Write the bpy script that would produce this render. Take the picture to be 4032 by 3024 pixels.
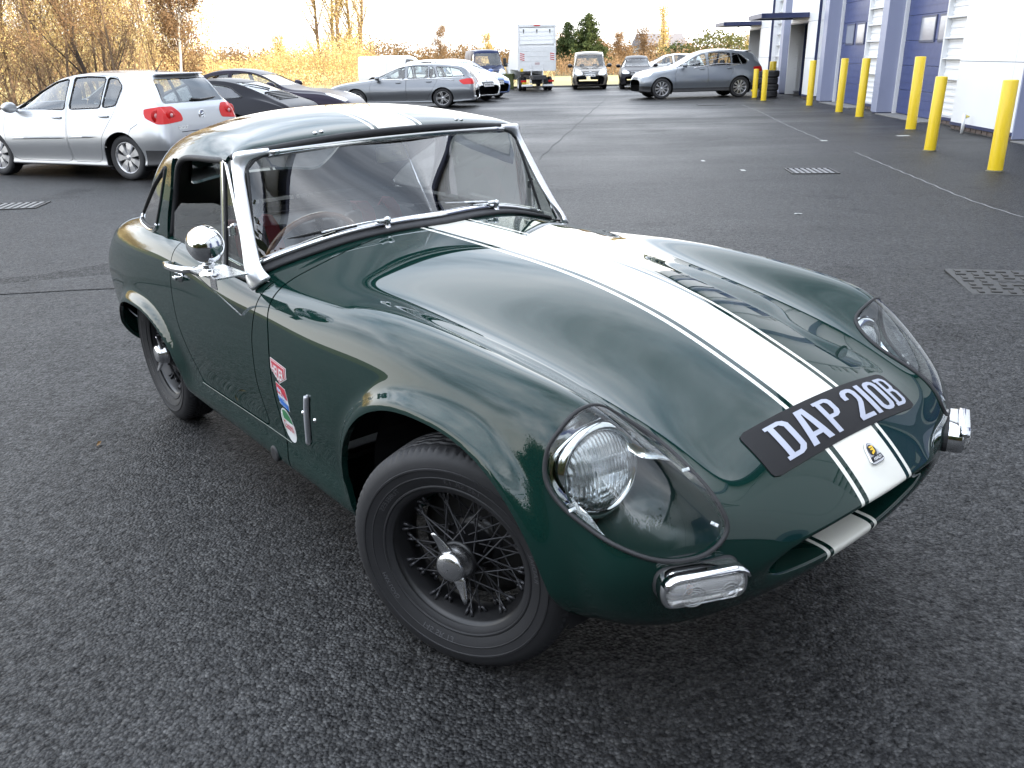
import bpy, bmesh, math, random
import numpy as np
from math import sin, cos, pi, radians
from mathutils import Vector, Matrix
from mathutils.bvhtree import BVHTree
from mathutils.geometry import tessellate_polygon

for _o in list(bpy.data.objects):
    bpy.data.objects.remove(_o)
scene = bpy.context.scene
COL = scene.collection

# ------------------------------------------------------------------ camera
CAM_Z = 1.57
PITCH, ROLL, F_PX, W_PX = 0.368185668, radians(-1.2), 3354.4, 4032.0
def view_axes(yaw, pitch, roll):
    f = np.array([cos(pitch)*cos(yaw), cos(pitch)*sin(yaw), -sin(pitch)])
    r = np.cross(f, [0, 0, 1.]); r /= np.linalg.norm(r); u = np.cross(r, f)
    return np.array([cos(roll)*r+sin(roll)*u, -sin(roll)*r+cos(roll)*u, f])
RW = view_axes(pi/2, PITCH, ROLL)
cd = bpy.data.cameras.new('camera'); cam = bpy.data.objects.new('camera', cd); COL.objects.link(cam)
cam.matrix_world = Matrix([[RW[0][i], RW[1][i], -RW[2][i], (0, 0, CAM_Z)[i]] for i in range(3)]+[[0, 0, 0, 1]])
cd.sensor_fit = 'HORIZONTAL'; cd.sensor_width = 36.0; cd.lens = 36.0*F_PX/W_PX
cd.clip_start = 0.05; cd.clip_end = 3000
scene.camera = cam

# ------------------------------------------------------------------ world, sun, exposure
SUN_EL, SUN_AZ = radians(20.5), radians(-42)          # azimuth of the direction TO the sun, from +x
world = bpy.data.worlds.new('World'); scene.world = world; world.use_nodes = True
nt = world.node_tree; nt.nodes.clear()
def wn(t, **k):
    n = nt.nodes.new(t)
    for a, b in k.items(): setattr(n, a, b)
    return n
out = wn('ShaderNodeOutputWorld'); bg = wn('ShaderNodeBackground'); sky = wn('ShaderNodeTexSky', sky_type='NISHITA')
sky.sun_disc = False; sky.sun_elevation = SUN_EL; sky.sun_rotation = pi/2-SUN_AZ
sky.air_density = 1.0; sky.dust_density = 1.5
tc = wn('ShaderNodeTexCoord'); sep = wn('ShaderNodeSeparateXYZ'); nt.links.new(tc.outputs['Generated'], sep.inputs[0])
# clouds are laid out on a flat ceiling: direction divided by its height
mz = wn('ShaderNodeMath', operation='MAXIMUM'); nt.links.new(sep.outputs[2], mz.inputs[0]); mz.inputs[1].default_value = 0.0
az = wn('ShaderNodeMath', operation='ADD'); nt.links.new(mz.outputs[0], az.inputs[0]); az.inputs[1].default_value = 0.16
dv = wn('ShaderNodeVectorMath', operation='DIVIDE'); cb = wn('ShaderNodeCombineXYZ')
for i in range(3): nt.links.new(az.outputs[0], cb.inputs[i])
nt.links.new(tc.outputs['Generated'], dv.inputs[0]); nt.links.new(cb.outputs[0], dv.inputs[1])
mp = wn('ShaderNodeMapping'); mp.inputs['Scale'].default_value = (.55, .8, .02); mp.inputs['Rotation'].default_value = (0, 0, .5); mp.inputs['Location'].default_value = (3.1, 1.7, 0)
nt.links.new(dv.outputs[0], mp.inputs[0])
nz = wn('ShaderNodeTexNoise'); nz.inputs['Scale'].default_value = 1.3; nz.inputs['Detail'].default_value = 8; nz.inputs['Roughness'].default_value = .58
nt.links.new(mp.outputs[0], nz.inputs['Vector'])
cr = wn('ShaderNodeValToRGB'); cr.color_ramp.elements[0].position = .27; cr.color_ramp.elements[1].position = .50
nt.links.new(nz.outputs[0], cr.inputs[0])
nz2 = wn('ShaderNodeTexNoise'); nz2.inputs['Scale'].default_value = 2.7; nz2.inputs['Detail'].default_value = 6
nt.links.new(mp.outputs[0], nz2.inputs['Vector'])
cr2 = wn('ShaderNodeValToRGB'); cr2.color_ramp.elements[0].position = .3; cr2.color_ramp.elements[1].position = .72
cr2.color_ramp.elements[0].color = ((12.0, 14.5, 18))+(1,); cr2.color_ramp.elements[1].color = ((27., 28., 30.))+(1,)
nt.links.new(nz2.outputs[0], cr2.inputs[0])
mixc = wn('ShaderNodeMixRGB'); nt.links.new(cr.outputs[0], mixc.inputs[0]); nt.links.new(sky.outputs[0], mixc.inputs[1]); nt.links.new(cr2.outputs[0], mixc.inputs[2])
# a bright veil of thin cloud all round the horizon
hz = wn('ShaderNodeMapRange'); hz.inputs[1].default_value = 0.06; hz.inputs[2].default_value = .40; hz.inputs[3].default_value = 1; hz.inputs[4].default_value = 0; hz.interpolation_type = 'SMOOTHSTEP'
nt.links.new(sep.outputs[2], hz.inputs[0])
mixh = wn('ShaderNodeMixRGB'); nt.links.new(hz.outputs[0], mixh.inputs[0]); nt.links.new(mixc.outputs[0], mixh.inputs[1]); mixh.inputs[2].default_value = (22., 22, 21.6)+(1,)
nt.links.new(mixh.outputs[0], bg.inputs['Color']); bg.inputs['Strength'].default_value = .09
nt.links.new(bg.outputs[0], out.inputs[0])
sd = bpy.data.lights.new('sun', 'SUN'); sun = bpy.data.objects.new('sun', sd); COL.objects.link(sun)
sd.energy = 5.0; sd.angle = radians(.5); sd.color = (1.0, .86, .64)
_d = Vector((cos(SUN_EL)*cos(SUN_AZ), cos(SUN_EL)*sin(SUN_AZ), sin(SUN_EL)))
sun.rotation_euler = _d.to_track_quat('Z', 'Y').to_euler()
vs = scene.view_settings; scene.display_settings.display_device = 'sRGB'
vs.view_transform = 'Standard'; vs.look = 'None'; vs.exposure = 0.82; vs.gamma = 1; vs.use_curve_mapping = False
scene.cycles.max_bounces = 10; scene.cycles.transparent_max_bounces = 24; scene.cycles.transmission_bounces = 10
scene.cycles.caustics_reflective = False; scene.cycles.caustics_refractive = False
scene.cycles.sample_clamp_indirect = 6.0; scene.cycles.use_denoising = True

# ------------------------------------------------------------------ materials
MATS = {}
def mat(name, col, rough=.5, metal=0., coat=0., spec=.5, coat_rough=.03, trans=0., ior=1.5, emit=None, alpha=1.):
    if name in MATS: return MATS[name]
    m = bpy.data.materials.new(name); m.use_nodes = True
    b = m.node_tree.nodes['Principled BSDF']
    b.inputs['Base Color'].default_value = tuple(col)+(1,)
    b.inputs['Roughness'].default_value = rough; b.inputs['Metallic'].default_value = metal
    b.inputs['Coat Weight'].default_value = coat; b.inputs['Coat Roughness'].default_value = coat_rough
    b.inputs['Specular IOR Level'].default_value = spec
    b.inputs['Transmission Weight'].default_value = trans; b.inputs['IOR'].default_value = ior
    b.inputs['Alpha'].default_value = alpha
    MATS[name] = m
    return m
class NT:
    """small helper to wire a material's nodes"""
    def __init__(s, m): s.t = m.node_tree; s.b = s.t.nodes.get('Principled BSDF')
    def n(s, typ, inputs=None, **k):
        x = s.t.nodes.new(typ)
        for a, b in k.items(): setattr(x, a, b)
        for a, b in (inputs or {}).items():
            if isinstance(b, bpy.types.NodeSocket): s.t.links.new(b, x.inputs[a])
            else: x.inputs[a].default_value = b
        return x
    def m(s, op, a, b=0., c=None, clamp=False):
        x = s.t.nodes.new('ShaderNodeMath'); x.operation = op; x.use_clamp = clamp
        for i, v in enumerate((a, b) if c is None else (a, b, c)):
            if isinstance(v, bpy.types.NodeSocket): s.t.links.new(v, x.inputs[i])
            else: x.inputs[i].default_value = v
        return x.outputs[0]
    def mix(s, f, a, b):
        x = s.t.nodes.new('ShaderNodeMixRGB')
        for i, v in enumerate((f, a, b)):
            if isinstance(v, bpy.types.NodeSocket): s.t.links.new(v, x.inputs[i])
            elif i == 0: x.inputs[0].default_value = v
            else: x.inputs[i].default_value = tuple(v)+(1,)
        return x.outputs[0]
    def ramp(s, f, stops):
        x = s.t.nodes.new('ShaderNodeValToRGB'); e = x.color_ramp.elements
        while len(e) < len(stops): e.new(.5)
        for q, (p, c) in zip(e, stops): q.position = p; q.color = tuple(c)+(1,) if hasattr(c, '__len__') else (c, c, c, 1)
        s.t.links.new(f, x.inputs[0]); return x.outputs[0]
    def noise(s, vec, scale, detail=4, rough=.5):
        return s.n('ShaderNodeTexNoise', {'Vector': vec, 'Scale': scale, 'Detail': detail, 'Roughness': rough}).outputs[0]
    def set(s, inp, v):
        if isinstance(v, bpy.types.NodeSocket): s.t.links.new(v, s.b.inputs[inp])
        else: s.b.inputs[inp].default_value = v
    def obj(s): return s.n('ShaderNodeTexCoord').outputs['Object']
    def bump(s, h, strength=.3, dist=.01):
        s.set('Normal', s.n('ShaderNodeBump', {'Height': h, 'Strength': strength, 'Distance': dist}).outputs[0])
def worn(name, col, rough=.5, metal=0., var=.25, scale=6., coat=0., bump=0., spec=.5):
    """material with soft uneven colour and gloss"""
    if name in MATS: return MATS[name]
    m = mat(name, col, rough, metal, coat, spec); N = NT(m); v = N.obj()
    f = N.noise(v, scale, 6, .6)
    N.set('Base Color', N.mix(f, [c*(1-var) for c in col], [min(1, c*(1+var)) for c in col]))
    g = N.noise(v, scale*3.1, 5, .6)
    N.set('Roughness', N.m('ADD', rough-.1, N.m('MULTIPLY', g, .2)))
    if bump: N.bump(N.noise(v, scale*20, 3), bump, .004)
    return m
def two_sided(name, m_front, back_col=(.02, .02, .022)):
    """paint outside, dark trim inside"""
    m = m_front; t = m.node_tree; o = t.nodes['Material Output']; b = t.nodes['Principled BSDF']
    g = t.nodes.new('ShaderNodeNewGeometry'); x = t.nodes.new('ShaderNodeMixShader'); d = t.nodes.new('ShaderNodeBsdfDiffuse')
    d.inputs[0].default_value = tuple(back_col)+(1,)
    t.links.new(g.outputs['Backfacing'], x.inputs[0]); t.links.new(b.outputs[0], x.inputs[1]); t.links.new(d.outputs[0], x.inputs[2]); t.links.new(x.outputs[0], o.inputs[0])
    return m

# ------------------------------------------------------------------ mesh helpers
def link(name, me, m=None, parent=None, smooth=True, mats=None):
    o = bpy.data.objects.new(name, me); COL.objects.link(o)
    for q in (mats or ([m] if m else [])): me.materials.append(q)
    if parent is not None: o.parent = parent
    return o
def mesh(name, V, F, m=None, parent=None, smooth=True, normals=None, mats=None, midx=None):
    me = bpy.data.meshes.new(name)
    V = np.asarray(V, float); 
    if isinstance(F, np.ndarray):
        n, k = F.shape
        me.vertices.add(len(V)); me.vertices.foreach_set('co', V.ravel())
        me.loops.add(n*k); me.loops.foreach_set('vertex_index', F.ravel().astype(np.int32))
        me.polygons.add(n); me.polygons.foreach_set('loop_start', np.arange(0, n*k, k, dtype=np.int32))
        me.update(calc_edges=True)
    else:
        me.from_pydata([tuple(v) for v in V], [], F); me.update()
    me.polygons.foreach_set('use_smooth', np.full(len(me.polygons), bool(smooth)))
    if midx is not None: me.polygons.foreach_set('material_index', np.asarray(midx, np.int32))
    me.validate()
    if normals is not None and len(me.vertices) == len(V):
        me.normals_split_custom_set_from_vertices([tuple(n) for n in normals])
    me.update()
    return link(name, me, m, parent, smooth, mats)
class MB:
    """collects shapes into one mesh"""
    def __init__(s): s.V = []; s.F = []; s.n = 0; s.I = []; s.mi = 0
    def add(s, V, F):
        V = np.asarray(V, float).reshape(-1, 3); s.V.append(V)
        for f in F: s.F.append(tuple(int(i)+s.n for i in f)); s.I.append(s.mi)
        s.n += len(V); return s
    def box(s, c, d, R=None, bev=0.):
        x, y, z = [q/2 for q in d]
        if bev <= 0:
            P = np.array([(a*x, b*y, e*z) for a in (-1, 1) for b in (-1, 1) for e in (-1, 1)], float)
            F = [(0, 1, 3, 2), (4, 6, 7, 5), (0, 4, 5, 1), (2, 3, 7, 6), (0, 2, 6, 4), (1, 5, 7, 3)]
        else:
            bm = bmesh.new(); bmesh.ops.create_cube(bm, size=1)
            for v in bm.verts: v.co = Vector((v.co.x*2*x, v.co.y*2*y, v.co.z*2*z))
            bmesh.ops.bevel(bm, geom=list(bm.edges), offset=bev, segments=2, affect='EDGES', profile=.6)
            bm.verts.index_update(); P = np.array([v.co[:] for v in bm.verts]); F = [[v.index for v in f.verts] for f in bm.faces]; bm.free()
        if R is not None: P = P@np.asarray(R, float).T
        return s.add(P+np.asarray(c, float), F)
    def tube(s, pts, r, n=8, cap=True, closed=False):
        P = np.asarray(pts, float); m = len(P); r = np.broadcast_to(np.asarray(r, float), (m,))
        T = np.gradient(P, axis=0) if not closed else (np.roll(P, -1, 0)-np.roll(P, 1, 0))
        T /= np.linalg.norm(T, axis=1)[:, None]+1e-12
        u = np.cross(T[0], [0, 0, 1.]); 
        if np.linalg.norm(u) < .2: u = np.cross(T[0], [1., 0, 0])
        u /= np.linalg.norm(u); V = []
        a = np.arange(n)/n*2*pi
        for i in range(m):
            u = u-T[i]*(u@T[i]); u /= np.linalg.norm(u)+1e-12; w = np.cross(T[i], u)
            V.append(P[i]+r[i]*(np.cos(a)[:, None]*u+np.sin(a)[:, None]*w))
        V = np.concatenate(V); F = []
        for i in range(m-(0 if closed else 1)):
            j = (i+1) % m
            for k in range(n): F.append((i*n+k, i*n+(k+1) % n, j*n+(k+1) % n, j*n+k))
        if cap and not closed: F.append(tuple(range(n-1, -1, -1))); F.append(tuple((m-1)*n+k for k in range(n)))
        return s.add(V, F)
    def sweep(s, pts, prof, up, closed=False, cap=True):
        """sweep a 2-D profile (side, up) along pts; up = one vector or one per point"""
        P = np.asarray(pts, float); m = len(P); U = np.broadcast_to(np.asarray(up, float), (m, 3)); pr = np.asarray(prof, float)
        T = np.gradient(P, axis=0) if not closed else (np.roll(P, -1, 0)-np.roll(P, 1, 0))
        T /= np.linalg.norm(T, axis=1)[:, None]+1e-12
        S = np.cross(T, U); S /= np.linalg.norm(S, axis=1)[:, None]+1e-12; U2 = np.cross(S, T)
        if pr.ndim == 2: pr = np.broadcast_to(pr, (m,)+pr.shape)
        n = pr.shape[1]
        V = (P[:, None]+pr[:, :, 0:1]*S[:, None]+pr[:, :, 1:2]*U2[:, None]).reshape(-1, 3); F = []
        for i in range(m-(0 if closed else 1)):
            j = (i+1) % m
            for k in range(n): F.append((i*n+k, j*n+k, j*n+(k+1) % n, i*n+(k+1) % n))
        if cap and not closed: F.append(tuple(range(n))); F.append(tuple((m-1)*n+k for k in range(n-1, -1, -1)))
        return s.add(V, F)
    def lathe(s, prof, n=32, axis='y', c=(0, 0, 0), cap=False):
        """prof = (radius, along-axis) pairs"""
        a = np.arange(n)/n*2*pi; V = []
        for r, h in prof:
            if axis == 'y': q = np.stack([r*np.cos(a), np.full(n, h), r*np.sin(a)], 1)
            elif axis == 'z': q = np.stack([r*np.cos(a), r*np.sin(a), np.full(n, h)], 1)
            else: q = np.stack([np.full(n, h), r*np.cos(a), r*np.sin(a)], 1)
            V.append(q)
        V = np.concatenate(V)+np.asarray(c, float); F = []
        for i in range(len(prof)-1):
            for k in range(n): F.append((i*n+k, (i+1)*n+k, (i+1)*n+(k+1) % n, i*n+(k+1) % n))
        if cap: F.append(tuple(range(n-1, -1, -1))); F.append(tuple((len(prof)-1)*n+k for k in range(n)))
        return s.add(V, F)
    def prism(s, poly, h0, h1, f=lambda a, b, h: (a, b, h)):
        n = len(poly); V = [f(a, b, h0) for a, b in poly]+[f(a, b, h1) for a, b in poly]
        F = [tuple(range(n-1, -1, -1)), tuple(range(n, 2*n))]+[(i, (i+1) % n, n+(i+1) % n, n+i) for i in range(n)]
        return s.add(V, F)
    def build(s, name, m=None, parent=None, smooth=False, mats=None, angle=None):
        V = np.concatenate(s.V); me = bpy.data.meshes.new(name); me.from_pydata(V.tolist(), [], s.F)
        if mats: me.polygons.foreach_set('material_index', np.asarray(s.I, np.int32))
        me.polygons.foreach_set('use_smooth', np.full(len(me.polygons), bool(smooth or angle)))
        bm = bmesh.new(); bm.from_mesh(me); bmesh.ops.recalc_face_normals(bm, faces=bm.faces); bm.to_mesh(me); bm.free()
        if angle: me.set_sharp_from_angle(angle=radians(angle))
        me.update()
        return link(name, me, m, parent, mats=mats)
def tag(o, label=None, cat=None, group=None, kind=None):
    if label: o['label'] = label
    if cat: o['category'] = cat
    if group: o['group'] = group
    if kind: o['kind'] = kind
    return o
def empty(name, loc=(0, 0, 0), rz=0., label=None, cat=None, group=None):
    o = bpy.data.objects.new(name, None); COL.objects.link(o); o.location = loc; o.rotation_euler = (0, 0, rz); o.empty_display_size = .1
    return tag(o, label, cat, group)
def copy_tree(o, parent=None):
    c = o.copy(); COL.objects.link(c)
    if parent is not None: c.parent = parent
    for ch in o.children: copy_tree(ch, c)
    return c
# ---- curved sheets: B-spline lofts that can be cut along any curve
def bspl(P, n, periodic):
    m = P.shape[0]
    def ext(C):
        if periodic: return np.concatenate([C[-1:], C, C[:2]])
        return np.concatenate([2*C[:1]-C[1:2], C, 2*C[-1:]-C[-2:-1]])
    C = P.copy()
    for _ in range(14):
        E = ext(C); C = C+.85*(P-(E[0:m]+4*E[1:m+1]+E[2:m+2])/6)
    E = ext(C); t = np.arange(n)/n
    w = np.stack([(1-t)**3, 3*t**3-6*t**2+4, -3*t**3+3*t**2+3*t+1, t**3], 1)/6
    res = np.concatenate([np.tensordot(w, E[i:i+4], axes=(1, 0)) for i in range(m if periodic else m-1)])
    return res if periodic else np.concatenate([res, P[-1:]])
def grid_normals(S, closed):
    du = np.gradient(S, axis=0)
    if closed: dv = np.roll(S, -1, 1)-np.roll(S, 1, 1)
    else: dv = np.gradient(S, axis=1)
    n = np.cross(du, dv); return n/(np.linalg.norm(n, axis=2)[:, :, None]+1e-12)
def grid_tris(ns, nv, closed):
    idx = np.arange(ns*nv).reshape(ns, nv); a = idx[:-1]; b = idx[1:]
    if closed: a2 = np.roll(a, -1, 1); b2 = np.roll(b, -1, 1)
    else: a2 = a[:, 1:]; b2 = b[:, 1:]; a = a[:, :-1]; b = b[:, :-1]
    q = np.stack([a, b, b2, a2], -1).reshape(-1, 4)
    return np.concatenate([q[:, [0, 1, 2]], q[:, [0, 2, 3]]])
class Sheet:
    """triangles with per-vertex columns: 0-2 position, 3-5 normal, 6.. parameters"""
    def __init__(s, A, T): s.A = A; s.T = T
    @property
    def V(s): return s.A[:, :3]
    def clean(s):
        u, inv = np.unique(s.T, return_inverse=True); return Sheet(s.A[u], inv.reshape(-1, 3))
    def sub(s, keep): return Sheet(s.A, s.T[keep]).clean()
    def clip(s, val):
        """the part where val >= 0, cut cleanly along val = 0"""
        val = np.where(np.abs(val) < 1e-7, 1e-7, val); T = s.T; A = s.A; ins = val[T] > 0; c = ins.sum(1)
        full = T[c == 3]; nv = len(A); newA = []; tris = [full]; keys = []; off = [nv]
        def cut(i, j):   # arrays of vertex ids on a cut edge -> key
            lo = np.minimum(i, j); hi = np.maximum(i, j); return lo.astype(np.int64)*nv+hi
        m1 = T[c == 1]; i1 = ins[c == 1]; m2 = T[c == 2]; i2 = ins[c == 2]
        if len(m1)+len(m2) == 0: return Sheet(A, full).clean()
        k1 = i1.argmax(1) if len(m1) else np.zeros(0, int); r = np.arange(len(m1))
        p = m1[r, k1]; q = m1[r, (k1+1) % 3]; w = m1[r, (k1+2) % 3]
        k2 = (~i2).argmax(1) if len(m2) else np.zeros(0, int); r2 = np.arange(len(m2))
        o = m2[r2, k2]; a = m2[r2, (k2+1) % 3]; b = m2[r2, (k2+2) % 3]
        K = np.concatenate([cut(p, q), cut(p, w), cut(o, a), cut(o, b)])
        uk, inv = np.unique(K, return_inverse=True); lo = (uk//nv).astype(int); hi = (uk % nv).astype(int)
        t = (val[lo]/(val[lo]-val[hi]))[:, None]; NA = A[lo]*(1-t)+A[hi]*t
        n1, n2 = len(m1), len(m2); e = inv.ravel()+nv
        pq, pw, oa, ob = e[:n1], e[n1:2*n1], e[2*n1:2*n1+n2], e[2*n1+n2:]
        tr = np.concatenate([full, np.stack([p, pq, pw], 1), np.stack([oa, a, b], 1), np.stack([oa, b, ob], 1)])
        return Sheet(np.concatenate([A, NA]), tr).clean()
    def boundary(s):
        E = np.concatenate([s.T[:, [0, 1]], s.T[:, [1, 2]], s.T[:, [2, 0]]]); n = len(s.A)
        k = np.minimum(E[:, 0], E[:, 1]).astype(np.int64)*n+np.maximum(E[:, 0], E[:, 1])
        u, i, c = np.unique(k, return_index=True, return_counts=True); return E[i[c == 1]]
    def thicken(s, depth, where=None, direction=None):
        """fold the free edges inward by depth so that they have a visible thickness"""
        E = s.boundary()
        if where is not None: w = where(s.A); E = E[w[E[:, 0]] & w[E[:, 1]]]
        if len(E) == 0: return s, None
        u = np.unique(E); mp = np.full(len(s.A), -1); mp[u] = np.arange(len(u))
        N = s.A[u, 3:6] if direction is None else -direction(s.A[u])
        V0 = s.A[u, :3]; V1 = V0-N*depth; n = len(u)
        F = np.stack([mp[E[:, 1]], mp[E[:, 0]], mp[E[:, 0]]+n, mp[E[:, 1]]+n], 1)
        return s, (np.concatenate([V0, V1]), F)
    def build(s, name, m, parent=None, lip=None, where=None, direction=None, shift=0., mats=None):
        V = s.V+s.A[:, 3:6]*shift; F = s.T; N = s.A[:, 3:6]
        if lip:
            _, L = s.thicken(lip, where, direction)
            if L is not None:
                LV, LF = L; n0 = len(V); k = len(LV)
                tri = np.concatenate([LF[:, [0, 1, 2]], LF[:, [0, 2, 3]]])
                fn = np.cross(LV[LF[:, 1]]-LV[LF[:, 0]], LV[LF[:, 3]]-LV[LF[:, 0]]); vn = np.zeros_like(LV)
                for c in range(4): np.add.at(vn, LF[:, c], fn)
                vn /= np.linalg.norm(vn, axis=1)[:, None]+1e-12
                V = np.concatenate([V, LV]); F = np.concatenate([F, tri+n0]); N = np.concatenate([N, vn])
        return mesh(name, V, F, m, parent, True, N, mats)
def sheet(S, closed, params):
    ns, nv = S.shape[:2]; N = grid_normals(S, closed)
    A = np.concatenate([S.reshape(-1, 3), N.reshape(-1, 3)]+[np.asarray(p, float).reshape(ns*nv, 1) for p in params], 1)
    return Sheet(A, grid_tris(ns, nv, closed))
def poly_sd(P, Q):
    """signed distance (inside > 0) of points P to polygon Q"""
    Q = np.asarray(Q, float); out = np.full(len(P), 1e9); ins = np.zeros(len(P), bool)
    for i in range(len(Q)):
        a = Q[i]; b = Q[(i+1) % len(Q)]; e = b-a; w = P-a
        t = np.clip((w@e)/(e@e+1e-15), 0, 1); d = np.hypot(*(w-t[:, None]*e).T); out = np.minimum(out, d)
        c = ((a[1] > P[:, 1]) != (b[1] > P[:, 1])); 
        with np.errstate(divide='ignore', invalid='ignore'):
            ins ^= c & (P[:, 0] < (b[0]-a[0])*(P[:, 1]-a[1])/(b[1]-a[1])+a[0])
    return np.where(ins, out, -out)
def rounded(Q, r, n=5):
    """polygon with rounded corners"""
    Q = [np.array(q, float) for q in Q]; o = []
    for i in range(len(Q)):
        a, b, c = Q[i-1], Q[i], Q[(i+1) % len(Q)]
        rr = min(r, .48*np.linalg.norm(a-b), .48*np.linalg.norm(c-b))
        p = b+(a-b)/np.linalg.norm(a-b)*rr; q = b+(c-b)/np.linalg.norm(c-b)*rr
        for t in np.linspace(0, 1, n): o.append((1-t)**2*p+2*t*(1-t)*b+t*t*q)
    return np.array(o)
def smooth_closed(P, n=8): return bspl(np.asarray(P, float), n, True)
def smooth_open(P, n=8): return bspl(np.asarray(P, float), n, False)
def text_mesh(txt, size=1., bold=0.):
    c = bpy.data.curves.new('t', 'FONT'); c.body = txt; c.size = size; c.offset = bold; c.resolution_u = 3
    o = bpy.data.objects.new('t', c); COL.objects.link(o); dg = bpy.context.evaluated_depsgraph_get()
    me = bpy.data.meshes.new_from_object(o.evaluated_get(dg)); V = np.array([v.co[:] for v in me.vertices]).reshape(-1, 3); F = [tuple(p.vertices) for p in me.polygons]
    bpy.data.objects.remove(o); bpy.data.curves.remove(c); bpy.data.meshes.remove(me)
    return V, F
def fit_text(txt, x0, x1, y0, y1, bold=0.):
    """2-D text stretched into a box"""
    V, F = text_mesh(txt, 1., bold); a = V[:, :2].min(0); b = V[:, :2].max(0)
    return np.stack([x0+(V[:, 0]-a[0])/(b[0]-a[0])*(x1-x0), y0+(V[:, 1]-a[1])/(b[1]-a[1])*(y1-y0)], 1), F
def tess(loops):
    """2-D loops (first outer, then holes) -> points, triangles"""
    P = [Vector((p[0], p[1], 0)) for L in loops for p in L]
    T = tessellate_polygon([[Vector((p[0], p[1], 0)) for p in L] for L in loops])
    return np.array([p[:2] for p in P]), [tuple(t) for t in T]
def dense(poly, step):
    o = []; n = len(poly)
    for i in range(n):
        a, b = np.array(poly[i], float), np.array(poly[(i+1) % n], float); k = max(1, int(np.linalg.norm(b-a)/step))
        o += [tuple(a+(b-a)*j/k) for j in range(k)]
    return o

def thin_glass(name, tint=(.9, .93, .92), base=.06, top=.85, power=4., rough=0.):
    if name in MATS: return MATS[name]
    m = bpy.data.materials.new(name); m.use_nodes = True; t = m.node_tree; t.nodes.remove(t.nodes['Principled BSDF']); N = NT(m)
    lw = N.n('ShaderNodeLayerWeight'); lw.inputs[0].default_value = .5
    f = N.m('ADD', base, N.m('MULTIPLY', top, N.m('POWER', lw.outputs['Facing'], power)), clamp=True)
    tr = N.n('ShaderNodeBsdfTransparent', {'Color': tuple(tint)+(1,)}); gl = N.n('ShaderNodeBsdfGlossy', {'Roughness': rough})
    mx = N.n('ShaderNodeMixShader', {0: f, 1: tr.outputs[0], 2: gl.outputs[0]})
    t.links.new(mx.outputs[0], t.nodes['Material Output'].inputs[0]); MATS[name] = m; return m
def gloss(name, col, rough=.3, coat=1., **k): return mat(name, col, rough, 0, coat, **k)
CHROME = mat('chrome', (.78, .79, .80), .06, 1.)
STEEL = worn('brushed_steel', (.62, .62, .63), .28, 1., .1, 30)
RUBBER = worn('black_rubber', (.018, .018, .020), .62, 0, .3, 30, bump=.12)
BLACK = mat('black_plastic', (.014, .014, .015), .4)
DARK = mat('dark_lining', (.010, .010, .011), .85, spec=.2)
SATIN = mat('satin_black_paint', (.012, .012, .013), .38)
def stack(mb, rings, cap0=True, cap1=True, closed=True):
    n = len(rings[0]); V = np.concatenate([np.asarray(r, float) for r in rings]); F = []
    for i in range(len(rings)-1):
        for k in range(n if closed else n-1): F.append((i*n+k, i*n+(k+1) % n, (i+1)*n+(k+1) % n, (i+1)*n+k))
    if cap0: F.append(tuple(range(n-1, -1, -1)))
    if cap1: F.append(tuple((len(rings)-1)*n+k for k in range(n)))
    return mb.add(V, F)
def rrect(w, h, r, n=5):
    return rounded([(-w/2, -h/2), (w/2, -h/2), (w/2, h/2), (-w/2, h/2)], r, n)
MIR = np.array([1, -1, 1.])
def ring_surface(rings, ns, nv):
    A = np.array(rings, float); full = np.concatenate([A, A[:, ::-1][:, 1:-1]*np.array([1, -1, 1])], 1)
    return bspl(bspl(full, ns, False).transpose(1, 0, 2), nv, True).transpose(1, 0, 2)
# ================================================================== GROUND
CAR_EYE = np.array([1.38904564, -1.55792677, 1.34555677]); RC = view_axes(2.47052502, 0.368185668, -0.0402919366)
CAR_ROT = RW.T@RC; CAR_POS = np.array([0, 0, CAM_Z])-CAR_ROT@CAR_EYE
CAR_M = Matrix([list(CAR_ROT[i])+[CAR_POS[i]] for i in range(3)]+[[0, 0, 0, 1]])
CAR_MID = CAR_POS+CAR_ROT@np.array([-.9, 0, 0])
def gz(x, y):
    """height of the yard: it falls away gently from the spot where the green car stands"""
    x = np.asarray(x, float); y = np.asarray(y, float); n = CAR_ROT[:, 2]
    p = CAR_POS[2]-(n[0]*(x-CAR_POS[0])+n[1]*(y-CAR_POS[1]))/n[2]
    d = np.hypot(x-CAR_MID[0], y-CAR_MID[1]); t = np.clip((d-2.3)/(9.0-2.3), 0, 1); w = 1-t*t*(3-2*t)
    return w*p
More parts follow.
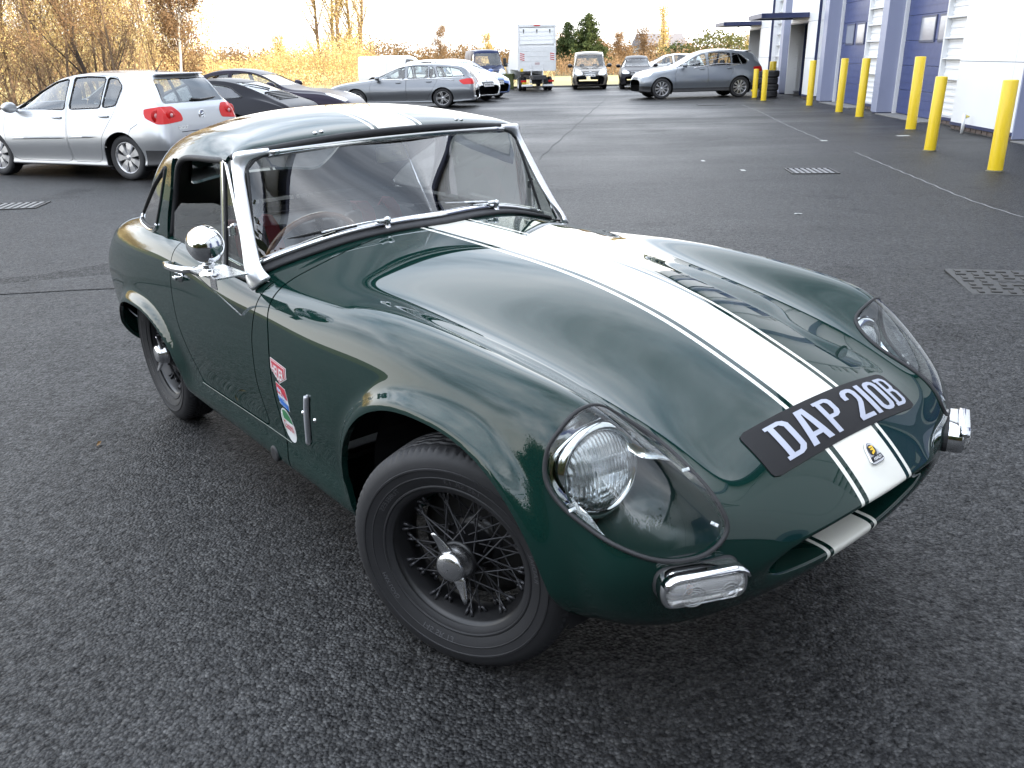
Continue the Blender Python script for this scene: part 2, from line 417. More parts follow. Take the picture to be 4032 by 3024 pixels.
def make_asphalt(name, dark=1., wet=1.):
    m = mat(name, (.05, .05, .052), .55, spec=.55); N = NT(m); v = N.obj()
    vo = N.n('ShaderNodeTexVoronoi', {'Vector': v, 'Scale': 118.}); vo2 = N.n('ShaderNodeTexVoronoi', {'Vector': v, 'Scale': 61., 'Randomness': 1.})
    big = N.noise(v, .22, 5, .55); mid = N.noise(v, 1.7, 5, .6); fine = N.noise(v, 420, 2, .6); sc = N.n('ShaderNodeMapping', {'Vector': v, 'Scale': (.12, .55, 1)}).outputs[0]
    streak = N.noise(sc, 1.0, 6, .6)
    stone = N.n('ShaderNodeSeparateXYZ', {0: vo.outputs['Color']}).outputs[0]
    c = N.ramp(stone, [(0, (.010*dark, .010*dark, .011*dark)), (.5, (.030*dark, .030*dark, .031*dark)), (.82, (.062*dark, .062*dark, .062*dark)), (1, (.105*dark, .104*dark, .10*dark))])
    pit = N.ramp(vo.outputs['Distance'], [(0, 1.), (.45, 1.), (.8, .45)])
    mul = N.n('ShaderNodeMixRGB', {0: 1., 1: c, 2: pit}); mul.blend_type = 'MULTIPLY'
    wetness = N.ramp(N.m('ADD', N.m('MULTIPLY', big, .55), N.m('MULTIPLY', streak, .45)), [(.42, 0.), (.60, 1.)])
    stain = N.m('MULTIPLY', N.ramp(N.noise(v, .75, 4, .6), [(.60, 1.), (.70, .72)]), N.ramp(N.noise(v, 2.3, 6, .7), [(.28, .80), (.42, 1.)]))
    tone = N.mix(wetness, (1.06, 1.06, 1.08), (.86, .86, .89)); t2 = N.ramp(N.m('ADD', N.m('MULTIPLY', mid, .4), N.m('ADD', N.m('MULTIPLY', N.noise(v, 13, 8, .8), .3), N.m('MULTIPLY', N.noise(v, 34, 3, .7), .3))), [(.38, .50), (.62, 1.45)])
    m2 = N.n('ShaderNodeMixRGB', {0: 1., 1: mul.outputs[0], 2: tone}); m2.blend_type = 'MULTIPLY'
    m3 = N.n('ShaderNodeMixRGB', {0: 1., 1: m2.outputs[0], 2: t2}); m3.blend_type = 'MULTIPLY'
    N.set('Base Color', m3.outputs[0])
    N.set('Roughness', N.m('SUBTRACT', N.m('ADD', .52, N.m('MULTIPLY', fine, .14)), N.m('MULTIPLY', N.m('MULTIPLY', wetness, N.ramp(N.m('MULTIPLY', N.n('ShaderNodeSeparateXYZ', {0: v}).outputs[1], .05), [(.5, .2), (.95, 1.)])), .20*wet)))
    sp1 = N.m('ADD', N.m('MULTIPLY', N.noise(v, 125, 3, .7), .40), N.m('ADD', N.m('MULTIPLY', N.noise(v, 48, 3, .7), .36), N.m('MULTIPLY', N.noise(v, 19, 5, .8), .24))); sp1 = N.m('ADD', sp1, N.m('MULTIPLY', N.m('SUBTRACT', stain, 1.), .16)); N.set('Specular IOR Level', N.ramp(sp1, [(.38, .03), (.5, .28*wet+.03), (.62, .95)]))
    h = N.m('ADD', N.m('MULTIPLY', N.m('MULTIPLY', vo.outputs['Distance'], -1.), .8), N.m('ADD', N.m('MULTIPLY', stone, .55), N.m('MULTIPLY', vo2.outputs['Distance'], -.5)))
    h = N.m('ADD', h, N.m('MULTIPLY', fine, .18))
    N.bump(h, .80, .0055)
    return m
ASPHALT = make_asphalt('wet_asphalt', .52)
def axis(breaks):
    o = []
    for a, b, st in breaks: o += list(np.arange(a, b-1e-6, st))
    return np.array(o+[breaks[-1][1]])
gx = axis([(-18, -8, 1), (-8, 8, .25), (8, 13, 1)]); gy = axis([(-30, -6, 2), (-6, 13, .25), (13, 46, 1.5)])
X, Y = np.meshgrid(gx, gy, indexing='ij'); Vg = np.stack([X, Y, gz(X, Y)], -1).reshape(-1, 3); nx_, ny_ = X.shape
idx = np.arange(nx_*ny_).reshape(nx_, ny_)
Q = np.stack([idx[:-1, :-1], idx[1:, :-1], idx[1:, 1:], idx[:-1, 1:]], -1).reshape(-1, 4)
tag(mesh('asphalt_yard', Vg, Q, ASPHALT), kind='structure')
GRASS = worn('winter_grass', (.085, .085, .028), .8, 0, .45, .8)
gr = MB(); gr.add([(-900, -400, -.10), (900, -400, -.10), (900, 1500, -.10), (-900, 1500, -.10)], [(0, 1, 2, 3)]); tag(gr.build('ground', GRASS), kind='structure')
def sheet_on_ground(name, poly, m, off, step=.3, kind='structure'):
    """a thin surface that follows the yard"""
    P, T = tess([dense(poly, step)]); V = np.array([(a, b, gz(a, b)+off) for a, b in P]); 
    return tag(mesh(name, V, T, m, None, False), kind=kind)
def strip_on_ground(name, pts, w, m, off):
    P = np.asarray(pts, float); t = np.gradient(P, axis=0); t /= np.linalg.norm(t, axis=1)[:, None]; n = np.stack([-t[:, 1], t[:, 0]], 1)
    w = np.broadcast_to(w, (len(P),))[:, None]; L = P+n*w/2; R = P-n*w/2; k = len(P)
    V = [(a, b, gz(a, b)+off) for a, b in np.concatenate([L, R])]
    return tag(mesh(name, V, [(i, k+i, k+i+1, i+1) for i in range(k-1)], m, None, False), kind='structure')
PATCH = make_asphalt('patch_asphalt', .40, .5)
rnd = random.Random(3)
edge_ = [(-2.75+.02*rnd.uniform(-1, 1), 5.95)]
pp = [(-2.92, 5.62), (-1.9, 5.55), (-1.0, 5.6), (-.6, 6.6), (-2.6, 7.1), (-3.45, 6.25), (-6.0, 5.7), (-6.0, 5.3), (-4.2, 5.6)] if 1 else [(-13, 9.2), (-9, 8.2), (-6, 7.3), (-4.05, 6.70), (-3.4, 6.35), (-2.86, 6.0), (-2.2, 5.72), (-1.2, 5.5), (0, 5.6), (.2, 8.6), (-3, 9.6), (-8, 10.6), (-13, 11.2)]
sheet_on_ground('tarmac_patch', pp, PATCH, .004)
CHALK = mat('faded_line', (.20, .20, .20), .8)
wob = lambda P, a, s: [(p[0]+a*sin(i*s), p[1]) for i, p in enumerate(P)]
strip_on_ground('painted_line', wob(smooth_open([(7.28, 27.57), (6.9, 24.2), (6.30, 20.2), (5.79, 16.11)], 12), .012, 2.1), .026, CHALK, .004)
strip_on_ground('painted_line', wob(smooth_open([(5.62, 14.17), (5.38, 12.3), (5.2, 10.8), (4.99, 9.21), (4.8, 7.6)], 12), .010, 1.7), .022, CHALK, .004)
SEAM = mat('tar_joint', (.026, .026, .027), .65, spec=.25)
strip_on_ground('tarmac_joint', wob(smooth_open([(4.2, 36.3), (3.2, 30.2), (2.35, 25.2), (1.56, 20.4), (.9, 16.5), (.5, 14)], 8), .02, 1.3), .022, SEAM, .004)
# little square road studs / marker tiles
TILE = mat('marker_paint', (.45, .45, .43), .7)
for (a, b), w in (((7.50, 16.69), .24), ((5.79, 16.08), .12), ((3.0, 13.4), .05), ((3.3, 12.2), .06)):
    sheet_on_ground('painted_mark', [(a-w/2, b-.06), (a+w/2, b-.08), (a+w/2, b+.06), (a-w/2, b+.07)], TILE, .0045)
# gratings and covers
IRON = worn('cast_iron', (.05, .049, .047), .5, .4, .3, 20); IRON2 = worn('galvanised_grate', (.22, .22, .225), .5, .5, .25, 15); CONC = worn('concrete', (.20, .197, .19), .75, 0, .2, 8, bump=.2)
def grating(x, y, w, d, rz, label, nbar=9, m=IRON2):
    r = empty('drain_grating', (x, y, float(gz(x, y))+.006), rz, label, 'drain', 'drain gratings in the yard'); mb = MB()
    for sx in (-1, 1): mb.box((sx*w/2, 0, 0), (.03, d, .012))
    for sy in (-1, 1): mb.box((0, sy*(d/2-.015), 0), (w-.03, .03, .012))
    mb.build('frame', IRON, r)
    mb = MB(); mb.box((0, 0, -.004), (w-.03, d-.06, .002)); mb.build('sump', DARK_, r)
    p = None
    for i in range(nbar):
        a = -w/2+.03+(w-.06)*(i+.5)/nbar
        if p is None:
            mb = MB(); mb.box((0, 0, .001), ((w-.06)/nbar*.55, d-.06, .010), None, .002); p = mb.build('bar', m, r); c = p
        else: c = p.copy(); COL.objects.link(c)
        c.location = (a, 0, 0)
    return r
DARK_ = mat('drain_dark', (.006, .006, .006), .8)
grating(4.18, 11.96, .60, .58, radians(-6), 'pale metal drain grating in the open tarmac left of the yellow bollards', 7)
grating(6.38, 27.92, .8, .6, radians(-4), 'far dark drain grating flush in the tarmac in front of the parked silver SUV', 8, IRON)
grating(-5.87, 10.32, .56, .50, radians(8), 'pale drain grating near the left picture edge below the silver hatchback', 6, CONC)
r = empty('manhole_cover', (3.0, 4.93, float(gz(3.0, 4.93))+.006), radians(-12), 'dark iron manhole cover with chequered blocks by the green car on its right', 'manhole cover'); mb = MB(); mb.box((0, 0, 0), (.62, .62, .012), None, .003); mb.build('frame', IRON, r)
IRON3 = worn('worn_iron', (.036, .034, .031), .48, .3, .3, 12); p = None
for i in range(7):
    for j in range(7):
        if 2 <= i <= 4 and j == 3: continue
        if p is None: mb = MB(); mb.box((0, 0, .008), (.058, .030, .008), None, .003); p = mb.build('raised_block', IRON3, r); c = p
        else: c = p.copy(); COL.objects.link(c)
        c.location = (-.25+i*.0833, -.25+j*.0833, 0); c.rotation_euler = (0, 0, radians(0 if (i+j) % 2 else 90))
P_, F_ = fit_text('SW', -.09, .09, -.03, .03, .01); mesh('cover_lettering', [(a, b, .009) for a, b in P_], F_, IRON3, r, False)
# leaves and scraps of litter on the tarmac
LEAF = mat('dead_leaf', (.16, .09, .03), .7); WHITE_SCRAP = mat('paper_scrap', (.6, .6, .58), .7)
for i, (a, b, s, m, lb, ct) in enumerate([(-1.98, 4.68, .035, LEAF, 'brown dead leaf on the tarmac behind the green car', 'leaf'), (-1.6, 3.0, .018, LEAF, 'tiny brown leaf on the tarmac beside the rear wire wheel', 'leaf'), (-3.3, 7.9, .03, WHITE_SCRAP, 'white paper scrap on the darker tarmac behind the green car', 'litter'), (2.75, 8.1, .05, WHITE_SCRAP, 'pale scrap on the tarmac beyond the left headlamp', 'litter')]):
    V = [(a+s*q*cos(.5+i)-s*.4*w*sin(.5+i), b+s*q*sin(.5+i)+s*.4*w*cos(.5+i), float(gz(a, b))+.004+h) for q, w, h in [(-1, 0, 0), (-.3, -1, .003), (.5, -.8, .008), (1.1, .1, .004), (.4, .9, .009), (-.4, .8, .002)]]
    o = mesh('fallen_leaf' if ct == 'leaf' else 'paper_scrap', V, [(0, 1, 2, 3, 4, 5)], m, None, False); tag(o, lb, ct)

# ================================================================== BUILDING on the right
BF = np.array([10.29, 33.26, 0.]); BD = np.array([-.0851889, -.99636482, 0.]); BN = np.array([-.99636482, .0851889, 0.])
def bp_(t, o, z): return BF+BD*t+BN*o+np.array([0, 0, z])
BR = np.stack([BD, BN, [0, 0, 1.]], 1)
bld = empty('industrial_unit', tuple(bp_(0, 0, 0)), 0, 'white clad industrial unit with blue roller doors and lavender columns along the right', 'building')
BW = np.linalg.inv(np.eye(3))
def bbox(mb, t0, t1, o0, o1, z0, z1, bev=0.):
    c = bp_((t0+t1)/2, (o0+o1)/2, (z0+z1)/2)-BF; return mb.box(c, (abs(t1-t0), abs(o1-o0), abs(z1-z0)), BR, bev)
WHITEC = worn('white_cladding', (.80, .81, .82), .38, 0, .05, .9); LAV = worn('lavender_steel', (.29, .315, .43), .40, 0, .06, 1.5); NAVY = worn('navy_trim', (.020, .028, .085), .4, 0, .1, 3); BLUEDOOR = worn('blue_door', (.052, .072, .19), .38, 0, .08, 2)
GREYGL = thin_glass('translucent_pane', (.55, .58, .62), .14, .8, 3); BRICK = worn('plinth_brick', (.10, .075, .065), .8, 0, .35, 12); JOINTM = mat('mortar', (.16, .155, .15), .9); ALU = mat('white_frame', (.70, .71, .72), .35)
H = 10.4; BASE = .13
mb = MB(); bbox(mb, -7.9, 60, -14, -.62, 0, H); mb.build('core_wall', worn('pale_core', (.62, .63, .64), .5, 0, .05, 1), bld)
mb = MB(); bbox(mb, -8.2, 60.3, -14.2, .35, H, H+.35); mb.build('roof', NAVY, bld)
def panels(t0, t1, o, name='cladding_panel', depth=None, zs=(BASE, 1.29, 2.42, 3.55, 4.7, H)):
    """flat cladding sheets with open joints"""
    for z0, z1 in zip(zs[:-1], zs[1:]):
        mb = MB(); bbox(mb, t0+.004, t1-.004, o-(depth or .62+o), o, z0+.005, z1-.005, .004); mb.build(name, WHITEC, bld)
    mb = MB(); bbox(mb, t0, t1, o-.10, o-.012, BASE, H); mb.build('joint_backing', NAVY, bld)
    mb = MB(); bbox(mb, t0, t1, o-.08, o+.012, BASE-.035, BASE+.02); mb.build('base_trim', NAVY, bld)
bricks = None
def plinth(t0, t1, o):
    global bricks
    mb = MB(); bbox(mb, t0, t1, o-.3, o-.032, -.02, BASE-.035); mb.build('plinth', JOINTM, bld)
    n = int((t1-t0)/.225)
    for i in range(n):
        a = t0+(i+.5)*(t1-t0)/n
        if bricks is None: mb = MB(); mb.box((0, 0, 0), (.212, .03, .066), BR, .004); bricks = mb.build('brick', BRICK, bld); c = bricks
        else: c = bricks.copy(); COL.objects.link(c)
        c.location = bp_(a, o-.025, .052)-BF
def column(t0, t1):
    mb = MB(); bbox(mb, t0, t1, -.60, 0, .04, H, .006); mb.build('column', LAV, bld)
    mb = MB(); bbox(mb, t0+.02, t1-.02, -.56, -.04, -.02, .05); mb.build('column_base', NAVY, bld)
def ladder(t0, t1, o=-.30):
    """ribbed sheet with deep horizontal rails"""
    mb = MB(); bbox(mb, t0, t1, -.62, o-.05, BASE, H); mb.build('ribbed_sheet', WHITEC, bld)
    p = None
    for z in np.arange(BASE+.07, 3.6, .135):
        if p is None: mb = MB(); mb.box((0, 0, 0), (t1-t0, .022, .05), BR, .006); p = mb.build('sheet_rib', WHITEC, bld); c = p
        else: c = p.copy(); COL.objects.link(c)
        c.location = bp_((t0+t1)/2, o-.045, z)-BF
    p = None
    for z in np.arange(.92, 6, .405):
        if p is None: mb = MB(); mb.box((0, 0, 0), (t1-t0, .10, .030), BR, .004); p = mb.build('rail', ALU, bld); c = p
        else: c = p.copy(); COL.objects.link(c)
        c.location = bp_((t0+t1)/2, o, z)-BF
    mb = MB(); bbox(mb, t0-.01, t0+.06, -.6, o+.06, .05, H, .004); mb.build('corner_post', ALU, bld)
    mb = MB(); bbox(mb, t0, t1, o-.2, o+.02, BASE-.035, BASE+.02); mb.build('base_trim', NAVY, bld)
    plinth(t0, t1, o+.02)
def door(t0, t1, wins, o=-.46, full=True):
    d = None
    for i, z in enumerate(np.arange(.03, 4.4, .56)):
        mb = MB(); bbox(mb, t0+.07, t1-.07, o-.05, o, z+.004, z+.556, .006)
        for q in (.18, .37): bbox(mb, t0+.09, t1-.09, o-.004, o+.006, z+q, z+q+.012)
        mb.build('door_section', BLUEDOOR, bld)
    for a, b in wins:
        mb = MB(); bbox(mb, a-.05, b+.05, o, o+.022, 1.66, 2.24, .006); f = mb.build('door_window', mat('window_frame_grey', (.06, .07, .12), .4), bld)
        mb = MB(); bbox(mb, a, b, o+.012, o+.026, 1.71, 2.19); mb.build('pane', mat('dusty_acrylic', (.30, .32, .37), .12, 0, .5), f)
    for a, b in ((t0, t0+.08), (t1-.09, t1)):
        mb = MB(); bbox(mb, a, b, o-.12, o+.08, 0, 4.6, .004); mb.build('door_jamb', ALU, bld)
    mb = MB(); bbox(mb, t0, t1, o-.1, o+.09, 4.5, H); mb.build('door_header', WHITEC, bld)
    mb = MB(); bbox(mb, t0, t1, o-.1, .02, -.02, .02); mb.build('door_sill', CONC, bld)
def ped(t0, t1):
    """recessed entrance with a canopy"""
    mb = MB(); bbox(mb, t0-.03, t0, -.60, 0, .04, 2.42); mb.build('entrance_reveal', WHITEC, bld)
    mb = MB(); bbox(mb, t0, t1, -.62, -.56, 0, 2.4); e = mb.build('entrance_door', mat('dark_glazed_door', (.010, .012, .018), .08, 0, .6), bld)
    for a in (t0+.01, (t0+t1)/2, t1-.06): mb = MB(); bbox(mb, a, a+.06, -.56, -.50, 0, 2.4); mb.build('door_frame', NAVY, e)
    mb = MB(); bbox(mb, t0, t1, -.62, 0, 2.4, H); mb.build('cladding_panel', WHITEC, bld)
    mb = MB(); bbox(mb, t0-.05, t1+.05, -.1, .01, 2.385, 2.43); mb.build('entrance_trim', NAVY, bld)
    mb = MB(); bbox(mb, t0+.2, t1+.1, .01, 1.50, 2.60, 2.66); bbox(mb, t0+.18, t1+.12, 1.44, 1.56, 2.55, 2.70, .01); bbox(mb, t1+.02, t1+.12, .01, 1.5, 2.55, 2.70); bbox(mb, t0+.18, t0+.26, .01, 1.5, 2.55, 2.70); mb.build('canopy', NAVY, bld)
ped(-7.9, -5.4); panels(-5.4, -3.3, 0); plinth(-5.4, -3.3, 0); ladder(-3.3, -1.35); column(-1.35, -.9); ladder(-.9, .2)
ped(.2, 2.73); panels(2.73, 3.95, 0); plinth(2.73, 3.95, 0); ladder(3.95, 4.72)
column(4.72, 5.17); door(5.17, 8.35, [(5.75, 6.45), (6.8, 7.45)]); ladder(8.35, 10.27); column(10.27, 10.72); door(10.72, 13.75, [(11.80, 12.62), (12.92, 13.5)]); ladder(13.75, 15.39)
panels(15.39, 17.71, 0); panels(17.71, 18.05, 0); plinth(15.39, 18.05, 0)
mb = MB(); bbox(mb, 18.05, 18.09, -.60, 0, .04, H); mb.build('column', LAV, bld)
t = 18.09
while t < 52:
    door(t, t+3.2, [(t+.6, t+1.3), (t+1.7, t+2.4)]); ladder(t+3.2, t+4.4); panels(t+4.4, t+9.2, 0); plinth(t+4.4, t+9.2, 0); column(t+9.2, t+9.65); t += 9.65
mb = MB(); bbox(mb, 11.72, 11.98, -.46, -.42, .42, .56, .01); mb.build('socket_box', mat('socket_black', (.012, .012, .013), .4), bld)
# downpipe stub on the near wall
r = empty('water_pipe', tuple(bp_(16.4, .16, 0)), 0, 'short white standpipe beside the near white wall behind the last bollards', 'pipe'); mb = MB(); mb.tube([(0, 0, -.02), (0, 0, .36)], .03, 12); mb.build('pipe', ALU, r, True)
mb = MB(); mb.tube([(0, 0, .31), (.09, -.01, .31)], .018, 8); mb.tube([(.02, 0, .31), (.05, 0, .31)], .034, 8); mb.build('tap', mat('yellow_valve', (.65, .55, .12), .4), r, True)
# ------------------------------------------------------------------ yellow bollards
YEL = worn('yellow_powder_coat', (.74, .52, .012), .38, 0, .10, 3.5, coat=.2)
SCUFF = mat('scuff', (.10, .09, .05), .7)
for x_, y_, h_, r_, lb in ((6.51, 11.60, 1.15, .0935, 'yellow bollard at the right picture edge, nearest and largest of all'), (6.81, 14.12, 1.13, .088, 'yellow bollard standing next to the white standpipe'), (8.19, 17.92, 1.39, .10, 'tall yellow bollard in front of the blue door with two windows'),
    (8.56, 21.56, 1.34, .094, 'yellow bollard in front of the ribbed white strip between two lavender columns'), (8.74, 23.40, 1.33, .092, 'yellow bollard with worn paint at mid height before the second lavender column'), (8.96, 26.40, 1.26, .092, 'yellow bollard alone left of the lavender columns beside the entrance door'),
    (8.48, 29.50, .97, .090, 'slim yellow bollard right beside the stack of tyres'), (8.73, 31.50, .96, .090, 'slim yellow bollard touching the tail of the silver SUV in view'), (9.76, 33.1, 1.18, .12, 'yellow bollard rising behind the stack of tyres'), (10.05, 36.4, 1.12, .11, 'farthest yellow bollard, half hidden behind the silver SUV tail')):
    b = empty('bollard', (x_, y_, float(gz(x_, y_))), rnd.uniform(0, 6), lb, 'bollard', 'yellow bollards along the building')
    b.rotation_euler = (rnd.uniform(-.012, .012), rnd.uniform(-.012, .012), b.rotation_euler[2])
    mb = MB(); mb.lathe([(r_, -.03), (r_, h_-.012), (r_-.004, h_-.004), (r_-.012, h_), (.001, h_+.004)], 32, 'z'); mb.build('post', YEL, b, True, angle=50)
    mb = MB(); mb.lathe([(r_+.018, -.01), (r_+.016, .010), (r_+.001, .018)], 24, 'z'); mb.build('base_collar', SCUFF, b, True)

# ================================================================== TREES AND PLANTS
def seg_mesh(segs, k=4):
    """many tapered sticks in one mesh: rows of p0, p1, r0, r1"""
    S_ = np.array(segs, float); p0 = S_[:, 0:3]; p1 = S_[:, 3:6]; d = p1-p0; L = np.linalg.norm(d, axis=1)[:, None]; d = d/(L+1e-9)
    ref = np.where(np.abs(d[:, 2:3]) > .9, np.array([[1., 0, 0]]), np.array([[0, 0, 1.]])); u = np.cross(d, ref); u /= np.linalg.norm(u, axis=1)[:, None]; w = np.cross(d, u)
    a = np.arange(k)/k*2*pi; c = np.cos(a)[None, :, None]; s = np.sin(a)[None, :, None]
    ringd = c*u[:, None]+s*w[:, None]
    A = p0[:, None]+ringd*S_[:, 6][:, None, None]; B = p1[:, None]+ringd*S_[:, 7][:, None, None]
    V = np.concatenate([A, B], 1).reshape(-1, 3); n = len(S_); base = (np.arange(n)*2*k)[:, None, None]; i = np.arange(k); j = (i+1) % k
    F = (np.stack([i, j, j+k, i+k], 1)[None]+base).reshape(-1, 4)
    return V, F
def leaf_quads(rs, P, size, spread, per, droop=.0):
    """small bent leaf faces scattered about points P"""
    n = len(P)*per; c = np.repeat(np.asarray(P, float), per, 0)+rs.normal(0, spread, (n, 3)); q = rs.normal(0, 1, (n, 3)); q /= np.linalg.norm(q, axis=1)[:, None]; r = rs.normal(0, 1, (n, 3)); r = np.cross(q, r); r /= np.linalg.norm(r, axis=1)[:, None]
    s = size*rs.uniform(.5, 1.4, (n, 1)); V = np.stack([c-q*s, c+r*s*.45, c+q*s, c-r*s*.45], 1).reshape(-1, 3)
    return V, np.arange(n*4).reshape(-1, 4)
def grow(seed, H, r, levels=3, branch=9, lean=.0, up=.55, spread=.34, first=.12, taper=.25, wob=.05):
    rs = np.random.RandomState(seed); segs = []; tips = []
    def limb(p, d, L, r0, lev, n):
        pts = [np.array(p, float)]; d = np.array(d, float)
        for i in range(n):
            d = d+rs.normal(0, wob*(1+lev*.8), 3)+np.array([0, 0, .05*lev]); d /= np.linalg.norm(d); pts.append(pts[-1]+d*L/n)
        for i in range(n):
            a, b = 1-(1-taper)*i/n, 1-(1-taper)*(i+1)/n; segs.append(np.concatenate([pts[i], pts[i+1], [r0*a, r0*b]]))
        if lev >= levels-1:
            tips.append(pts[-1]); tips.append(pts[n//2])
            return
        nb = branch if lev == 0 else max(3, branch//2)
        for k in range(nb):
            f = first+(1-first)*(k+rs.uniform(0, 1))/nb if lev == 0 else .2+.8*(k+rs.uniform(0, 1))/nb
            i = min(n-1, int(f*n)); q = pts[i]+(pts[i+1]-pts[i])*(f*n-i); ang = rs.uniform(0, 2*pi); dd = (pts[i+1]-pts[i]); dd /= np.linalg.norm(dd)
            side = np.array([cos(ang), sin(ang), 0]); nd = dd*up+side*(1-up)*1.3+np.array([0, 0, .12]); nd /= np.linalg.norm(nd)
            limb(q, nd, L*spread*(1.15-.6*f)*rs.uniform(.7, 1.25), r0*(1-(1-taper)*f)*.42, lev+1, 4)
        if lev > 0: tips.append(pts[-1])
    limb((0, 0, -.1), (lean, lean*.2, 1), H, r, 0, 9)
    return np.array(segs), np.array(tips), rs
BARK = worn('grey_brown_bark', (.17, .11, .065), .85, 0, .35, 8); BARKD = worn('dark_bark', (.06, .042, .03), .85, 0, .35, 8); BARKP = worn('pale_birch_bark', (.50, .46, .40), .7, 0, .3, 6)
def leaf_mat(name, a, b):
    m = mat(name, a, .7); N = NT(m); g = N.n('ShaderNodeNewGeometry'); N.set('Base Color', N.mix(N.n('ShaderNodeTexWhiteNoise', {'Vector': N.n('ShaderNodeVectorMath', {0: N.obj(), 1: (3.1, 3.1, 3.1)}, operation='MULTIPLY').outputs[0]}).outputs[0] if 0 else g.outputs['Random Per Island'], a, b)); N.set('Specular IOR Level', .15)
    t = m.node_tree; tr = N.n('ShaderNodeBsdfTranslucent', {'Color': tuple((x+y)/2 for x, y in zip(a, b))+(1,)}); mx = N.n('ShaderNodeMixShader', {0: .3, 1: N.b.outputs[0], 2: tr.outputs[0]}); t.links.new(mx.outputs[0], t.nodes['Material Output'].inputs[0]); return m
GOLD = leaf_mat('golden_leaf', (.74, .58, .26), (.55, .40, .16)); RUST = leaf_mat('rusty_leaf', (.34, .215, .115), (.22, .135, .07)); CONIF = leaf_mat('conifer_needles', (.045, .070, .028), (.095, .115, .04)); OLIVE = leaf_mat('olive_leaf', (.16, .15, .05), (.10, .11, .04)); STRAW = leaf_mat('straw', (.78, .66, .36), (.62, .48, .22)); TWIG = worn('tan_twig', (.32, .205, .11), .8, 0, .3, 8)
def make_tree(name, seed, H, r, leaf, bark, per=5, size=.05, spr=.12, crown='crown', tmin=.0045, **k):
    segs, tips, rs = grow(seed, H, r, **k); o = empty(name)
    thick = segs[:, 6] > r*.13; V, F = seg_mesh(segs[thick], 6); mesh('trunk', V, F, bark, o)
    V, F = seg_mesh(np.concatenate([segs[~thick][:, :6], np.maximum(segs[~thick][:, 6:], tmin)], 1), 3); mesh('twigs', V, F, TWIG if bark is not BARKD else bark, o)
    if per: V, F = leaf_quads(rs, tips, size, spr, per); mesh(crown, V, F, leaf, o, False)
    return o
def plant(proto, x, y, rz, s, label, group, first):
    o = proto if first else copy_tree(proto); o.location = (x, y, -.10); o.rotation_euler = (0, 0, rz); o.scale = (s, s, s); return tag(o, label, 'tree', group)
rs0 = np.random.RandomState(11)
protos = [make_tree('bare_tree', 21, 6.0, .040, RUST, BARK, 2, .026, .12, branch=17, first=.10, levels=4, spread=.27, up=.64), make_tree('bare_tree', 22, 6.5, .045, GOLD, BARK, 2, .026, .14, branch=16, first=.12, levels=4, spread=.28, up=.66), make_tree('bare_tree', 23, 5.2, .036, RUST, BARK, 2, .026, .12, branch=16, first=.06, levels=4, spread=.30, up=.60), make_tree('bare_tree', 24, 7.0, .04, GOLD, BARK, 2, .026, .12, branch=18, first=.10, levels=4, spread=.24, up=.66)]
used = set(); T_LAB = ['slender bare tree with rusty leaf remnants in the thicket behind the silver hatchback', 'slender bare tree with golden leaf remnants in the thicket behind the silver hatchback', 'low spreading bare tree with rusty leaf remnants in the thicket behind the silver hatchback', 'tall thin bare tree with golden leaf remnants in the thicket behind the silver hatchback']
spots = []
for i in range(40):
    y_ = rs0.uniform(20.5, 38); f0, f1 = -.66, -.345; x_ = (f0+(f1-f0)*((i*.618) % 1))*y_*1.0-1.0; spots.append((x_, y_))
for i, (x_, y_) in enumerate(spots):
    k = i % 4; plant(protos[k], x_, y_, rs0.uniform(0, 6), rs0.uniform(.8, 1.2), T_LAB[k], 'thin bare trees of the left thicket', k not in used); used.add(k)
# single trees one can pick out
o = make_tree('leaning_tree', 31, 5.0, .07, RUST, BARKD, 2, .03, .12, lean=-.12, branch=9, spread=.50, up=.55, levels=4); o.location = (-9.6, 21.5, -.1); o.rotation_euler = (0, 0, .4); tag(o, 'dark branching tree with long low limbs just behind the hatchback roof aerial', 'tree')
o = make_tree('birch_tree', 32, 6.0, .06, RUST, BARKP, 5, .05, .14, branch=14, spread=.22, up=.62, first=.35, levels=4); o.location = (-10.9, 30.5, -.1); tag(o, 'pale stemmed birch with rusty top at the right end of the left thicket', 'tree')
o = make_tree('rusty_tree', 33, 5.4, .07, RUST, BARK, 4, .045, .20, branch=16, spread=.26, levels=4); o.location = (-11.4, 32.5, -.1); tag(o, 'rust coloured bushy tree right beside the pale stemmed birch', 'tree')
for i, (px_, y_, H_, ln, lb) in enumerate([(-13.6, 75, 15, .0, 'left tall poplar trunk of the poplar clump on the skyline'), (-12.8, 76, 16, .02, 'second tall poplar trunk of the clump on the skyline'), (-14.6, 78, 14, -.02, 'slim poplar trunk standing back behind the poplar clump'), (-11.9, 74, 15, .10, 'leaning poplar trunk at the right of the clump on the skyline'), (-15.6, 77, 13, .01, 'leftmost thin poplar trunk of the clump on the skyline')]):
    o = make_tree('poplar_tree', 40+i, H_, .16, GOLD, BARK, 1, .06, .3, branch=24, spread=.17, up=.66, first=.06, levels=4, tmin=.016, lean=ln, wob=.02); o.location = (px_, y_, -.1); tag(o, lb, 'tree', 'tall poplars')
